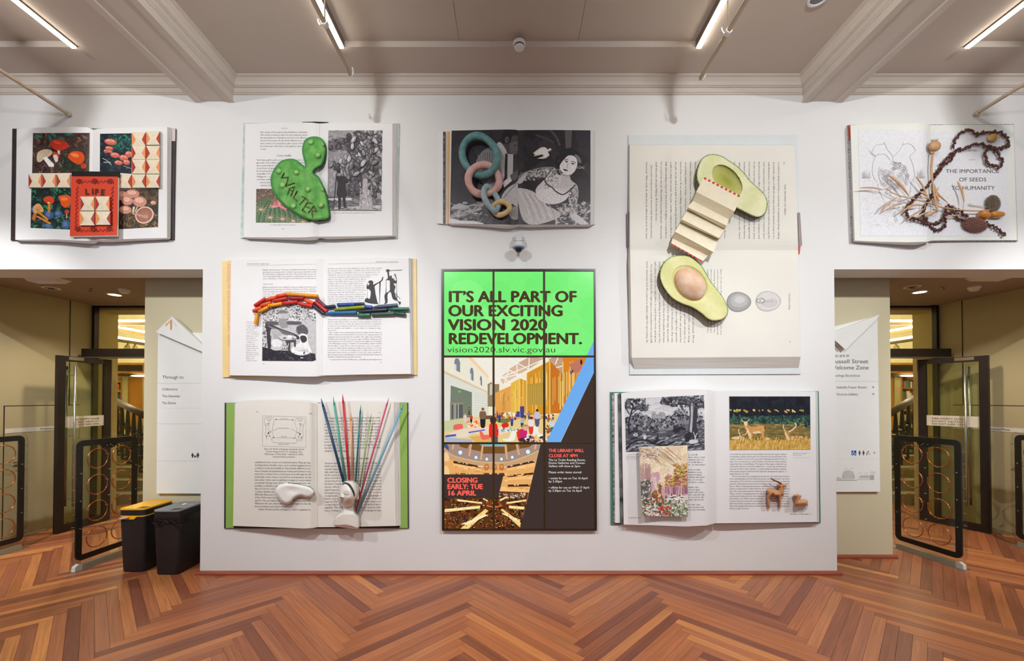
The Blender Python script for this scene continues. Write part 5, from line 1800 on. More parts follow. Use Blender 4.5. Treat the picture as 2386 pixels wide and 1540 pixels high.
for k in range(20):
    greek(pr, 358, 782 + k * 23.2, (84, 84, 110, 130, 88, 140, 150, 140, 100, 128, 110, 96, 128, 140, 120, 132, 140, 96, 80, 124)[k], 13, (140, 136, 136))
pr.text('109', 540, 1262, 13, GREY, res=1)
pr.build('printed_text', M_print, b6)
pr = Print(p6r, Z, seed=32)
pr.text('TRANSATLANTIC LITERATURE', 1826, 102, 11, GREY, width=255, res=1); pr.line([(1285, 122), (2080, 104)], 2, (170, 166, 166))
ws = [612, 606, 604, 592, 486, 440, 430, 418, 416, 420, 424, 426, 430, 420, 400, 390, 384]
for k in range(17):
    greek(pr, 1284, 180 + k * 24.6, ws[k], 15, (126, 120, 120), right=(1, -.01))
for k in range(6):
    greek(pr, 1284, 758 + k * 24.5, 608 if k < 5 else 100, 15, (126, 120, 120))
for k, l in enumerate(["   Jarvis could be seen as dramatising Stevenson's insights into the nature of", 'childhood: Bevis and his friend Mark are absorbed in an ongoing sequence of', "imaginative games around the farm and lake. 'We ought to be something,'", "said Mark discontentedly. 'Of course we ought,' said Bevis. 'Things are very",
                        "stupid unless you are something.' So they become explorers on the Nile,", 'or the Mississippi, savages or Indians of Central Africa. Others in Bevis'] + [None] * 4 + ['parts: treachery, treason, and forgiveness. So does the Wordsworthian handiness of', "full square is dismissed by the spectacles of books."]):
    y = 905 + k * 25.2
    if l:
        pr.text(l, 1284, y, 15, (118, 112, 112), width=612 if len(l) > 60 else 380, res=1)
    else:
        greek(pr, 1284, y, 608, 15, (122, 116, 116))
pr.text('   To represent the world of childhood as a self-sufficient and self-governed', 1284, 1212, 15, (118, 112, 112), width=612, res=1)
pr.text('110', 1872, 1246, 13, GREY, res=1)
pr.build('printed_text', M_print, b6)
BK = (46, 42, 46)
pr = Print(p6r, Z, seed=33)
pr.blob([(1735, 345), (1750, 315), (1780, 308), (1800, 325), (1798, 350), (1812, 352), (1885, 310), (1905, 268), (1914, 275), (1908, 300), (1895, 318), (1815, 375), (1820, 430), (1850, 560), (1870, 575), (1780, 572), (1705, 550), (1712, 520), (1735, 508), (1760, 515), (1772, 440), (1752, 410), (1725, 400), (1727, 355)], BK)
pr.poly([(1745, 330), (1735, 352), (1738, 372), (1760, 345)], (214, 212, 212)); pr.poly([(1705, 530), (1716, 505), (1722, 518), (1738, 508), (1750, 535), (1720, 552)], BK)
pr.line([(1985, 197), (2130, 190)], 6, BK); pr.ell(1966, 198, 22, 17, BK)
pr.blob([(1958, 205), (1975, 205), (1985, 260), (2000, 250), (2012, 262), (2010, 278), (2035, 290), (2035, 300), (2050, 312), (2062, 300), (2042, 250), (2036, 240), (2050, 234), (2056, 250), (2068, 300), (2062, 340), (2030, 345), (2052, 380), (2040, 430), (2060, 500), (2080, 540), (2115, 555), (2098, 586), (2080, 548), (2040, 530), (2018, 510), (1996, 440), (1962, 470), (1960, 560), (1918, 576), (1935, 555), (1930, 470), (1985, 425), (1988, 370), (1985, 310), (1940, 305), (1960, 290), (1965, 260)], BK)
pr.line([(2035, 445), (2105, 515)], 6, BK)
pr.build('silhouette_print', M_print, b6)
q = [(545, 640), (620, 600), (900, 560), (1090, 615), (1148, 690), (1150, 1210), (1110, 1224), (540, 1220)]
pr = Print(p6l, Z, q, seed=34)
pr.poly(q, (190, 188, 190))
pr.scatter(540, 560, 1150, 780, 420, 5, 16, [(96, 92, 98), (140, 136, 140), (222, 220, 220), (70, 66, 72), (230, 228, 228)], .5)
pr.scatter(545, 780, 640, 1080, 110, 6, 20, [(60, 56, 64), (110, 106, 110), (216, 214, 214)], .5)
pr.poly([(540, 1060), (700, 1100), (900, 1110), (1140, 1140), (1150, 1224), (540, 1222)], (40, 38, 46))
pr.blob([(575, 810), (620, 800), (760, 860), (900, 910), (960, 950), (940, 975), (780, 910), (640, 860), (640, 1060), (605, 1080), (590, 900)], (54, 50, 58))
for k in range(8):
    pr.curve([(590 + k * 6, 815 + k * 4), (720 + k * 8, 860 + k * 8), (900, 920 + k * 5)], 3, (130, 126, 130))
pr.blob([(570, 790), (640, 770), (740, 780), (860, 770), (980, 780), (960, 810), (800, 810), (640, 815)], (86, 82, 88)); pr.blob([(640, 880), (700, 860), (760, 910), (700, 940), (650, 930)], (180, 176, 178))
pr.ell(770, 705, 40, 44, (196, 192, 194)); pr.blob([(720, 680), (740, 652), (800, 650), (830, 672), (790, 684)], (120, 116, 120)); pr.poly([(735, 740), (810, 740), (830, 840), (760, 850), (720, 800)], (150, 146, 150))
pr.line([(755, 700), (768, 702)], 4, (60, 56, 62)); pr.line([(782, 700), (795, 702)], 4, (60, 56, 62)); pr.line([(765, 722), (785, 722)], 3, (80, 76, 82))
pr.blob([(925, 880), (940, 830), (1000, 808), (1050, 850), (1058, 910), (1000, 925), (950, 910)], (86, 82, 88)); pr.scatter(930, 820, 1050, 920, 40, 6, 14, [(120, 116, 120), (70, 66, 72)], .3, rot=60)
pr.blob([(960, 930), (1000, 910), (1050, 935), (1060, 1010), (1090, 1090), (1095, 1130), (980, 1160), (870, 1120), (900, 1050), (970, 1010)], (232, 230, 230)); pr.blob([(975, 940), (1020, 935), (1045, 960), (1040, 1000), (1000, 1015), (975, 980)], (52, 48, 56))
for k in range(5):
    pr.curve([(900 + k * 24, 1060), (960 + k * 20, 1110), (1050 + k * 6, 1080 + k * 10)], 3, (150, 146, 150))
pr.ell(830, 962, 105, 34, (120, 116, 120)); pr.ell(830, 956, 100, 28, (206, 204, 204)); pr.ell(850, 945, 26, 16, (240, 238, 238)); pr.ell(795, 962, 20, 8, (90, 86, 92)); pr.ell(890, 965, 16, 7, (100, 96, 100))
pr.poly([(800, 985), (925, 985), (922, 1062), (902, 1062), (900, 1010), (860, 1010), (858, 1110), (838, 1110)], (70, 66, 72))
pr.blob([(650, 990), (700, 970), (760, 1000), (765, 1050), (700, 1070), (650, 1050)], (226, 224, 224)); pr.ell(695, 950, 30, 26, (170, 166, 168)); pr.ell(705, 1082, 60, 22, (200, 198, 198)); pr.scatter(760, 1030, 840, 1100, 30, 5, 14, [(226, 224, 224), (110, 106, 110)], .4)
pr.scatter(560, 1120, 1120, 1215, 60, 6, 26, [(60, 56, 66), (34, 32, 40), (86, 82, 90)], .4)
pr.ell(990, 1186, 18, 7, (210, 208, 208))
pr.build('storybook_picture', M_photo, b6)
RED, OR, YO, DR, NV = (196, 46, 44), (222, 84, 44), (222, 148, 34), (142, 36, 48), (38, 40, 62)
cray = [((455, 600), (580, 512), RED, 'red crayon stub at the top left end of the arch', 0), ((590, 530), (700, 498), OR, 'orange-red crayon stub second along the top of the arch', 0), ((705, 490), (820, 464), OR, 'orange-red crayon stub touching the long yellow-orange crayon', 0), ((822, 462), (1172, 486), YO, 'long yellow-orange crayon on top of the arch', 0),
        ((530, 596), (645, 560), OR, 'orange-red crayon in the middle row of the arch, at left', 0), ((665, 546), (825, 511), RED, 'red crayon in the middle row below the orange-red stubs', 0), ((842, 512), (1016, 513), DR, 'dark crimson crayon under the long yellow-orange one', 0), ((1026, 526), (1122, 570), OR, 'short orange crayon at the right of the arch middle row', 0), ((1162, 520), (1256, 612), (104, 42, 52), 'maroon crayon at the top right end of the arch', 0),
        ((438, 660), (535, 612), OR, 'orange-red crayon stub at the lower left of the arch', 0), ((502, 668), (610, 612), YO, 'mustard crayon stub beside the lower left orange-red stub', 0), ((612, 600), (768, 570), YO, 'speckled mustard crayon in the inner row of the arch', 0), ((772, 569), (945, 551), RED, 'red crayon at the crown of the inner row', 0), ((948, 566), (1110, 602), RED, 'red crayon sloping down right in the inner row', 0),
        ((1142, 546), (1272, 662), RED, 'red crayon running down to the book gutter', 0), ((1116, 588), (1244, 690), NV, 'black crayon beside the red one at the gutter', 0), ((486, 682), (467, 805), YO, 'upright mustard crayon hanging at the left foot of the arch', 0),
        ((1270, 612), (1370, 601), NV, 'short navy crayon stub just right of the gutter', 0), ((1393, 586), (1590, 579), (52, 74, 158), 'blue crayon at the top of the right-hand row', 0), ((1592, 581), (1700, 577), (40, 38, 66), 'dark navy crayon after the blue one', 0), ((1706, 610), (1350, 639), (128, 148, 40), 'olive green crayon with a point to the left', 1), ((1610, 672), (1246, 683), (34, 104, 158), 'bright blue crayon pointing left at the gutter', 1),
        ((1706, 607), (1788, 612), (66, 82, 176), 'violet-blue crayon tip behind the slate one', 0), ((2076, 590), (1792, 612), (70, 84, 104), 'slate blue crayon under the printed swordsman', 1), ((1963, 640), (1622, 664), (40, 46, 58), 'long black crayon in the middle of the right row', 1), ((2205, 634), (1966, 633), (46, 112, 86), 'green crayon at the right page edge, pointing left', 1),
        ((1622, 707), (1768, 701), (54, 118, 94), 'mid green crayon stub in the bottom row', 0), ((1782, 696), (2042, 684), (62, 92, 88), 'grey-green crayon in the bottom row', 0), ((2046, 681), (2168, 696), (46, 78, 72), 'dark green crayon at the right end of the bottom row', 0)]
kz = 1 / 4.8694
for (a, b, c, lab, tip) in cray:
    pg = p6l if (a[0] + b[0]) / 2 < 1224 else p6r
    dep = -pg.P(*Z((a[0] + b[0]) / 2, (a[1] + b[1]) / 2)).y + .024
    A, B_ = U(*Z(*a), -dep), U(*Z(*b), -dep)
    L = (B_ - A).length
    r_ = 21 * kz / F * (D - dep)
    t = thing('crayon', lab, 'crayon', (A.x, A.y + .024, A.z), 'crayons on the yellow-jacketed book')
    m = mat('crayon_%d_%d_%d' % c, c, .4, var=.12, scale=16)
    if tip:
        prof = [(r_ * .92, 0), (r_, .004), (r_, L - .055), (r_ * .82, L - .052)]
        MB().lathe(prof, A, B_ - A, 14).build('stick', m, t, 'auto')
        MB().lathe([(r_ * .8, L - .053), (r_ * .32, L - .004), (r_ * .22, L)], A, B_ - A, 14).build('point', m, t, 'auto')
    else:
        prof = [(r_ * .8, 0), (r_, .006), (r_, L - .008), (r_ * .86, L)]
        MB().lathe(prof, A, B_ - A, 14).build('stick', m, t, 'auto')
        MB().lathe([(r_ * 1.01, L * .12), (r_ * 1.01, L * .12 + .004)], A, B_ - A, 14).build('groove', mat('crayon_groove_%d_%d_%d' % c, tuple(int(v * .6) for v in c), .5), t)

# ------------------------------------------------------------------ 7 language book with head and needles
Z = zoom(500, 900, 3.851)
b7 = new_book('giant open book with green endpapers and a diagram of two heads', Z(920, 1270))
cover_board(Z, [(90, 148), (1735, 146), (1742, 1275), (85, 1276)], mat('charcoal_cover', (52, 50, 54), .5), b7)
M_grn = mat('green_endpaper', (140, 176, 84), .55, var=.03)
strip(Z, [(105, 150), (190, 150), (172, 1270), (100, 1272)], M_grn, b7, 'endpaper', .0175)
strip(Z, [(1640, 148), (1728, 148), (1733, 1272), (1660, 1272)], M_grn, b7, 'endpaper', .0175)
p7l = Page(Z, [(186, 152), (230, 138), (300, 128), (600, 123), (800, 131), (880, 147), (915, 156)], [(165, 1252), (300, 1257), (600, 1268), (800, 1276), (880, 1272), (920, 1264)], [(0, .06), (.25, .076), (.55, .104), (.82, .136), (.93, .134), (.985, .09), (1, .07)])
p7r = Page(Z, [(1607, 140), (1300, 134), (1000, 141), (915, 156)], [(1625, 1252), (1200, 1262), (920, 1264)], PROF_R)
page_block(p7l, [Z(178, 154), Z(165, 1252)], M_cream, M_edge, b7, 'left_pages')
page_block(p7r, [Z(1660, 148), Z(1674, 1250)], M_cream, M_edge, b7, 'right_pages')
strip(Z, [(912, 160), (919, 160), (922, 1258), (916, 1258)], mat('gutter_thread', (222, 206, 160), .6), b7, 'gutter_stitching', .078)
pr = Print(p7l, Z, seed=40)
pr.text('160', 370, 234, 11, GREY, res=1); pr.text('Truth', 845, 250, 12, INK, width=30, res=1)
for k, l in enumerate(['Figure 22: Model of language learning by shared', 'reward. Adapted from J. P. Changeux, The', 'Physiology of Truth (Paris: Odile Jacob, 2002),', 'reprinted with permission.']):
    w = (360, 324, 350, 204)[k]
    pr.text(l, 622, 570 + k * 23, 14, INK, width=w, res=1, align='c', shear=.2 if k in (0, 2) else .08, right=(1, .01))
for k, l in enumerate(['established in the course of social interaction. Many groups,', "including Helen Neville's, have used cerebral imaging and re-", 'cording of evoked potentials to demonstrate differences be-', 'tween semantic and grammatical processing, and between nouns', 'and verbs, in terms of the cortical areas used, although the left', 'prefrontal cortex seems to prevail for most functions. As we', 'saw earlier, there can be significant changes in event-related',
                        'potentials during tests of grammatical concurrence, de-', 'pending on whether a phrase is grammatical or not (the rain', 'was too hot to cry"). Each of the languages of the world', 'contains rhythms and melodies that carry meaning as well', '(Mireille Besson). In children the amplitude of waves', 'of the P600 wave increases strongly in the absence of re-', 'ward or the perception of a sentence that is a punishment.', 'Whatever the case, there exist neural correlates for the dif-', 'ference between sense and nonsense.', '     Olivier Houde and his colleagues in 2000 compared er-']):
    pr.text(l, 360, 688 + k * 26.4, 16, INK, width=505 if k != 15 else 295, res=1, right=(1, .008))
pr.build('printed_text', M_print, b7)
Zd = zoom(600, 940, 11)
pr = Print(p7l, Zd, seed=41)
G2 = (120, 116, 116)
pr.line([(130, 315), (1245, 350), (1235, 1125), (125, 1092), (130, 315)], 6, (160, 156, 154))
for c in ([(165, 420), (210, 370), (300, 350), (390, 370), (428, 420), (405, 520), (385, 640), (370, 700), (385, 780), (405, 840), (370, 910), (350, 925)], [(165, 420), (180, 500), (210, 600), (212, 720), (195, 760), (200, 800), (230, 845), (228, 940)], [(955, 440), (1000, 390), (1085, 375), (1160, 390), (1212, 445), (1190, 540), (1165, 640), (1158, 740), (1175, 800), (1165, 850), (1140, 870), (1145, 965)], [(955, 440), (970, 540), (1000, 640), (1008, 700), (990, 780), (968, 850), (1000, 920), (1020, 930), (1040, 980)]):
    pr.curve(c, 5, G2)
for x0, y0, rows_ in ((240, 400, (5, 3, 2)), (1040, 420, (4, 4, 0))):
    for j, n_ in enumerate(rows_):
        for i in range(n_):
            pr.ell(x0 + (30 if j and x0 < 600 else 0) + i * 31 + j * 3, y0 + j * 32, 7, 9, G2, n=8)
for x, y, r_ in ((235, 540, 30), (1135, 550, 30), (1088, 915, 32)):
    pr.curve([(x + r_ * math.cos(R(a)), y + r_ * 1.1 * math.sin(R(a))) for a in range(0, 360, 45)], 4, G2, closed=True); pr.ell(x, y, 5, 5, G2, n=6)
for a, b in (((290, 520), (280, 750)), ((1087, 520), (1087, 770)), ((500, 410), (890, 418)), ((430, 875), (945, 888)), ((385, 700), (520, 635)), ((1000, 725), (855, 645)), ((400, 1000), (985, 1018)), ((400, 1000), (350, 920)), ((985, 1018), (1010, 935)), ((280, 760), (330, 725)), ((1087, 780), (1035, 745)), ((300, 790), (350, 905)), ((230, 845), (280, 770)), ((1140, 870), (1090, 790))):
    pr.line([a, b], 4.5, G2)
for x, y in ((475, 408), (900, 420), (412, 873), (945, 887)):
    pr.ell(x, y, 18, 12, (70, 66, 68), n=8)
for x, y in ((292, 515), (1087, 520), (330, 725), (1037, 745), (315, 830), (1055, 848), (232, 843), (1135, 870)):
    pr.ell(x, y, 15, 11, (70, 66, 68), n=8)
pr.ell(280, 760, 20, 20, (40, 36, 44), n=10); pr.ell(1087, 782, 20, 20, (40, 36, 44), n=10)
pr.text('Consciousness', 590, 395, 22, GREY, width=180, res=1); pr.text('Reward of synapses', 540, 640, 24, INK, width=270, res=1); pr.text('Affect-aly', 610, 858, 24, INK, width=130, res=1); pr.text('Shared reward', 540, 1055, 26, INK, width=262, res=1)
pr.build('heads_diagram', M_print, b7)
pr = Print(p7r, Z, seed=42)
pr.text('161', 1468, 242, 11, GREY, res=1); pr.text('Truth', 985, 246, 12, INK, width=30, res=1)
TR = ['local images of subjects performing a perceptual task with-', 'out making any particular effort and making frequent errors,', 'with those performing the same task while making an effort to', 'concentrate however the perceptual task that is due to learned', 'logical reasoning. The images in these two cases defined spe-', 'cularly, the observed motor activation of the posterior (visual,', 'sociparietal cortex, for the "heartless" task part of the anterior pa-', 'tex, engaging the left prefrontal and Broca areas, with the', 'more directly of local effort. The neural bases of logic, as well', 'as epigenetic traces of origin, are acquired through learning, so', 'we discussed earlier, can become accessible to objective', 'analysis by brain imaging.']
for k, l in enumerate(TR):
    pr.text(l, 986, 292 + k * 26.8, 16, INK, width=503 if k != 11 else 220, res=1, right=(1, -.008))
pr.text('The Neural Basis of Language', 1090, 653, 19, INK, width=296, res=1)
TR2 = ['Saussure was the first to draw up the concepts of language,', 'which can be defined with the faculty of using signs to express', 'oneself using words, and is the linguistic product of that fac-', 'ulty, which permits speech by individuals and a social vehi-', 'cle for reason and change and has been worked in the impor-', 'tance of words produced by groups and described as a formal', 'circuit based on two people talking: words can trigger in', 'the brain of speakers a corresponding set: a psychic phenom-',
       'enon), which is followed by an act of phonation (a', 'physiological phenomenon), and to the sound waves for', 'propagation from one ear to the other. The circuit is', "completed by the listener's own brain. Language is", 'form, not substance, and tied to some material', 'support. For Saussure the sign does not an object and', 'a name but a concept and an image, a signified and a', 'signifier. The link between with few exceptions, arbi-', 'trary. Owing to the large amounts of language propa-']
for k, l in enumerate(TR2):
    pr.text(l, 987, 697 + k * 26.6, 16, INK, width=510, res=1, right=(1, -.008))
pr.build('printed_text', M_print, b7)
# needles
nd = [((955, 107), (1158, 860), 11, (44, 74, 108), 'navy knitting needle, leftmost of the fan'), ((1063, 90), (1172, 855), 8.5, (78, 166, 146), 'mint green knitting needle second from the left'), ((1148, 68), (1209, 850), 9.5, (206, 44, 54), 'red knitting needle reaching highest'), ((1224, 228), (1232, 850), 7.5, (232, 150, 92), 'short orange knitting needle in the middle of the fan'),
      ((1312, 168), (1265, 860), 8, (30, 112, 124), 'dark teal knitting needle right of the orange one'), ((1407, 240), (1302, 900), 7, (146, 168, 108), 'short sage green knitting needle'), ((1565, 100), (1268, 1115), 7.5, (196, 70, 104), 'pink knitting needle second from the right'), ((1705, 138), (1282, 1138), 10.5, (112, 164, 186), 'light blue knitting needle, rightmost of the fan')]
for i, (a, b, r_, c, lab) in enumerate(nd):
    dA = .125 + .004 * (i % 2)
    A, B_ = U(*Z(*a), -dA), U(*Z(*b), -dA)
    t = thing('knitting_needle', lab, 'knitting needle', B_, 'knitting needles behind the porcelain head')
    m = mat('needle_%d' % i, c, .35, var=.05, scale=6)
    L = (B_ - A).length
    rr = r_ / 3.851 / F * (D - dA)
    MB().lathe([(rr, .085), (rr, L)], A, B_ - A, 12).build('shaft', m, t, True)
    MB().lathe([(rr * .12, 0), (rr * .4, .025), (rr * .8, .06), (rr, .086)], A, B_ - A, 12).build('point', m, t, True)
# porcelain bust
Zh = zoom(760, 1080, 9.058)
out = [Zh(*p) for p in catmull([(330, 420), (370, 380), (430, 355), (520, 350), (590, 365), (645, 405), (682, 470), (697, 560), (690, 640), (660, 730), (612, 790), (596, 870), (598, 950), (625, 1030), (700, 1130), (708, 1250), (705, 1335), (660, 1385), (540, 1376), (400, 1358), (250, 1338), (172, 1308), (175, 1230), (200, 1130), (265, 1060), (330, 1010), (345, 960), (340, 915), (300, 880), (258, 825), (242, 760), (236, 690), (250, 620), (272, 560), (292, 490)], 3, True)]
def Zi(x, y):
    return (x - 760) * 9.058, (y - 1080) * 9.058
def hh(x, y, d):
    X, Y = Zi(x, y)
    base = dome(d, 7, .06)
    a = R(-8)
    u, v = X - 465, Y - 630
    u, v = u * math.cos(a) - v * math.sin(a), u * math.sin(a) + v * math.cos(a)
    r2 = (u / 235) ** 2 + (v / 300) ** 2
    h = .17 * math.sqrt(max(0, 1 - r2)) + .03 if r2 < 1 else 0
    if Y > 850:
        body = .085 * math.sqrt(max(0, 1 - ((X - 440) / 330) ** 2)) * min(1, .55 + (Y - 850) / 500)
        base = max(base * .9, min(body, dome(d, 10, .085)))
    def bump(cx, cy, sx, sy, k):
        return k * math.exp(-((X - cx) / sx) ** 2 - ((Y - cy) / sy) ** 2)
    f = bump(318, 690, 26, 55, .03) + bump(330, 715, 34, 22, .018) + bump(318, 800, 45, 26, .012) + bump(300, 855, 50, 26, .012) + bump(470, 730, 80, 70, .01) - bump(420, 650, 70, 22, .008) - bump(275, 630, 30, 20, .006)
    h = max(h + (f if r2 < 1 else 0), base)
    return max(0.0, min(h, dome(d, 14, .2) + .002))
def hcol(x, y, d):
    return (226, 222, 214)
hb = thing('porcelain_head', 'white porcelain child head and shoulders in front of the knitting needles', 'sculpture', U(*Zh(440, 1385), -.09))
M_porc = mat('porcelain', (226, 221, 213), .35, var=.02, coat=.3)
bust = Relief(Flat(.092), out, hh, 1.0)
bust.build('bust', M_porc, hb)
pr = Print(bust, Zh, base=.002)
DK = (48, 44, 54)
pr.blob([(335, 425), (380, 395), (440, 402), (500, 430), (545, 490), (590, 580), (606, 660), (590, 705), (570, 640), (530, 560), (490, 500), (450, 452), (400, 432), (360, 440), (358, 470)], DK)
pr.build('painted_hair', M_print, hb)
pr = Print(bust, Zh, base=.003)
pr.curve([(380, 655), (430, 662), (490, 655)], 9, DK); pr.curve([(252, 622), (275, 634), (298, 632)], 9, DK); pr.curve([(375, 590), (430, 582), (480, 590)], 4, (140, 132, 130)); pr.curve([(255, 585), (285, 580)], 4, (150, 142, 140))
pr.ell(318, 726, 26, 13, (86, 74, 80), 12); pr.blob([(283, 770), (320, 772), (360, 785), (325, 790)], (104, 84, 86)); pr.ell(318, 822, 24, 9, (170, 150, 146))
pr.build('painted_face', M_print, hb)
q = MB()
c = U(*Zh(655, 690), -.16)
kx = (D - .16) / F / 9.058
q.ellipsoid(c, Vector((34, 0, 8)) * kx, Vector((-14, 0, 78)) * kx, (0, -.02, 0), 16, 10)
q.build('ear', M_porc, hb, True)
MB().tube([c + Vector((x * kx, -.02 + abs(z) * .00012, z * kx)) for x, z in ((-8, 50), (12, 58), (24, 30), (16, -10), (0, -46))], .005, 6).build('ear_rim', M_porc, hb, True)
out = [Z(*p) for p in catmull([(538, 960), (560, 900), (620, 868), (700, 868), (800, 884), (870, 906), (901, 950), (880, 992), (830, 1006), (770, 992), (722, 1010), (685, 1050), (640, 1064), (590, 1036)], 4, True)]
tg = thing('clay_tongue', 'white clay tongue shape on the left page of the language book', 'sculpture', U(*Z(650, 1062), -.13))
Relief(Flat(.134), out, lambda x, y, d: dome(d, 9, .055) - .012 * math.exp(-((x - 682) / 14) ** 2 - ((y - 1142) / 9) ** 2), 1.8).build('tongue_body', mat('white_clay', (226, 223, 218), .6), tg)

# ------------------------------------------------------------------ 8 deer book
Z = zoom(1400, 890, 4.0519)
b8 = new_book('giant open book about deer parks in a green cover', Z(1085, 1340))
cover_board(Z, [(88, 95), (2058, 88), (2076, 1330), (95, 1346)], mat('green_cloth', (74, 126, 110), .6, var=.05, scale=40), b8)
M_bwp = mat('picture_page_edges', (196, 192, 190), .5, var_col=(84, 80, 82), scale=30, stretch=(1, 1, 1.5))
strip(Z, [(104, 106), (128, 104), (134, 1328), (122, 1330)], M_bwp, b8, 'picture_page_edge', .024)
strip(Z, [(128, 106), (170, 104), (180, 1330), (134, 1330)], M_paper, b8, 'loose_page', .034)
strip(Z, [(160, 112), (190, 110), (212, 1340), (184, 1338)], mat('dark_picture_edge', (120, 124, 124), .5, var_col=(34, 40, 48), scale=9), b8, 'picture_page_edge', .044)
PG = [(0, .065), (.25, .09), (.55, .128), (.82, .17), (.93, .165), (.985, .1), (1, .07)]
p8l = Page(Z, [(192, 108), (250, 98), (400, 86), (700, 73), (950, 70), (1030, 76), (1078, 92)], [(216, 1346), (500, 1352), (800, 1364), (1000, 1354), (1085, 1332)], PG)
p8r = Page(Z, [(2026, 90), (1500, 86), (1200, 88), (1078, 92)], [(2040, 1322), (1500, 1330), (1085, 1334)], PROF_R)
page_block(p8l, [Z(190, 108), Z(212, 1342)], M_paper, M_edge, b8, 'left_pages')
page_block(p8r, [Z(2048, 96), Z(2062, 1324)], M_paper, M_edge, b8, 'right_pages')
q = [(225, 157), (975, 124), (980, 640), (238, 660)]
pr = Print(p8l, Z, q, seed=50)
pr.poly(q, (202, 202, 206))
pr.scatter(225, 130, 980, 330, 60, 30, 90, [(210, 210, 213), (194, 194, 199)], .3, rot=0)
IN = [(58, 58, 68), (80, 80, 90), (104, 104, 112), (42, 42, 52), (130, 130, 136)]
pr.scatter(225, 340, 980, 480, 240, 16, 40, IN, .8)
for x, y, r_ in ((355, 330, 40), (420, 350, 32), (520, 380, 60), (600, 380, 60), (660, 370, 60), (760, 300, 60), (740, 340, 70), (900, 330, 60), (950, 400, 60), (290, 380, 50), (450, 410, 46), (560, 410, 50)):
    pr.scatter(x - r_, y - r_, x + r_, y + r_, 46, 6, 17, IN + [(150, 150, 156), (168, 168, 172)], .8, within=lambda a, b, x=x, y=y, r_=r_: math.hypot(a - x, b - y) < r_)
pr.poly([(478, 345), (480, 290), (492, 290), (492, 275), (512, 275), (514, 300), (545, 305), (550, 285), (600, 285), (612, 300), (612, 345)], (158, 158, 164)); pr.scatter(480, 290, 612, 345, 24, 4, 10, [(130, 130, 138), (176, 176, 180)], .6)
pr.poly([(230, 480), (500, 470), (800, 455), (980, 440), (980, 660), (235, 665)], (84, 84, 94))
pr.scatter(230, 460, 980, 655, 300, 10, 44, IN, .22, rot=-8)
pr.scatter(300, 500, 980, 640, 120, 6, 26, [(160, 160, 165), (184, 184, 188)], .2, rot=-10)
pr.curve([(235, 640), (300, 570), (420, 545), (500, 580), (600, 600), (700, 560)], 16, (40, 40, 50)); pr.curve([(240, 650), (360, 590), (500, 600)], 8, (170, 170, 174))
pr.blob([(830, 470), (840, 300), (835, 180), (900, 150), (915, 250), (905, 400), (925, 520), (860, 520)], (58, 58, 68)); pr.blob([(838, 460), (848, 330), (850, 200), (872, 220), (866, 380), (858, 470)], (176, 176, 180))
pr.scatter(570, 125, 980, 240, 240, 6, 20, IN, .7, within=lambda a, b: b < 235 - abs(a - 780) * .15 or a > 900); pr.curve([(840, 220), (760, 200), (680, 230), (640, 200)], 9, (50, 50, 60)); pr.curve([(900, 200), (950, 180), (975, 220)], 9, (50, 50, 60))
pr.scatter(230, 160, 420, 250, 110, 6, 17, IN, .7); pr.scatter(330, 220, 450, 270, 40, 5, 12, IN, .7); pr.curve([(270, 500), (265, 380), (290, 280), (310, 220)], 14, (44, 44, 54)); pr.curve([(270, 300), (240, 250), (235, 220)], 8, (44, 44, 54)); pr.curve([(285, 310), (340, 260), (400, 240)], 7, (44, 44, 54))
pr.blob([(830, 565), (850, 545), (900, 545), (920, 565), (880, 582), (840, 580)], (214, 214, 217)); pr.curve([(890, 545), (885, 500), (870, 470)], 7, (206, 206, 210)); pr.curve([(890, 545), (900, 500), (915, 480)], 7, (206, 206, 210))
pr.blob([(795, 500), (830, 470), (850, 480), (850, 530), (820, 560), (800, 560)], (44, 44, 52)); pr.ell(415, 520, 16, 22, (206, 206, 210)); pr.blob([(500, 560), (520, 540), (545, 490), (540, 560), (520, 575)], (42, 42, 50)); pr.scatter(310, 490, 345, 510, 10, 5, 9, [(206, 206, 210)], .7)
pr.build('park_engraving', M_photo, b8)
q = [(1212, 136), (1976, 136), (1980, 637), (1218, 641)]
pr = Print(p8r, Z, q, seed=51)
pr.poly(q, (28, 30, 42))
pr.scatter(1212, 140, 1980, 330, 200, 14, 50, [(22, 24, 36), (34, 36, 48), (26, 32, 42), (18, 20, 30)], .7)
for _ in range(26):
    x = pr.rnd.uniform(1215, 1980); pr.line([(x, 262), (x + pr.rnd.uniform(20, 60), pr.rnd.uniform(266, 292))], pr.rnd.uniform(6, 16), pr.rnd.choice([(210, 178, 96), (232, 204, 128), (176, 146, 76)]))
for x in (1240, 1330, 1400, 1470, 1550, 1625, 1710, 1790, 1860, 1930):
    pr.line([(x, 200), (x + 6, 330)], pr.rnd.uniform(16, 40), (26, 28, 38))
pr.poly([(1212, 330), (1980, 310), (1980, 470), (1212, 430)], (38, 66, 62)); pr.scatter(1212, 320, 1980, 450, 260, 8, 28, [(46, 84, 74), (30, 54, 54), (66, 104, 84), (24, 44, 46), (84, 118, 90)], .4)
pr.poly([(1214, 405), (1400, 395), (1700, 395), (1980, 440), (1980, 560), (1216, 560)], (128, 112, 62)); pr.scatter(1214, 400, 1980, 540, 200, 8, 34, [(148, 124, 66), (112, 98, 54), (170, 138, 76), (98, 92, 52)], .3, rot=-6)
def fallow(pr, seg, col):
    for s_ in seg: pr.blob(s_, col)
TAN, LT = (206, 152, 88), (236, 206, 160)
pr.blob([(1355, 430), (1368, 400), (1400, 412), (1440, 425), (1500, 408), (1540, 415), (1555, 450), (1540, 480), (1550, 540), (1530, 560), (1510, 490), (1440, 480), (1430, 545), (1405, 550), (1405, 480), (1375, 450)], TAN)
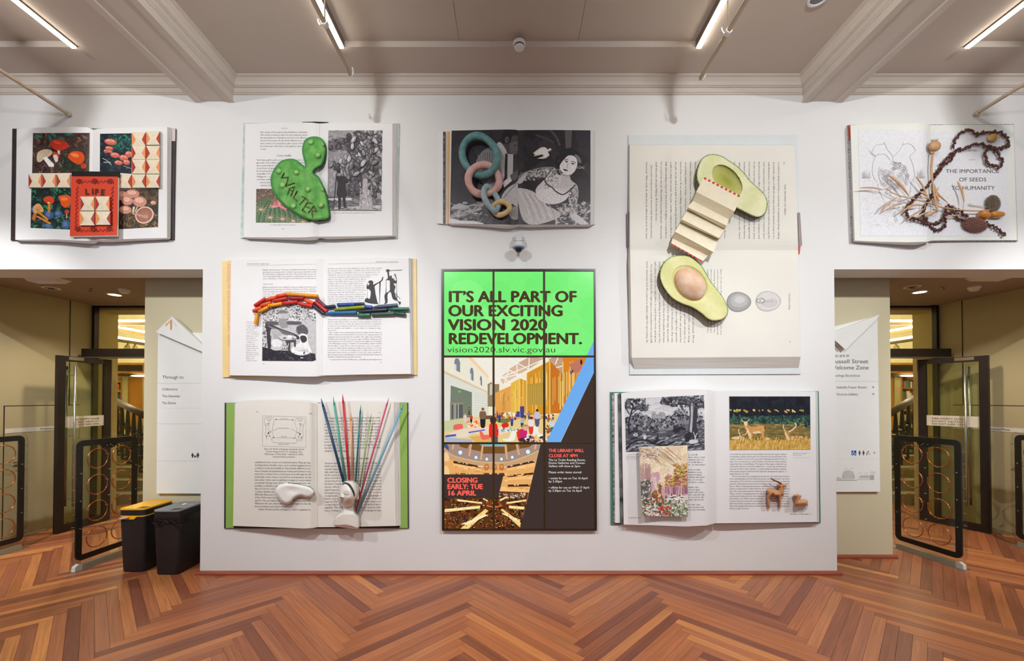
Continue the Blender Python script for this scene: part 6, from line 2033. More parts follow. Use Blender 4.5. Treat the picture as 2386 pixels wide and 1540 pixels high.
pr.blob([(1350, 390), (1362, 372), (1385, 380), (1380, 410), (1362, 418)], LT); pr.line([(1360, 382), (1335, 368), (1328, 352)], 7, LT); pr.line([(1375, 380), (1395, 362), (1405, 352)], 7, LT); pr.blob([(1440, 470), (1500, 465), (1510, 482), (1445, 488)], LT); pr.blob([(1368, 430), (1385, 440), (1420, 500), (1408, 540)], LT); pr.scatter(1430, 418, 1535, 458, 26, 2, 4, [(232, 194, 140)], 1)
pr.line([(1548, 420), (1552, 450)], 8, (60, 44, 34))
pr.blob([(1755, 545), (1748, 500), (1735, 480), (1745, 460), (1775, 470), (1790, 510), (1860, 505), (1915, 525), (1920, 550)], (186, 136, 80)); pr.curve([(1745, 470), (1722, 430), (1728, 400)], 9, LT); pr.curve([(1770, 470), (1810, 450), (1845, 410), (1830, 388)], 13, LT); pr.blob([(1735, 480), (1750, 478), (1785, 545), (1760, 545)], LT); pr.scatter(1790, 510, 1910, 545, 30, 3, 6, [(226, 196, 150)], 1)
pr.blob([(1230, 535), (1260, 518), (1330, 512), (1345, 545)], LT); pr.curve([(1320, 510), (1300, 470), (1305, 440)], 8, LT); pr.curve([(1335, 500), (1370, 490), (1380, 465)], 8, LT); pr.blob([(1545, 540), (1580, 525), (1600, 545)], LT)
pr.poly([(1216, 545), (1500, 552), (1980, 540), (1982, 640), (1216, 643)], (206, 164, 80)); pr.scatter(1216, 525, 1982, 640, 360, 8, 30, [(222, 182, 98), (190, 148, 70), (236, 200, 120), (170, 130, 60), (212, 170, 88)], .18, rot=-75)
pr.build('deer_photo', M_photo, b8)
pr = Print(p8l, Z, seed=52)
for k, (x, w) in enumerate(((240, 120), (240, 122), (240, 20))):
    greek(pr, x, 708 + k * 16, w, 11, (140, 136, 136))
pr.line([(240, 685), (362, 680)], 2, (190, 188, 188))
for k in range(23):
    if k in (5, 12, 19):
        continue
    greek(pr, 826, 692 + k * 23.6, (95, 158, 150, 148, 156, 158, 0, 130, 132, 148, 150, 150, 0, 96, 128, 152, 148, 146, 140, 150, 0, 152, 154)[k] or 120, 14, INK)
greek(pr, 262, 1285, 118, 11, INK)
pr.build('printed_text', M_print, b8)
pr = Print(p8r, Z, seed=53)
TD = ['room within the park, any harvesting of timber was done by regular rotations', 'of pollarding, cutting branches about 8-10 feet from the ground where deer', 'could not reach to browse off new growth. Pollarding has held the lives of', 'many of our veteran trees in a kind of stasis, sometimes for many centuries', 'longer than their normal lifespan. The legacy of this regime today has been', 'a wonderful collection of veteran broadleaf trees - not just oaks, but also sweet', 'chestnuts, beeches, ashes, and limes - in many parkland landscapes, whether', 'still actively managed, transformed through later management regimes, or', 'simply allowed to go wild.',
      '     Forests and chases were designed for the pursuit of the hunt. Since the deer', 'were naturally gathered in the wild, but keepers would still watch over them,', 'answerable to the local lords or even the king, and particularly adept at deterring', 'poachers. If fencing was needed in the forest, then it was to keep deer out rather', 'than in. Where coppicing was practised, compartments of woodland had to be', 'periods of regeneration to take hold from the stools without being browsed by', 'deer. As new growth matured, compartments would be opened up in turn. So', 'These cycles of management are still observed in the historic banks,', 'and around many woods, the historical remnants of pales, hedges,', 'and ditches can still be observed today, although their purpose is in', 'modern fences to keep the wood-pasture management practised in the',
      'wild may be like incentive bases, but the impact of deer on the ground', 'flora and young growth of trees is often dramatic, and potentially changes the', 'whole ecology of a wood.']
for k, l in enumerate(TD):
    w = 538 if k < 8 else (182 if k in (8, 22) else 566)
    pr.text(l, 1216, 687 + k * 23.3, 14, (112, 106, 108), width=w, res=1)
greek(pr, 1815, 682, 120, 10, (150, 146, 146)); greek(pr, 1815, 697, 82, 10, (150, 146, 146)); pr.line([(1815, 670), (1975, 668)], 2, (196, 194, 194)); pr.line([(1815, 716), (1975, 714)], 2, (196, 194, 194))
pr.text('THE PARK OF DEER PARKS  15', 1785, 1252, 11, GREY, width=200, res=1)
pr.build('printed_text', M_print, b8)
# postcard
pc = thing('postcard', 'winter postcard with a young deer, lying on the deer book', 'postcard', U(*Z(600, 1270), -.16))
class Card:
    curved, ax, cell = True, 0, 4.0
    def P(s, x, y, lift=0.0):
        X = (x - Z(363, 0)[0]) / (Z(826, 0)[0] - Z(363, 0)[0])
        return U(x, y, -(.136 + .036 * X + .02 * (2 * X - 1) ** 2 + lift))
card = Card()
quad = [(363, 614), (480, 609), (600, 605), (700, 602), (818, 598), (826, 1275), (740, 1273), (640, 1271), (540, 1270), (450, 1269), (385, 1268)]
V = []
topq, botq = quad[:5], quad[5:][::-1]
n = 12
for i in range(n + 1):
    t = i / n
    for line in (topq, botq):
        x = lerp(line[0][0], line[-1][0], t)
        V.append(card.P(*Z(x, interp(line, x))))
V2 = [v + Vector((0, .004, 0)) for v in V]
m_ = 2 * (n + 1)
fc = []
for i in range(n):
    a = 2 * i
    fc += [(a, a + 1, a + 3, a + 2), (m_ + a, m_ + a + 2, m_ + a + 3, m_ + a + 1), (a, a + 2, m_ + a + 2, m_ + a), (a + 3, a + 1, m_ + a + 1, m_ + a + 3)]
fc += [(1, 0, m_, m_ + 1), (2 * n, 2 * n + 1, m_ + 2 * n + 1, m_ + 2 * n)]
obj('card', V + V2, fc, M_cream, pc)
cl = [(366, 617), (816, 601), (824, 1271), (388, 1264)]
pr = Print(card, Z, cl, seed=54, eps=6e-5)
pr.poly([(350, 590), (840, 590), (840, 1290), (350, 1290)], (236, 220, 190))
pr.scatter(370, 600, 820, 1000, 120, 30, 90, [(240, 226, 196), (232, 212, 178), (238, 222, 200), (230, 206, 176)], .7)
pr.scatter(380, 880, 820, 1090, 60, 10, 30, [(220, 184, 188), (212, 172, 182), (228, 200, 194), (204, 160, 176)], 1.6, rot=0)
for _ in range(26):
    x, y = pr.rnd.uniform(370, 640), pr.rnd.uniform(605, 700)
    pr.curve([(x, y), (x + 60, y + 50), (x + 110 + pr.rnd.uniform(0, 60), y + 120)], 4, (176, 148, 118), taper=True)
pr.scatter(370, 605, 560, 720, 130, 5, 15, [(164, 136, 108), (226, 214, 206), (196, 174, 146)], .5)
for _ in range(30):
    x = pr.rnd.uniform(372, 470); pr.line([(x, pr.rnd.uniform(760, 830)), (x + 4, pr.rnd.uniform(940, 1020))], 4, (192, 150, 150))
for _ in range(40):
    x = pr.rnd.uniform(600, 820); pr.line([(x, pr.rnd.uniform(980, 1000)), (x, pr.rnd.uniform(1040, 1070))], 3, (168, 110, 140))
pr.scatter(690, 770, 822, 900, 150, 4, 11, [(214, 186, 84), (200, 76, 62), (226, 206, 120), (180, 150, 70)], .7); pr.scatter(610, 890, 822, 980, 140, 4, 11, [(214, 186, 84), (206, 70, 60), (226, 206, 120), (172, 140, 80)], .7)
for c in ([(822, 880), (740, 900), (640, 960)], [(822, 930), (760, 950), (700, 970)], [(822, 840), (760, 850), (690, 830)]):
    pr.curve(c, 4, (140, 104, 62))
pr.blob([(695, 895), (715, 888), (735, 905), (725, 922), (705, 915)], (126, 84, 58)); pr.ell(712, 908, 8, 7, (206, 90, 60))
pr.poly([(370, 1100), (560, 1120), (820, 1070), (830, 1290), (370, 1290)], (232, 226, 220)); pr.scatter(370, 1080, 825, 1160, 60, 14, 40, [(240, 236, 230), (222, 212, 208)], .3)
for x, y in ((630, 1110), (665, 1085), (700, 1105), (715, 1115), (765, 1085), (665, 1130), (690, 1080)):
    pr.poly([(x - 20, y), (x - 8, y - 13), (x + 16, y - 14), (x + 24, y)], (244, 240, 236)); pr.poly([(x - 16, y), (x + 20, y), (x + 18, y + 8), (x - 14, y + 8)], (110, 84, 84))
for x, y in ((615, 1080), (668, 1060), (745, 1065), (740, 1120)):
    pr.poly([(x - 8, y + 14), (x, y - 16), (x + 8, y + 14)], (90, 96, 84))
pr.scatter(372, 920, 470, 1130, 170, 5, 14, [(96, 104, 92), (206, 206, 204), (140, 130, 132), (70, 84, 76)], .6); pr.scatter(375, 1100, 640, 1270, 340, 5, 15, [(110, 122, 84), (224, 222, 216), (150, 156, 110), (78, 92, 66), (206, 80, 70), (236, 234, 228)], .6)
pr.scatter(640, 1120, 826, 1275, 300, 5, 15, [(120, 134, 96), (230, 228, 222), (96, 112, 88), (160, 166, 124), (240, 238, 232)], .6); pr.scatter(560, 1170, 660, 1260, 40, 5, 9, [(204, 66, 60)], 1)
DB = (146, 92, 50)
pr.blob([(485, 1050), (505, 1025), (545, 1028), (548, 985), (535, 975), (560, 968), (580, 985), (570, 1000), (572, 1060), (590, 1100), (598, 1150), (588, 1152), (560, 1085), (530, 1090), (548, 1140), (542, 1146), (512, 1092), (490, 1080), (475, 1140), (468, 1140), (480, 1080)], DB); pr.blob([(548, 1060), (560, 1050), (566, 1080), (535, 1090)], (224, 196, 160)); pr.line([(540, 975), (534, 955)], 7, DB); pr.line([(555, 970), (558, 952)], 7, DB); pr.scatter(495, 1032, 545, 1060, 16, 3, 5, [(230, 200, 150)], 1)
pr.build('winter_picture', M_photo, pc)
# wooden deer
Zw = zoom(1750, 1090, 11.847)
M_carve = mat('carved_wood', (212, 154, 104), .55, var=.15, scale=10, stretch=(4, 4, 1), var_col=(194, 132, 84), bump=.1)
def wooden(name, lab, outl, T, foot):
    t = thing(name, lab, 'wooden figure', U(*Zw(*foot), -.09), 'carved wooden deer')
    rel = Relief(Flat(.082), [Zw(*p) for p in outl], lambda x, y, d: min(T, .028 + d * .011), 1.3)
    rel.build('body', M_carve, t, smooth='auto')
    return t, rel
t, rel = wooden('wooden_deer', 'carved wooden deer standing with one long antler', [(712, 460), (760, 450), (850, 428), (920, 450), (995, 480), (905, 545), (905, 680), (915, 740), (850, 780), (830, 810), (822, 1100), (770, 1100), (752, 840), (745, 790), (640, 785), (600, 745), (540, 810), (510, 850), (525, 960), (530, 1100), (480, 1100), (450, 960), (430, 800), (462, 720), (430, 660), (440, 600), (510, 572), (620, 590), (752, 612), (768, 560), (790, 545), (735, 492)], .075, (650, 1100))
MB().tube([U(*Zw(x, y), -.135) for x, y in ((835, 440), (760, 400), (700, 370), (625, 340), (580, 312), (548, 284))], lambda u: .009 - .004 * u, 8).build('antler', mat('antler_wood', (120, 70, 48), .6), t, True)
pr = Print(rel, Zw, base=.0025)
for r_ in range(3):
    for c_ in range(6):
        pr.ell(560 + c_ * 36 + r_ * 6, 650 + r_ * 38 + c_ * 7, 11, 10, (236, 214, 174), n=8)
pr.ell(885, 478, 16, 9, (40, 34, 40), 15); pr.build('painted_spots', M_print, t)
t, rel = wooden('wooden_fawn', 'carved wooden fawn lying down at the right page edge', [(1160, 745), (1220, 735), (1290, 720), (1345, 740), (1400, 768), (1360, 830), (1356, 882), (1420, 870), (1520, 870), (1565, 920), (1576, 1045), (1420, 1047), (1310, 1047), (1265, 1066), (1236, 1058), (1182, 1000), (1210, 900), (1222, 820)], .085, (1400, 1060))
pr = Print(rel, Zw, base=.0025)
for r_ in range(3):
    for c_ in range(6):
        pr.ell(1345 + c_ * 34 - r_ * 4, 920 + r_ * 40, 9, 9, (240, 222, 170), n=8)
pr.ell(1290, 768, 28, 7, (70, 54, 60)); pr.build('painted_spots', M_print, t)
# ================================================================== THE VIDEO WALL
M_scr = mat_vcol('screen_picture', .2, .02, 20, emis=0.88)
DSC = 0.028
vw = thing('video_wall', 'video wall of nine portrait screens announcing a redevelopment', 'video wall', U(1209, 1236, -DSC))
fr = [(1028, 626.5), (1387.5, 626), (1391, 1236.5), (1029.5, 1236.5)]
inn = [(1033, 631), (1383.5, 630.8), (1386.5, 1232.5), (1034, 1232.5)]
MB().ring([U(*p, -DSC - .012) for p in fr], [U(*p, -DSC - .012) for p in inn], (0, DSC + .011, 0)).build('outer_frame', mat('screen_frame', (44, 34, 20), .35, var=.1), vw)
cx = [(1034.6, 1147.4), (1152.4, 1265.2), (1270.4, 1383.8)]
cy = [(632.6, 828), (833, 1030.2), (1035.2, 1232)]
surf = Flat(DSC)
ZS = [zoom(1020, 620, 6.279), zoom(1020, 820, 6.279), zoom(1020, 1020, 6.279)]
INKS = (72, 54, 30)
def fat(pr, l, x, y, size, col, w, d):
    for dx, dy in ((0, 0), (d, 0), (-d, 0), (0, d * .6), (0, -d * .6)):
        pr.text(l, x + d + dx, y + dy, size, col, width=w - 2 * d, res=3)
def row0(pr):
    pr.rect(0, 0, 2386, 1400, (122, 246, 122))
    for i in range(18):
        pr.ell(pr.rnd.uniform(300, 2200), pr.rnd.uniform(200, 1200), 260, 220, pr.rnd.choice([(128, 248, 126), (118, 243, 118), (134, 250, 132)]), n=20)
    pr.poly([(2300, 1060), (2300, 1330), (2170, 1330)], (118, 178, 246))
    pr.poly([(80, 1100), (200, 1310), (80, 1310)], (140, 226, 132))
    for l, y, x1 in (("IT\u2019S ALL PART OF", 524, 2042), ('OUR EXCITING', 730, 1845), ('VISION 2020', 936, 1612), ('REDEVELOPMENT.', 1138, 2125)):
        fat(pr, l, 142, y, 155, INKS, x1 - 142, 11)
    pr.text('vision2020.slv.vic.gov.au', 138, 1262, 82, INKS, width=1590, res=3, bold=-.004)
def row1(pr):
    rn = pr.rnd
    pr.rect(0, 0, 2386, 1400, (250, 236, 206))
    # glazed roof
    pr.poly([(430, 60), (1560, 60), (1300, 300), (1080, 420), (960, 500), (740, 400), (560, 180)], (246, 240, 226))
    pr.poly([(1160, 170), (1360, 60), (1560, 100), (1320, 260), (1180, 250)], (206, 170, 140)); pr.poly([(1040, 250), (1160, 180), (1320, 260), (1180, 340), (1080, 300)], (222, 186, 156)); pr.poly([(900, 380), (1060, 260), (1160, 350), (1060, 430), (960, 480)], (228, 196, 166))
    pr.poly([(1600, 60), (1850, 60), (1830, 340), (1640, 140)], (200, 160, 130))
    for a, b in (((1030, 80), (1160, 160)), ((1160, 160), (1330, 250)), ((1330, 250), (1160, 160)), ((1040, 260), (1290, 410)), ((1160, 160), (1160, 350)), ((870, 400), (1600, 90)), ((870, 400), (1300, 300)), ((960, 480), (1330, 260)), ((1340, 60), (1330, 250)), ((900, 340), (1100, 480)), ((1040, 250), (970, 480)), ((700, 80), (740, 170)), ((740, 170), (830, 80)), ((1580, 120), (1700, 60)), ((1720, 180), (1760, 80)), ((1730, 230), (1840, 200)), ((960, 480), (1080, 490))):
        pr.line([a, b], 14, (250, 246, 238))
    # left white building
    pr.poly([(90, 60), (430, 60), (740, 380), (750, 600), (90, 300)], (240, 234, 214)); pr.poly([(90, 270), (750, 590), (750, 612), (90, 312)], (224, 200, 168)); pr.poly([(420, 60), (480, 60), (745, 350), (742, 395)], (250, 212, 168))
    for x, y, w, h in ((285, 90, 42, 210), (498, 230, 26, 200), (632, 350, 16, 150)):
        pr.poly([(x - w, y + 40), (x - w * .5, y), (x + w * .5, y + 6), (x + w, y + 60), (x + w, y + h), (x - w, y + h * .8)], (126, 136, 146)); pr.poly([(x - w, y + h * .4), (x - w * .3, y + h * .45), (x - w * .3, y + h * .9), (x - w, y + h * .8)], (222, 220, 210))
    pr.poly([(90, 312), (750, 615), (740, 960), (520, 960), (90, 1010)], (226, 226, 214))
    for k in range(10):
        pr.line([(530, 600 + k * 36), (742, 620 + k * 34)], 4, (206, 196, 168))
    pr.poly([(190, 490), (500, 590), (500, 960), (180, 1000)], (120, 130, 112)); pr.poly([(180, 735), (380, 740), (380, 980), (180, 1000)], (146, 136, 116)); pr.poly([(200, 770), (370, 770), (368, 960), (200, 980)], (92, 96, 92))
    for x in (240, 262, 300):
        pr.line([(x, 760), (x, 985)], 8, (226, 220, 206))
    pr.ell(318, 580, 22, 16, (110, 196, 100))
    pr.poly([(730, 470), (790, 440), (800, 470), (900, 470), (900, 800), (730, 800)], (150, 130, 96)); pr.poly([(760, 480), (800, 460), (800, 620), (760, 640)], (206, 200, 180))
    # timber towers
    for pts, c in (([(840, 600), (1080, 490), (1080, 870), (840, 930)], (232, 166, 80)), ([(1070, 460), (1200, 390), (1200, 920), (1070, 920)], (236, 188, 70)), ([(1200, 390), (1300, 420), (1300, 900), (1200, 900)], (226, 160, 50)), ([(1300, 310), (1640, 130), (1640, 900), (1300, 960)], (216, 150, 34)), ([(1640, 130), (1830, 330), (1830, 900), (1640, 900)], (206, 116, 26)), ([(1830, 80), (2200, 80), (1900, 700), (1830, 800)], (222, 132, 28))):
        pr.poly(pts, c)
    for _ in range(90):
        x = rn.uniform(850, 2060)
        y0 = interp([(850, 610), (1080, 500), (1200, 400), (1300, 320), (1640, 150), (1830, 300), (1840, 90), (2100, 90)], x) + 10
        pr.line([(x, y0 + rn.uniform(0, 200)), (x, rn.uniform(600, 900))], rn.uniform(5, 10), rn.choice([(250, 206, 110), (190, 110, 26), (246, 190, 80), (170, 120, 40), (230, 214, 140)]))
    pr.poly([(1300, 480), (1560, 440), (1560, 770), (1300, 780)], (190, 150, 56))
    for k in range(20):
        pr.line([(1310 + k * 13, 490), (1310 + k * 13, 780)], 4, (226, 196, 110) if k % 2 else (150, 116, 40))
    for x in (1302, 1192, 1640, 1832):
        pr.line([(x, 140 if x > 1600 else 300 if x > 1250 else 390), (x, 900)], 12, (244, 214, 130))
    pr.poly([(1920, 180), (2120, 90), (2060, 300), (1980, 300)], (196, 120, 96)); pr.rect(1940, 275, 1958, 325, (40, 30, 190)); pr.rect(1965, 260, 1980, 320, (30, 26, 80)); pr.ell(2100, 150, 16, 40, (60, 20, 20)); pr.ell(2090, 230, 14, 22, (220, 90, 140))
    for _ in range(14):
        x = 1850 + rn.uniform(0, 250); pr.line([(x, 300), (x, 640 - (x - 1850) * .9)], 6, (240, 200, 110))
    # floor and people
    pr.poly([(90, 1010), (520, 950), (840, 920), (1640, 930), (1800, 900), (1700, 1400), (90, 1400)], (236, 206, 140)); pr.poly([(90, 1010), (520, 960), (430, 1150), (90, 1160)], (206, 206, 158))
    pr.scatter(840, 900, 1700, 1000, 90, 10, 30, [(220, 160, 60), (120, 130, 60), (90, 70, 50), (236, 236, 226), (200, 70, 40), (70, 60, 150)], .7)
    pr.rect(1150, 870, 1200, 950, (76, 66, 146)); pr.rect(1205, 795, 1265, 960, (70, 62, 140)); pr.blob([(840, 960), (900, 980), (1040, 970), (1040, 1030), (880, 1030)], (112, 126, 60)); pr.poly([(690, 930), (800, 930), (800, 985), (690, 985)], (110, 84, 60))
    pr.scatter(420, 990, 640, 1110, 60, 12, 30, [(240, 110, 80), (236, 90, 70), (250, 190, 90), (246, 236, 210)], .5)
    pr.poly([(150, 1190), (430, 1110), (780, 1090), (1180, 1130), (900, 1220), (520, 1190), (430, 1240)], (246, 214, 190)); pr.poly([(440, 1170), (690, 1130), (690, 1150), (450, 1190)], (70, 110, 206)); pr.poly([(110, 1220), (270, 1200), (270, 1230), (110, 1250)], (60, 90, 210))
    pr.poly([(110, 1250), (500, 1280), (540, 1400), (110, 1400)], (176, 186, 206)); pr.poly([(460, 1240), (800, 1200), (840, 1330), (560, 1330)], (226, 176, 96))
    for pts, c in (([(240, 1070), (350, 1052), (370, 1110), (330, 1130), (236, 1136)], (240, 104, 96)), ([(280, 1150), (430, 1130), (450, 1200), (420, 1240), (290, 1250), (270, 1220)], (236, 220, 196)), ([(610, 1150), (660, 1180), (680, 1215), (770, 1220), (770, 1260), (700, 1280), (640, 1270)], (240, 108, 90)), ([(940, 1050), (1020, 1036), (1034, 1090), (945, 1110)], (226, 40, 26)), ([(1080, 1160), (1140, 1160), (1140, 1230), (1100, 1300), (1000, 1305), (945, 1275), (1040, 1260)], (246, 242, 232)), ([(1370, 1100), (1460, 1090), (1480, 1180), (1560, 1220), (1500, 1240), (1400, 1220)], (244, 240, 232)), ([(1150, 1150), (1195, 1140), (1230, 1310), (1180, 1300)], (226, 56, 26))):
        pr.blob(pts, c)
    def person(x, y, h, top, bot, hair, skin=(226, 176, 146)):
        pr.blob([(x - h * .13, y - h * .5), (x + h * .12, y - h * .5), (x + h * .1, y), (x - h * .1, y)], bot); pr.blob([(x - h * .15, y - h * .8), (x + h * .14, y - h * .8), (x + h * .15, y - h * .45), (x - h * .15, y - h * .45)], top); pr.ell(x, y - h * .9, h * .075, h * .1, skin); pr.ell(x, y - h * .94, h * .08, h * .08, hair)
    person(660, 1098, 280, (126, 96, 70), (36, 30, 34), (140, 92, 50)); person(460, 920, 110, (120, 104, 66), (80, 70, 60), (50, 40, 40)); person(400, 1030, 130, (240, 200, 196), (226, 206, 206), (206, 150, 90)); person(490, 1030, 120, (206, 60, 50), (40, 36, 44), (60, 46, 40)); person(1455, 1080, 240, (196, 196, 226), (90, 90, 110), (36, 28, 34)); person(1335, 980, 110, (150, 120, 140), (90, 84, 96), (60, 46, 50)); person(1365, 1190, 240, (240, 226, 220), (226, 60, 50), (60, 40, 40)); person(905, 1020, 120, (60, 66, 130), (60, 60, 70), (50, 40, 40)); person(1085, 1080, 130, (90, 70, 160), (60, 60, 90), (150, 104, 60)); person(1235, 1100, 150, (150, 196, 216), (60, 60, 70), (90, 60, 40)); person(1625, 980, 80, (206, 50, 40), (150, 90, 50), (60, 46, 46)); person(1670, 1180, 200, (206, 216, 226), (80, 90, 110), (196, 150, 90)); person(870, 930, 70, (220, 90, 110), (90, 70, 60), (140, 100, 60))
    pr.blob([(755, 1070), (800, 1040), (860, 1050), (880, 1120), (880, 1230), (760, 1240)], (230, 40, 26)); pr.ell(810, 1000, 46, 56, (60, 40, 40)); pr.poly([(780, 1240), (880, 1235), (880, 1400), (790, 1400)], (96, 84, 84))
    pr.blob([(1190, 1180), (1210, 1130), (1290, 1130), (1310, 1190), (1300, 1240), (1200, 1260)], (206, 36, 110)); pr.ell(1285, 1105, 44, 46, (226, 176, 150)); pr.blob([(1225, 1110), (1240, 1070), (1300, 1062), (1330, 1090), (1260, 1090)], (190, 146, 90)); pr.blob([(1180, 1280), (1290, 1240), (1380, 1240), (1350, 1290), (1260, 1320)], (56, 46, 50)); pr.poly([(1260, 1260), (1340, 1240), (1350, 1290), (1290, 1300)], (240, 238, 232))
    pr.scatter(1300, 1220, 1660, 1330, 70, 12, 34, [(240, 238, 232), (60, 90, 200), (40, 36, 40), (236, 200, 80), (226, 226, 236), (206, 60, 50)], .5); pr.scatter(880, 1100, 1160, 1180, 26, 10, 26, [(226, 236, 226), (60, 80, 130), (120, 200, 190), (246, 240, 232)], .5)
    pr.scatter(1590, 1080, 1680, 1170, 30, 6, 18, [(200, 60, 50), (60, 120, 90), (40, 36, 40), (226, 206, 120)], 1.5)
    pr.poly([(2190, 60), (2320, 60), (2320, 230), (1790, 1330), (1580, 1330), (1640, 1210)], (112, 176, 244)); pr.poly([(2320, 230), (2320, 1400), (1760, 1400)], (64, 48, 38))
def row2(pr):
    rn = pr.rnd
    pr.rect(0, 0, 2386, 1500, (62, 48, 42))
    P_ = [(90, 80), (1520, 80), (1200, 1340), (90, 1340)]
    pr.poly(P_, (206, 164, 120))
    pr.poly([(90, 80), (1510, 80), (1490, 190), (1050, 350), (640, 350), (240, 270), (90, 170)], (170, 142, 132))
    for pts in ([(300, 80), (470, 80), (430, 160), (330, 130)], [(490, 80), (650, 80), (630, 200), (480, 170)], [(670, 130), (980, 130), (985, 230), (650, 232)], [(1010, 80), (1160, 80), (1190, 160), (1020, 210)], [(1180, 80), (1420, 80), (1330, 140), (1200, 160)]):
        pr.poly(pts, (124, 84, 34))
    pr.rect(680, 80, 970, 118, (110, 200, 216)); pr.poly([(600, 80), (660, 80), (650, 110), (620, 108)], (90, 170, 200)); pr.poly([(90, 90), (130, 90), (160, 130), (160, 190), (90, 130)], (60, 90, 130))
    for a, b in (((490, 80), (460, 270)), ((662, 80), (632, 320)), ((985, 80), (1012, 310)), ((1150, 80), (1190, 250)), ((235, 80), (215, 170)), ((1440, 80), (1420, 170))):
        pr.line([a, b], 26, (226, 176, 120))
    pr.curve([(90, 150), (240, 265), (640, 352), (1050, 352), (1490, 185)], 10, (236, 196, 140))
    for x, y, r_ in ((330, 215, 32), (560, 288, 26), (718, 312, 24), (932, 312, 24), (1090, 285, 24), (1320, 205, 34), (105, 260, 14)):
        pr.ell(x, y, r_ + 6, r_ + 8, (120, 96, 90)); pr.ell(x, y, r_, r_ + 2, (206, 236, 246)); pr.ell(x, y, r_ * .5, r_ * .5, (236, 250, 252))
    pr.poly([(90, 300), (240, 330), (640, 470), (1010, 470), (1460, 330), (1400, 800), (960, 800), (860, 560), (90, 540)], (238, 176, 104))
    for pts in ([(230, 335), (630, 415), (630, 445), (230, 370)], [(1020, 415), (1420, 330), (1420, 360), (1020, 442)], [(1020, 548), (1400, 508), (1398, 538), (1020, 578)], [(1025, 685), (1355, 680), (1350, 712), (1025, 716)], [(230, 512), (560, 528), (230, 534)]):
        pr.poly(pts, (70, 34, 18))
        for _ in range(8):
            t = rn.random(); x = lerp(pts[0][0], pts[1][0], t); y = lerp(pts[0][1], pts[1][1], t) + 8
            pr.ell(x, y, 8, 8, (255, 220, 150), n=8)
    for pts in ([(230, 375), (640, 455), (640, 480), (230, 420)], [(1010, 450), (1420, 370), (1415, 420), (1010, 480)], [(1015, 590), (1395, 545), (1385, 600), (1015, 620)], [(900, 740), (1340, 730), (1330, 800), (890, 800)]):
        pr.poly(pts, (250, 196, 126))
    for _ in range(70):
        pr.ell(rn.uniform(110, 1400), rn.uniform(420, 780), rn.uniform(20, 60), 14, rn.choice([(246, 180, 96), (230, 160, 86), (252, 206, 140)]), n=10)
    for x in (715, 830, 935):
        pr.blob([(x - 30, 470), (x - 30, 400), (x, 380), (x + 30, 400), (x + 30, 470)], (206, 120, 50)); pr.ell(x, 420, 10, 10, (255, 226, 170)); pr.blob([(x - 40, 530), (x - 30, 516), (x + 30, 516), (x + 40, 530), (x + 40, 560), (x - 40, 560)], (96, 60, 40))
    for x, y, w, h in ((120, 255, 40, 80), (120, 460, 44, 90)):
        pr.blob([(x - w, y + h), (x - w, y), (x, y - h * .6), (x + w, y), (x + w, y + h)], (252, 206, 150))
    # reading room floor
    pr.poly([(90, 880), (900, 780), (1330, 800), (1200, 1340), (90, 1340)], (96, 50, 20))
    pr.scatter(90, 880, 1300, 1330, 320, 8, 30, [(60, 28, 14), (40, 18, 12), (126, 66, 26), (150, 84, 32), (30, 16, 12)], .6)
    pr.scatter(900, 810, 1330, 880, 120, 6, 16, [(230, 206, 180), (110, 90, 80), (206, 150, 100), (60, 44, 40)], .8)
    for pts in ([(280, 895), (650, 945), (650, 968), (290, 925)], [(100, 1045), (620, 990), (620, 1030), (100, 1090)], [(700, 1040), (740, 1070), (440, 1340), (320, 1335)], [(920, 1050), (950, 1040), (1215, 1240), (1200, 1310)], [(1040, 990), (1270, 1010), (1260, 1050), (1040, 1030)], [(1000, 945), (1295, 900), (1295, 925), (1010, 970)], [(900, 910), (1010, 850), (1020, 868), (920, 930)], [(670, 880), (740, 925), (720, 935), (660, 890)]):
        pr.poly(pts, (255, 216, 130)); c = (sum(p[0] for p in pts) / 4, sum(p[1] for p in pts) / 4)
        pr.poly([(c[0] + (x - c[0]) * .96, c[1] + (y - c[1]) * .5) for x, y in pts], (255, 240, 196))
    pr.ell(830, 985, 120, 40, (150, 56, 24)); pr.ell(830, 975, 80, 24, (70, 34, 20)); pr.curve([(720, 990), (830, 1015), (940, 990)], 12, (240, 140, 60))
    pr.scatter(100, 900, 1290, 1320, 260, 3, 9, [(255, 206, 110), (30, 16, 14), (240, 150, 60), (20, 12, 10), (206, 190, 170)], .8)
    for _ in range(18):
        pr.ell(rn.uniform(200, 1250), rn.uniform(900, 1300), 8, 8, (90, 226, 60), n=7)
    pr.scatter(180, 1100, 420, 1240, 70, 8, 22, [(110, 60, 30), (50, 26, 16), (80, 40, 20)], .5)
    # dark shapes and lettering
    pr.poly([(1512, 60), (2386, 60), (2386, 1400), (1190, 1400)], (62, 48, 44)); pr.poly([(1570, 60), (1585, 60), (1585, 1400), (1570, 1400)], (54, 42, 36))
    pr.poly([(60, 535), (965, 535), (880, 880), (60, 885)], (62, 48, 44))
    for l, y, x1 in (('CLOSING', 655, 590), ('EARLY: TUE', 748, 665), ('16 APRIL', 842, 566)):
        fat(pr, l, 133, y, 70, (250, 98, 84), x1 - 133, 6)
    for l, y, x1 in (('THE LIBRARY WILL', 208, 2140), ('CLOSE AT 4PM', 283, 2050)):
        fat(pr, l, 1620, y, 44, (250, 98, 84), x1 - 1620, 3)
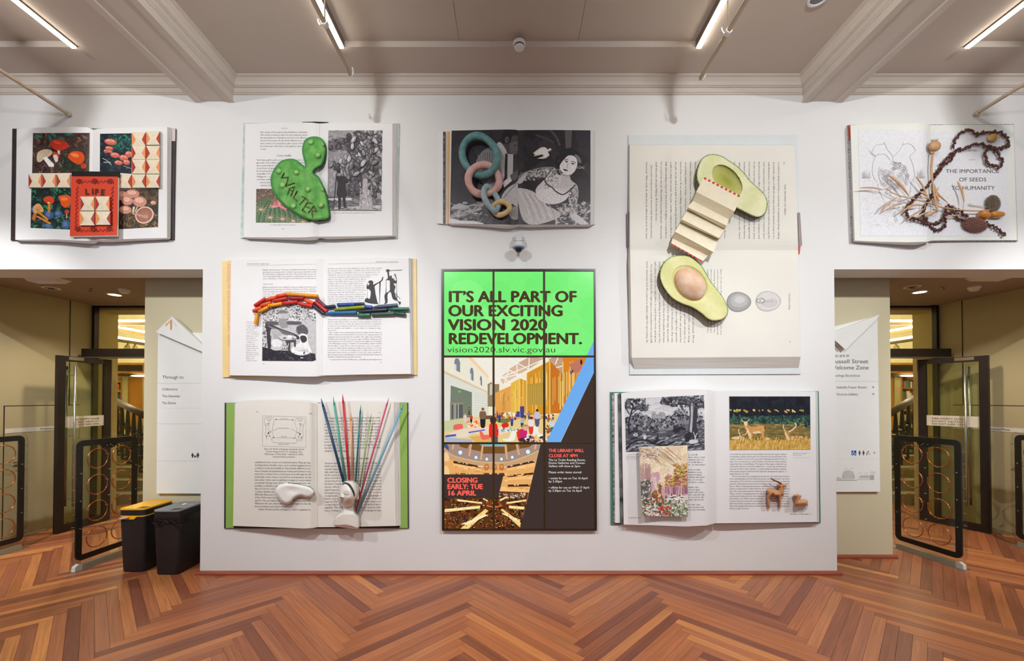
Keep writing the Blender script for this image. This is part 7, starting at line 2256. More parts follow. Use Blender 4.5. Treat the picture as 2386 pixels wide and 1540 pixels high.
    for l, y, x1 in (('The La Trobe Reading Room,', 338, 2162), ('Dome Galleries and Cowen', 382, 2152), ('Gallery will close at 2pm.', 428, 2090), ('Please order items stored:', 518, 2108), ('\u2022 onsite for use on Tue 16 April', 606, 2192), ('by 3.30pm', 652, 1822), ('\u2022 offsite for use on Wed 17 April', 742, 2216), ('by 3.30pm on Tue 16 April', 788, 2108)):
        pr.text(l, 1622, y, 30, (238, 232, 224), width=x1 - 1622, res=2, bold=.006)
M_bez = mat('screen_bezel', (66, 48, 20), .35, var=.1)
for j, draw in enumerate((row0, row1, row2)):
    for i in range(3):
        (x0, x1), (y0, y1) = cx[i], cy[j]
        k = (j * .9)
        p = [(x0 - 2.2, y0 - 2.2), (x1 + 2.2, y0 - 2.2), (x1 + 2.2 + k * .4, y1 + 2.2), (x0 - 2.2 + k * .4, y1 + 2.2)]
        pan = MB().prism([U(*a, -DSC + .002) for a in p], (0, DSC - .004, 0)).build('display_panel', M_bez, vw)
        inq = [(x0, y0), (x1, y0), (x1 + k * .4, y1), (x0 + k * .4, y1)]
        MB().ring([U(*a, -DSC - .006) for a in p], [U(*a, -DSC - .006) for a in inq], (0, .0085, 0)).build('bezel', M_bez, pan)
        z = ZS[j]
        pr = Print(surf, z, [((a - 1020) * 6.279, (b - (620, 820, 1020)[j]) * 6.279) for a, b in inq], seed=60 + j, base=.0006 - .002, eps=1e-5)
        pr.lay = -.0012
        draw(pr)
        pr.build('screen_picture', M_scr, pan)
# ================================================================== THE TWO LOBBIES
# --- sign boards on the set-back walls
YS = YR - 0.035
sgn = Flat(-YS)
M_board = mat('sign_white', (232, 232, 228), .45, var=.01)
M_acc = mat('sign_copper', (206, 150, 96), .5)
TXT = (96, 92, 88)
t = thing('wayfinding_sign', 'white wall sign reading Through to, with a roof-shaped top', 'sign', U(420, 1149, YR))
MB().prism([U(*p, YS) for p in ((368, 775), (486, 775), (486, 1150), (364.5, 1149.5))], (0, .034, 0)).build('board', M_board, t)
Zs = zoom(360, 720, 6.4167)
MB().prism([U(*Zs(*p), YS - .05) for p in ((18, 342), (262, 110), (830, 640), (830, 690))], (0, .05, 0)).build('roof_top', M_board, t)
pr = Print(Flat(-(YS - .05)), Zs)
pr.poly([(232, 178), (262, 160), (258, 312), (236, 312)], (206, 150, 90)); pr.poly([(160, 232), (250, 150), (262, 160), (168, 262)], (214, 176, 132)); pr.poly([(262, 160), (290, 188), (332, 248), (326, 262)], (222, 206, 186))
pr.build('arrow', M_sign, t)
pr = Print(sgn, Zs)
pr.text('Through to', 117, 1040, 46, TXT, width=318, res=3)
for l, y, w in (('Collections', 1214, 234), ('The Gateway', 1317, 266), ('The Dome', 1420, 206)):
    pr.text(l, 112, y, 34, TXT, width=w, res=3)
pr.line([(45, 1109), (790, 1109)], 4, (206, 206, 200)); pr.line([(45, 1480), (790, 1480)], 3, (222, 222, 218)); pr.line([(40, 1715), (790, 1715)], 3, (206, 206, 200)); pr.line([(36, 2270), (790, 2270)], 3, (206, 206, 200))
for x, h in ((568, 70), (598, 36), (618, 36), (648, 76)):
    b = 2222
    pr.ell(x, b - h * .88, h * .12, h * .12, (60, 56, 54)); pr.blob([(x - h * .2, b - h * .72), (x + h * .2, b - h * .72), (x + h * .2, b - h * .35), (x - h * .2, b - h * .35)], (60, 56, 54)); pr.rect(x - h * .12, b - h * .4, x + h * .12, b, (60, 56, 54))
pr.build('lettering', M_sign, t)
t = thing('wayfinding_sign', 'white wall sign reading Russell Street Welcome Zone, with a folded corner', 'sign', U(2000, 1145, YR))
MB().prism([U(*p, YS) for p in ((1905, 770), (2044.5, 736), (2051, 1145.5), (1905, 1146))], (0, .034, 0)).build('board', M_board, t)
Zs = zoom(1935, 720, 6.416)
MB().prism([U(*Zs(*p), YS - .05) for p in ((-44, 373), (735, 82), (690, 150), (225, 606))], (0, .05, 0)).build('folded_corner', M_board, t)
MB().prism([U(*Zs(*p), YS - .048) for p in ((30, 425), (190, 590), (175, 600), (30, 450))], (0, .004, 0)).build('copper_edge', mat('sign_rust', (130, 84, 60), .5), t)
pr = Print(sgn, Zs)
pr.text('You are in', 10, 716, 46, TXT, width=272, res=3); pr.text('Russell Street', 12, 810, 58, TXT, width=554, res=3); pr.text('Welcome Zone', 0, 902, 58, TXT, width=574, res=3); pr.text('Readings Bookshop', 20, 1010, 34, (120, 116, 112), width=422, res=3)
pr.text('Isabella Fraser Room', 90, 1185, 34, (110, 106, 102), width=455, res=3); pr.text('Victoria Gallery', 92, 1290, 34, (110, 106, 102), width=322, res=3)
for y in (1168, 1270):
    pr.line([(618, y), (652, y)], 5, TXT); pr.line([(634, y - 17), (653, y)], 5, TXT); pr.line([(634, y + 17), (653, y)], 5, TXT)
pr.line([(-60, 1080), (718, 1080)], 4, (206, 206, 202))
pr.build('lettering', M_sign, t)
Zs = zoom(1935, 1020, 11)
pr = Print(sgn, Zs, base=5e-4)
DKG = (76, 74, 72)
pr.line([(0, 547), (1262, 547)], 5, (206, 204, 202))
pr.rect(540, 325, 662, 450, (26, 84, 170))
WT = (236, 240, 246)
pr.ell(594, 342, 12, 12, WT); pr.line([(594, 356), (600, 392), (628, 396), (645, 428)], 12, WT); pr.curve([(585, 372), (565, 395), (572, 428), (600, 440), (625, 425)], 10, WT)
for x in (748, 848):
    pr.ell(x, 336, 13, 13, DKG); pr.blob([(x - 14, 352), (x + 14, 352), (x + 27, 385), (x + 15, 410), (x - 15, 410), (x - 27, 385)], DKG); pr.rect(x - 13, 400, x + 13, 448, DKG)
pr.ell(972, 348, 14, 14, DKG); pr.line([(960, 362), (932, 395), (932, 448)], 18, DKG); pr.line([(965, 368), (985, 400)], 9, DKG); pr.line([(968, 418), (1028, 420)], 9, DKG)
pr.line([(1090, 385), (1146, 385)], 8, DKG); pr.line([(1118, 358), (1148, 385), (1118, 412)], 8, DKG)
LG = (196, 196, 194)
pr.blob([(310, 1040), (310, 930), (350, 860), (420, 838), (455, 828), (490, 838), (565, 860), (605, 925), (605, 1040)], LG); pr.poly([(270, 1092), (310, 1040), (610, 1040), (650, 1092)], (206, 206, 203)); pr.poly([(740, 1040), (740, 985), (780, 958), (970, 958), (1010, 985), (1010, 1040)], LG); pr.rect(1015, 950, 1118, 1070, (176, 174, 176)); pr.poly([(155, 1092), (155, 1030), (205, 1000), (265, 1030), (300, 1092)], LG)
pr.line([(155, 1096), (672, 1096), (672, 1072), (1125, 1072)], 7, (130, 128, 126)); pr.rect(1030, 872, 1156, 884, (226, 160, 130)); pr.rect(1035, 902, 1156, 914, (206, 204, 202))
for x0, y0, y1, x1 in ((370, 788, 1070, 450), (512, 785, 970, 600), (700, 900, 1050, 808), (880, 900, 1040, 970)):
    pr.line([(x0, y1), (x0, y0)], 4, (190, 188, 186)); pr.rect(x0 + 10, y0 - 6, x1, y0 + 8, (206, 204, 202))
for y in (972, 1000, 1028):
    pr.line([(312, y), (360, y)], 5, (150, 148, 146)); pr.line([(562, y), (606, y)], 5, (150, 148, 146))
pr.line([(1020, 1050), (1020, 1000)], 10, (206, 130, 130))
pr.build('lettering', M_sign, t)

# --- bins
M_bin = mat('bin_black', (36, 32, 32), .5, var=.12, scale=20, bump=.05)
def rrect(cx, cy, w, l, r, n=4):
    return round_rect(cx - w / 2, cy - l / 2, cx + w / 2, cy + l / 2, r, n)
def bin_(x, y, lab, lid_col, lid_hi, word, grey):
    t = thing('waste_bin', lab, 'bin', (x, y + .18, 0))
    L, Wd, Hh = .37, .265, .64
    def loop(z, s=1.0, ins=0.0):
        k = z / Hh
        w, l = lerp(.225, Wd, k) - ins, lerp(.33, L, k) - ins
        return [(x + a, y + .185 + b, z) for a, b in rrect(0, 0, w, l, .04)]
    zs = [0.0, .012, .3, .56]
    V, Fc = [], []
    n = len(loop(0))
    for i, z in enumerate(zs):
        V += loop(z, ins=.01 if i == 0 else 0)
    for i in range(len(zs) - 1):
        for k in range(n):
            l = (k + 1) % n
            Fc.append((i * n + k, i * n + l, (i + 1) * n + l, (i + 1) * n + k))
    Fc.append(tuple(range(n - 1, -1, -1)))
    Fc.append(tuple(range((len(zs) - 1) * n, len(zs) * n)))
    obj('body', V, Fc, M_bin, t, 'auto')
    lc = mat('lid_%d' % lid_col[0], lid_col, .4, var=.03)
    MB().ring(loop(.572), loop(.572, ins=.06), (0, 0, .055)).build('collar', M_bin, t)
    MB().ring([(a, b, .56) for a, b, _ in loop(.6)], [(a, b, .56) for a, b, _ in loop(.6, ins=.06)], (0, 0, .011)).build('bag_ring', lc if not grey else M_bin, t)
    # funnel lid: rim sloping into a slot
    rim = [(a, b, .64) for a, b, _ in loop(.64)]
    rim0 = [(a, b, .627) for a, b, _ in loop(.64)]
    inn = [(a, b, .642) for a, b, _ in loop(.64, ins=.02)]
    slot = [(x + .012 + a, y + .12 + b, .618) for a, b in rrect(0, 0, .10, .11, .02)]
    V = rim0 + rim + inn + slot
    Fc = []
    for k in range(n):
        l = (k + 1) % n
        for j in range(3):
            Fc.append((j * n + k, j * n + l, (j + 1) * n + l, (j + 1) * n + k))
    obj('lid', V, Fc, lc, t, 'auto')
    MB().prism([(a, b, .6195) for a, b, _ in slot], (0, 0, -.004)).build('slot', M_black, t)
    # lettering on the lid's back slope
    o = Vector((x + .01, y + .27, .631)); up = Vector((0, .185, .025)).normalized(); nn = Vector((0, -.025, .185)).normalized()
    pl = Plane(o, (1, 0, 0), up, nn)
    pr = Print(pl, base=.004)
    pr.text(word, -.012, -.012, .018, (240, 236, 220), right=(1, 0), up=(0, 1), res=2, raw=True, width=.075)
    if grey:
        pr.poly([(-.05, -.02), (-.022, -.02), (-.019, .018), (-.053, .018)], (240, 238, 232)); pr.poly([(-.055, .021), (-.017, .021), (-.017, .026), (-.055, .026)], (240, 238, 232))
    else:
        for k in range(3):
            a = R(90 + k * 120)
            c = (-.04 + .014 * math.cos(a), .003 + .014 * math.sin(a))
            pr.line([(c[0] - .011 * math.sin(a), c[1] + .011 * math.cos(a)), (c[0] + .011 * math.sin(a), c[1] - .011 * math.cos(a))], .006, (240, 236, 220))
        pr.text('and', -.03, -.035, .011, (240, 236, 220), right=(1, 0), up=(0, 1), res=1, raw=True)
    pr.build('lid_symbol', M_sign, t)
    return t
t = bin_(-3.815, .02, 'black waste bin with a yellow lid', (240, 176, 20), None, 'Recycling', False)
q = MB().prism([(-3.89, .018, .56), (-3.76, .018, .56), (-3.785, .016, .535), (-3.88, .016, .535)], (0, .006, 0))
q.build('bag_tab', mat('lid_240', (240, 176, 20), .4), t)
M_bagw = mat('clear_bag', (212, 186, 176), .3, var=.15, scale=30)
q = MB()
for a, b in (((-3.925, .545), (-3.83, .556)), ((-3.93, .535), (-3.85, .55))):
    q.tube([(a[0], .012, a[1]), ((a[0] + b[0]) / 2, .004, a[1] + .012), (b[0], .012, b[1])], .009, 6)
q.build('bag_edge', M_bagw, t, True)
t = bin_(-3.42, -.045, 'black waste bin with a grey lid beside the white wall', (138, 140, 140), None, 'Landfill', True)
M_bagk = mat('black_bag', (30, 28, 28), .22, var=.3, scale=30)
q = MB()
rb2 = random.Random(5)
for k in range(12):
    z0 = .555 - rb2.uniform(0, .05)
    x0 = -3.55 + k * .021
    q.tube([(x0, -.048, z0), (x0 + .03, -.055, z0 - rb2.uniform(-.02, .02)), (x0 + .07, -.05, z0 - rb2.uniform(0, .03))], .004, 5)
q.build('bag_folds', M_bagk, t, True)
V = [(-3.42 + a, -.045 + .185 + b, z) for z in (.50, .565) for a, b in rrect(0, 0, .262 + (z - .5) * .1, .366 + (z - .5) * .1, .04)]
n = len(V) // 2
obj('bag_edge', V, [(k, (k + 1) % n, n + (k + 1) % n, n + k) for k in range(n)], M_bagk, t, 'auto')

# --- security gates
M_cop = mat('copper_coil', (190, 112, 58), .25, metal=.85, var=.1)
M_base = mat('gate_base', (150, 142, 122), .4, metal=.5, var=.05)
def gate(near, far, side, lab):
    """side +1: its visible face looks to the right"""
    o, e = Vector((near[0], near[1], 0)), Vector((far[0], far[1], 0))
    u = (e - o).normalized()
    nrm = Vector((u.y, -u.x, 0)) * side
    P = lambda a, z, l=0.0: o + u * a + Vector((0, 0, z)) + nrm * l
    L, Ht = (e - o).length, 1.34
    t = thing('security_gate', lab, 'security gate', o)
    sheet = [P(a, z, -.006) for a, z in round_rect(-.025, .06, L + .025, Ht, .08)]
    MB().prism(sheet, nrm * .012).build('acrylic_sheet', M_acr, t)
    outr, innr = round_rect(0, .095, L, Ht - .025, .06), round_rect(.055, .15, L - .055, Ht - .085, .012)
    MB().ring([P(a, z, .008) for a, z in outr], [P(a, z, .008) for a, z in innr], -nrm * .016).build('black_border', M_black, t)
    hs = [(L / 2 + .085 * math.cos(R(a)), Ht - .08 + .055 * math.sin(R(a))) for a in range(180, 361, 15)]
    MB().prism([P(a, z, .008) for a, z in hs], -nrm * .016).build('sensor_tab', M_black, t)
    q = MB()
    for a, z in ((L / 2 - .03, Ht - .1), (L / 2 + .01, Ht - .095), (L / 2 + .03, Ht - .11)):
        q.lathe([(.005, 0), (.005, .004)], P(a, z, .008), nrm, 8)
    q.build('sensor_studs', M_steel, t)['kind'] = 'stuff'
    for c in (0, 1):
        for r_ in range(4):
            ca, cz = (.195 if c == 0 else L - .195), 1.114 - .274 * r_
            MB().tube([P(ca + .104 * math.cos(R(k)), cz + .104 * math.sin(R(k)), .014) for k in range(0, 360, 12)], .0052, 8, True).build('copper_coil', M_cop, t, True)
    q = MB()
    for c in (0, 1):
        for r_ in range(4):
            ca, cz = (.195 if c == 0 else L - .195), 1.114 - .274 * r_
            for k in (20, 90, 160, 270):
                q.lathe([(.005, 0), (.006, .024)], P(ca + .104 * math.cos(R(k)), cz + .104 * math.sin(R(k)), .0), nrm, 6)
    for z in (.42, .7, .98):
        for a in (.03, L / 2, L - .03):
            q.lathe([(.006, 0), (.006, .02)], P(a, z, .0), nrm, 6)
    q.build('stand_offs', M_steel, t)['kind'] = 'stuff'
    for a_, s_ in ((-.035, -1), (L + .035, 1)):
        MB().tube([P(a_ - s_ * .05, Ht + .005), P(a_ - s_ * .015, Ht - .02), P(a_, Ht - .08), P(a_, .6), P(a_, .13), P(a_ - s_ * .03, .06), P(a_ - s_ * .035, 0.003)], .008, 8).build('edge_tube', M_acr, t, True)
        q = MB()
        for k in range(9):
            q.tube([P(a_ - s_ * .02, .2 + k * .125), P(a_ + s_ * .004, .2 + k * .125)], .0035, 6)
        q.build('edge_clips', M_steel, t)['kind'] = 'stuff'
    MB().hexa([P(.04, .0, .035), P(L - .02, .0, .035), P(L - .02, .0, -.035), P(.04, .0, -.035)], [P(.05, .055, .022), P(L - .03, .055, .022), P(L - .03, .055, -.022), P(.05, .055, -.022)]).build('base', M_base, t)
    MB().hexa([P(-.03, .0, .05), P(L + .03, .0, .05), P(L + .03, .0, -.05), P(-.03, .0, -.05)], [P(-.03, .006, .05), P(L + .03, .006, .05), P(L + .03, .006, -.05), P(-.03, .006, -.05)]).build('floor_plate', M_steel, t)
    MB().prism([P(-.02, .006, .02), P(.05, .006, .02), P(.05, .06, .02), P(.02, .07, .02), P(-.015, .05, .02)], -nrm * .04).build('foot_block', mat('foot_clear', (206, 206, 200), .2, spec=.6), t)
gate((-4.40, .05), (-4.365, .695), 1, 'clear security gate with copper rings beside the yellow-lidded bin')
gate((-5.74, .07), (-5.70, .715), 1, 'clear security gate with copper rings cut off by the left picture edge')
gate((4.60, .115), (4.50, .755), -1, 'clear security gate with copper rings beside the Welcome Zone wall')
gate((6.03, .16), (5.97, .80), -1, 'clear security gate with copper rings cut off by the right picture edge')

# --- door frames, header boxes and open glass doors
M_brass = mat('frame_edge', (150, 140, 130), .35, metal=.7)
def lobby(s, fx, rx, hx0, hx1, lab):
    """s = -1 left, +1 right; fx frame post, rx set-back wall edge"""
    q = MB()
    q.box((fx, YF - .05, 0), (fx - s * .035, YF + .02, ZN)); q.box((rx, YF - .05, ZN - .03), (fx, YF + .02, ZN))
    struct('door_frame_' + ('left' if s < 0 else 'right'), q.v, q.f, M_dark)
    t = thing('door_header', 'dark header box over the %s doorway' % lab, 'door header', (hx0, YF, 2.3))
    MB().box((hx0, YF - .28, 2.325), (hx1, YF - .08, 2.445)).build('casing', M_dark, t)
    MB().box((hx0, YF - .285, 2.318), (hx1, YF - .275, 2.326)).build('edge_strip', M_brass, t)
lobby(-1, -6.165, RL, -6.08, RL, 'left')
lobby(1, 6.255, RR, 6.19, RR, 'right')
def glass_door(name, hinge, free, side, lab, hpos):
    o, e = Vector((hinge[0], hinge[1], 0)), Vector((free[0], free[1], 0))
    u = (e - o).normalized()
    nrm = Vector((u.y, -u.x, 0))
    if nrm.dot(CAMP - o) < 0:
        nrm = -nrm
    P = lambda a, z, l=0.0: o + u * a + Vector((0, 0, z)) + nrm * l
    L, Ht, st = (e - o).length, 2.30, .085
    t = thing(name, lab, 'door', o)
    def bar(nm, a0, a1, z0, z1, m=M_dark, th=.024):
        return MB().hexa([P(a0, z0, th), P(a1, z0, th), P(a1, z1, th), P(a0, z1, th)], [P(a0, z0, -th), P(a1, z0, -th), P(a1, z1, -th), P(a0, z1, -th)]).build(nm, m, t)
    bar('stile', 0, st, .012, Ht); bar('stile', L - st, L, .012, Ht); bar('top_rail', st, L - st, Ht - .07, Ht); bar('bottom_rail', st, L - st, .012, .10)
    bar('hinge_edge', -.012, 0, .012, Ht, M_brass); bar('closer_plate', L * .55, L * .82, Ht - .05, Ht - .008, mat('closer', (120, 108, 90), .4, metal=.4), .027)
    bar('glass_pane', st, L - st, .10, Ht - .07, M_glass, .004)
    bar('banner_strip', st, L - st, 1.36, 1.505, mat('frosted_banner', (206, 196, 176), .6), .0055)
    pl = Plane(o + nrm * .0062, u * side, (0, 0, 1), nrm)
    pr = Print(pl)
    xs = (L * .2 if side > 0 else -L * .72)
    for l, z in (('FIRE SAFETY DOOR', 1.452), ('DO NOT OBSTRUCT', 1.415), ('DO NOT KEEP OPEN', 1.378)):
        pr.text(l, xs, z, .022, (110, 100, 88), right=(1, 0), up=(0, 1), raw=True, width=L * .5, res=2, bold=.01 if z > 1.44 else 0)
    pr.build('notice', M_sign, t)
    for sd in (1, -1):
        q = MB().tube([P(hpos, .32, .06 * sd), P(hpos, 2.17, .06 * sd)], .013, 10)
        q.build('pull_handle', M_steel, t, True)
    q = MB()
    for z in (.42, 1.25, 2.05):
        q.tube([P(hpos, z, -.06), P(hpos, z, .06)], .007, 8)
    q.build('handle_bolts', M_steel, t)['kind'] = 'stuff'
    return t
glass_door('glass_door', (-5.805, 1.86), (-5.86, 1.20), -1, 'glass fire door standing open in the left lobby', .5)
glass_door('glass_door', (5.86, 1.86), (6.15, 1.22), 1, 'glass fire door standing open in the right lobby', .5)

# --- lobby wall fittings
def wallp(a, b, s):
    A, B_ = Vector((a[0], a[1], 0)), Vector((b[0], b[1], 0))
    u = (B_ - A).normalized()
    n_ = Vector((u.y, -u.x, 0))
    if n_.dot(CAMP - A) < 0:
        n_ = -n_
    return A, u, n_
for s, a, b, lab in ((1, LA, LBk, 'left'), (-1, RA, RBk, 'right')):
    A, u, n_ = wallp(a, b, s)
    P = lambda x, z, l=0.0: A + u * x + Vector((0, 0, z)) + n_ * l
    t = thing('plant_door', 'flush beige service door with a Mechanical label strip in the %s lobby' % lab, 'door', A + u * .65)
    def bx(nm, x0, x1, z0, z1, m, th):
        return MB().hexa([P(x0, z0, .0005), P(x1, z0, .0005), P(x1, z1, .0005), P(x0, z1, .0005)], [P(x0, z0, th), P(x1, z0, th), P(x1, z1, th), P(x0, z1, th)]).build(nm, m, t)
    bx('leaf', .655, 1.5, .03, 1.645, M_niche, .004)
    bx('edge_gap', .645, .655, .03, 1.655, M_dark, .003); bx('edge_gap', .655, 1.5, 1.645, 1.655, M_dark, .003)
    bx('label_strip', .66, 1.5, 1.315, 1.37, mat('label_strip', (206, 200, 186), .5), .007)
    pl = Plane(P(0, 0, .0075), u * s, (0, 0, 1), n_)
    pr = Print(pl)
    pr.text('Mechanical Plant', (1.02 if s > 0 else -1.12), 1.332, .022, (96, 90, 84), right=(1, 0), up=(0, 1), raw=True, width=.26, res=2)
    pr.build('lettering', M_sign, t)
    bx('lock_plate', .74, .80, .90, .95, M_steel, .012)
    MB().tube([P(.77, .925, .01), P(.77, .925, .05), P(.69, .925, .055)], .008, 8).build('lever_handle', M_steel, t, True)

# --- lobby ceiling fittings
M_lamp = mat_emit('downlight_lens', (255, 226, 178), 30)
def downlight(px, py, lab, on):
    p = UZ(px, py, ZN)
    t = thing('downlight', lab, 'light', p)
    MB().lathe([(.085, 0), (.085, -.006), (.066, -.008), (.064, 0)], p, (0, 0, 1), 24).build('trim_ring', M_white, t, 'auto')
    if on:
        MB().lathe([(.064, -.005), (.05, -.0055)], p, (0, 0, 1), 20).build('lens', M_lamp, t)
        l = spot_light('downlight_lamp', p + Vector((0, 0, -.03)), p + Vector((0, 0, -3)), DOWN_W, 130, .6, .05, (1, .86, .66), t)
    else:
        MB().lathe([(.03, -.008), (.034, -.03), (.02, -.035)], p, (0, 0, 1), 16).build('sensor', M_steel, t, 'auto')
downlight(267, 686, 'lit round downlight in the left lobby ceiling', True)
downlight(2143, 680, 'lit round downlight in the right lobby ceiling', True)
downlight(119, 671, 'unlit ceiling disc with silver sensor in the left lobby', False)
downlight(2126, 668, 'unlit ceiling disc with silver sensor in the right lobby', False)
for px, py, lab in ((290, 674, 'left'), (2270, 668, 'right')):
    p = UZ(px, py, ZN)
    t = thing('smoke_detector', 'small white smoke detector in the %s lobby ceiling' % lab, 'detector', p)
    MB().lathe([(.062, 0), (.062, -.02), (.05, -.03)], p, (0, 0, 1), 20).build('base', M_white, t, 'auto')
    MB().lathe([(.048, -.03), (.046, -.045), (.03, -.052)], p, (0, 0, 1), 20).build('cap', M_white, t, 'auto')
for px, py, lab in ((210, 672, 'left'), (2199, 667, 'right')):
    p = UZ(px, py, ZN)
    t = thing('sprinkler', 'small chrome sprinkler head in the %s lobby ceiling' % lab, 'sprinkler', p)
    MB().lathe([(.03, 0), (.03, -.004), (.01, -.006), (.01, -.03), (.022, -.034), (.022, -.037)], p, (0, 0, 1), 14).build('head', M_steel, t, 'auto')
    MB().tube([p + Vector((-.014, 0, -.006)), p + Vector((-.016, 0, -.02)), p + Vector((0, 0, -.033))], .003, 5).build('arm', M_steel, t)
for px, py, lab in ((110, 651, 'left'), (2306, 645, 'right')):
    p = UZ(px, py, ZN)
    t = thing('emergency_light', 'flat white rectangular ceiling fitting in the %s lobby' % lab, 'light', p)
    MB().hexa([(p.x - .19, p.y - .08, ZN), (p.x + .19, p.y - .08, ZN), (p.x + .19, p.y + .08, ZN), (p.x - .19, p.y + .08, ZN)], [(p.x - .16, p.y - .06, ZN - .035), (p.x + .16, p.y - .06, ZN - .035), (p.x + .16, p.y + .06, ZN - .035), (p.x - .16, p.y + .06, ZN - .035)]).build('cover', M_white, t)
    MB().box((p.x - .2, p.y - .09, ZN - .004), (p.x + .2, p.y + .09, ZN)).build('flange', M_white, t)

# ================================================================== THE ROOMS BEHIND THE DOORS
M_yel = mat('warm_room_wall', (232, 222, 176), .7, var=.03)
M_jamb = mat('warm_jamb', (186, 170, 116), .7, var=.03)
M_tim = mat('shelf_timber', (190, 128, 42), .5, var=.15, scale=4, stretch=(1, 1, .2))
M_lite = mat_emit('linear_light', (255, 246, 222), BACK_E)
M_bar = mat('light_housing', (120, 98, 52), .5)
for s, nm in ((-1, 'left'), (1, 'right')):
    fx = -6.165 if s < 0 else 6.255
    xo, xi = s * 12.2, s * 4.3
    def B(name, a, b, m):
        return sbox(name, a, b, m)
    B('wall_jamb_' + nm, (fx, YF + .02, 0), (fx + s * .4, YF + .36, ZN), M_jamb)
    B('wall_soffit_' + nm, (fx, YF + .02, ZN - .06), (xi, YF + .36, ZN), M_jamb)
    B('wall_near_' + nm, (fx + s * .4, YF + .2, 0), (xo, YF + .36, 4.3), M_yel)
    B('wall_over_' + nm, (fx + s * .4, YF + .2, ZN), (xi, YF + .36, 4.3), M_yel)
    B('wall_back_' + nm, (xi, 7.6, 0), (xo, 7.75, 4.3), M_yel)
    B('wall_far_' + nm, (xo, YF + .2, 0), (xo + s * .15, 7.75, 4.3), M_yel)
    B('wall_inner_' + nm, (xi - s * .15, YF + .2, 0), (xi, 7.75, 4.3), M_yel)
    B('ceiling_back_' + nm, (xi - s * .15, YF + .2, 4.2), (xo + s * .15, 7.75, 4.3), M_yel)
    X2, X3 = (-8.66, -8.49) if s < 0 else (8.72, 8.52)
    for k, (a, b, zb) in enumerate((((s * 4.6, 4.8), (s * 11.5, 4.8), 3.36), ((X2, 3.2), (X2, 7.3), 3.27), ((X3, 3.2), (X3, 7.3), 3.02))):
        t = thing('linear_light', 'linear light %s in the warm room behind the %s doorway' % (('crossing highest', 'running back, the middle one', 'running back, the lowest')[k], nm), 'light', (b[0], b[1], zb))
        if k == 0:
            MB().box((a[0], a[1] - .02, zb - .05), (b[0], b[1] + .05, zb + .02)).build('housing', M_bar, t)
            MB().box((a[0], a[1] - .03, zb + .022), (b[0], b[1] + .05, zb + .06)).build('diffuser', M_lite, t)
        else:
            MB().box((a[0] - .03, a[1], zb - .06), (b[0] + .05, b[1], zb)).build('housing', M_bar, t)
            for y_ in (3.4, 6.9):
                MB().tube([(a[0], y_, zb), (a[0], y_, 4.21)], .008, 6).build('hanger_rod', M_bar, t)
            MB().box((a[0] - .035, a[1], zb + .002), (b[0] + .05, b[1], zb + .045)).build('diffuser', M_lite, t)
    # track spots under the lowest light
    for k, px in enumerate((296, 313) if s < 0 else (2089,)):
        y_ = 3.95 + .35 * k
        z_ = 3.02 - .05
        p = Vector((X3, (X3 / ((px - CX) / F)) - D, z_))
        t = thing('track_spot', 'small grey track spotlight %s' % ('in the left warm room, nearer the jamb' if s < 0 and k == 0 else 'in the left warm room, nearer the sign wall' if s < 0 else 'in the right warm room'), 'light', p)
        MB().tube([p, p + Vector((0, 0, -.06))], .012, 6).build('stem', M_bar, t)
        d = Vector((.25 * (1 if k else .1), -.2, -1)).normalized()
        MB().lathe([(.03, 0), (.05, .04), (.055, .09), (.085, .14), (.09, .22), (.08, .22)], p + Vector((0, 0, -.05)), d, 14).build('head', mat('spot_grey', (150, 140, 96), .5), t, 'auto')
    # timber bulkhead with a dark grille
    yb = 5.0
    t = thing('air_vent', 'timber-framed dark air grille seen through the %s doorway' % nm, 'vent', U(300 if s < 0 else 2105, 870, yb))
    x0, x1 = (255, 332) if s < 0 else (2070, 2150)
    MB().prism([U(*p, yb) for p in ((x0, 845), (x1, 845), (x1, 869), (x0, 869))], (0, .18, 0)).build('timber_box', M_tim, t)
    g = [U(*p, yb - .004) for p in ((x0, 850), (x1, 850), (x1, 864.5), (x0, 864.5))]
    MB().prism(g, (0, .003, 0)).build('grille_back', M_black, t)
    for k in range(5):
        y_ = 851.5 + k * 2.8
        MB().prism([U(*p, yb - .02) for p in ((x0, y_), (x1, y_), (x1, y_ + .8), (x0, y_ + .8))], (0, .014, 0)).build('slat', mat('vent_slat', (70, 54, 30), .5), t)
    sx0, sx1 = (262, 340) if s < 0 else (2070, 2140)
    t = thing('bookcase_canopy', 'olive canopy above the bookcases in the %s warm room' % nm, 'canopy', U(sx0, 877, 5.2))
    MB().prism([U(*p, 5.2) for p in ((sx0, 870), (sx1, 870), (sx1, 877), (sx0, 877))], (0, .14, 0)).build('board', mat('canopy_olive', (96, 84, 44), .6), t)
    lx = 326 if s < 0 else 2118
    c = U(lx, 875.5, 5.12)
    q = MB().ellipsoid(c, (.2, 0, 0), (0, .06, 0), (0, 0, .022), 18, 8)
    q.build('strip_lamp', mat_emit('canopy_lamp', (255, 240, 200), 5), t, True)
    # bookcases
    yc = 5.35
    t = thing('bookcase', 'timber bookcase seen through the %s doorway' % nm, 'bookcase', U(290 if s < 0 else 2110, 1106, yc))
    def bp(nm_, x0, x1, y0, y1, m, d=0.0, th=.3):
        MB().prism([U(*p, yc + d) for p in ((x0, y0), (x1, y0), (x1, y1), (x0, y1))], (0, th, 0)).build(nm_, m, t)
    M_pan = mat('end_panel', (196, 182, 128), .6, var=.03)
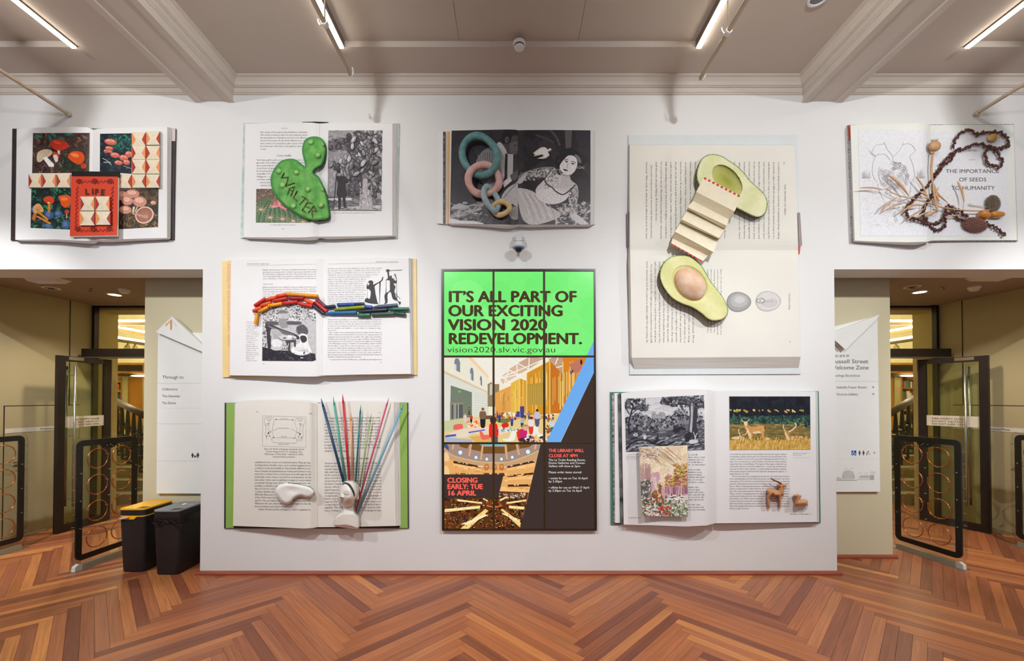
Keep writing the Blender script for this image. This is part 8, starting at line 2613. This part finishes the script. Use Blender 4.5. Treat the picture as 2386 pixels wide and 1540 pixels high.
    if s < 0:
        bp('end_panel', 283, 297.5, 878, 1106, M_pan); bp('side', 297.5, 332, 878, 1106, M_tim, .02); bp('end_panel', 332, 345, 878, 1106, M_pan)
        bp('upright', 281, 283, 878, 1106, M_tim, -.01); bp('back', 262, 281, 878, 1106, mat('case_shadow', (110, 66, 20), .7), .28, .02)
        shelves, sx = ((877, 886, 891), (0, 908.5, 913), (0, 933, 937), (0, 958, 962)), (262, 281)
    else:
        bp('side', 2066, 2084.5, 874, 1106, M_tim, .02); bp('end_panel', 2084.5, 2100.5, 874, 1106, M_pan)
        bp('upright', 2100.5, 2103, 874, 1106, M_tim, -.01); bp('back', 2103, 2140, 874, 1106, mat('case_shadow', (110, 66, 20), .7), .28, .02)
        shelves, sx = ((0, 874, 876.5), (0, 903.5, 905.5), (0, 929, 931), (0, 955, 957.5), (0, 981, 983.5), (0, 1005, 1008)), (2103, 2140)
    for (_, a, b) in shelves:
        bp('shelf', sx[0], sx[1], a, b, M_tim, 0, .28)
    rk = random.Random(9 + s)
    bc = [('plum', (60, 50, 60)), ('yellow', (206, 196, 60)), ('cream', (226, 216, 196)), ('grey', (90, 80, 84)), ('orange', (226, 96, 50)), ('teal', (60, 140, 120)), ('brown', (110, 90, 60)), ('white', (236, 230, 214)), ('dark red', (130, 40, 40)), ('blue', (70, 90, 150)), ('tan', (206, 176, 110)), ('black', (40, 40, 46))]
    ORD = ['', 'first', 'second', 'third', 'fourth', 'fifth', 'sixth', 'seventh', 'eighth', 'ninth', 'tenth', 'eleventh', 'twelfth', 'thirteenth', 'fourteenth', 'fifteenth']
    for ri, (_, base, _b) in enumerate(shelves):
        if base in (874, 886):
            continue
        x, nk = sx[0] + .5, 0
        while x < sx[1] - 2:
            w, h = rk.uniform(2.2, 4.2), rk.uniform(13, 18.5)
            cn, c = rk.choice(bc)
            nk += 1
            o = MB().prism([U(*p, yc + .02) for p in ((x, base - h), (x + w, base - h), (x + w, base - .2), (x, base - .2))], (0, .2, 0)).build('library_book', mat('book_%d_%d_%d' % c, c, .6), None)
            tag(o, '%s library book, %s from left on the %s shelf of the %s lobby bookcase' % (cn, ORD[nk], ORD[ri + 1], nm), 'book', 'library books behind the lobbies')
            x += w + rk.uniform(.1, .5)
    # stair with handrail and iron balusters
    t = thing('staircase', 'stone stair rising beyond the %s doorway' % nm, 'stairs', (s * 6.5, 2.75, 0))
    M_step = mat('stair_stone', (150, 136, 100), .6, var=.06)
    for i in range(9):
        MB().box((s * 5.6, 2.72 + .28 * i, 0 if i == 0 else .17 * i - .02), (s * 7.7, 2.72 + .28 * (i + 1) + .02, .17 * (i + 1))).build('step', M_step, t)
    t = thing('stair_railing', 'timber handrail on dark iron balusters beyond the %s doorway' % nm, 'railing', U(335 if s < 0 else 2078, 1000, 3.0))
    M_hand = mat('handrail_timber', (62, 38, 24), .35, var=.15, scale=6)
    A, B_ = (U(345, 972, 2.7), U(258, 928, 3.7)) if s < 0 else (U(2066, 968, 2.7), U(2160, 908, 3.7))
    d = (B_ - A)
    MB().tube([A, A + d * .5, B_], .056, 10).build('handrail', M_hand, t, True)
    M_iron = mat('cast_iron', (40, 38, 30), .5)
    for k in range(7):
        f = .04 + k * .155
        p = A + d * f
        q = MB()
        q.tube([p + Vector((0, 0, -.05)), p + Vector((0, 0, -.16)), p + Vector((0, 0, -.3)), p + Vector((0, 0, -.4))], lambda u: .02 + .05 * abs(math.sin(u * 9)), 8)
        z1 = p.z - .36
        for dx in (-.09, .09):
            q.box((p.x + dx - .014, p.y - .014, z1 - .55), (p.x + dx + .014, p.y + .014, z1))
        for z in (z1, z1 - .2, z1 - .33, z1 - .55):
            q.box((p.x - .1, p.y - .012, z - .018), (p.x + .1, p.y + .012, z + .018))
        for dx in (-.045, .045):
            q.tube([(p.x + dx + .035 * math.cos(R(a)), p.y, z1 - .265 + .035 * math.sin(R(a))) for a in range(0, 360, 36)], .014, 6, True)
        q.build('baluster', M_iron, t)
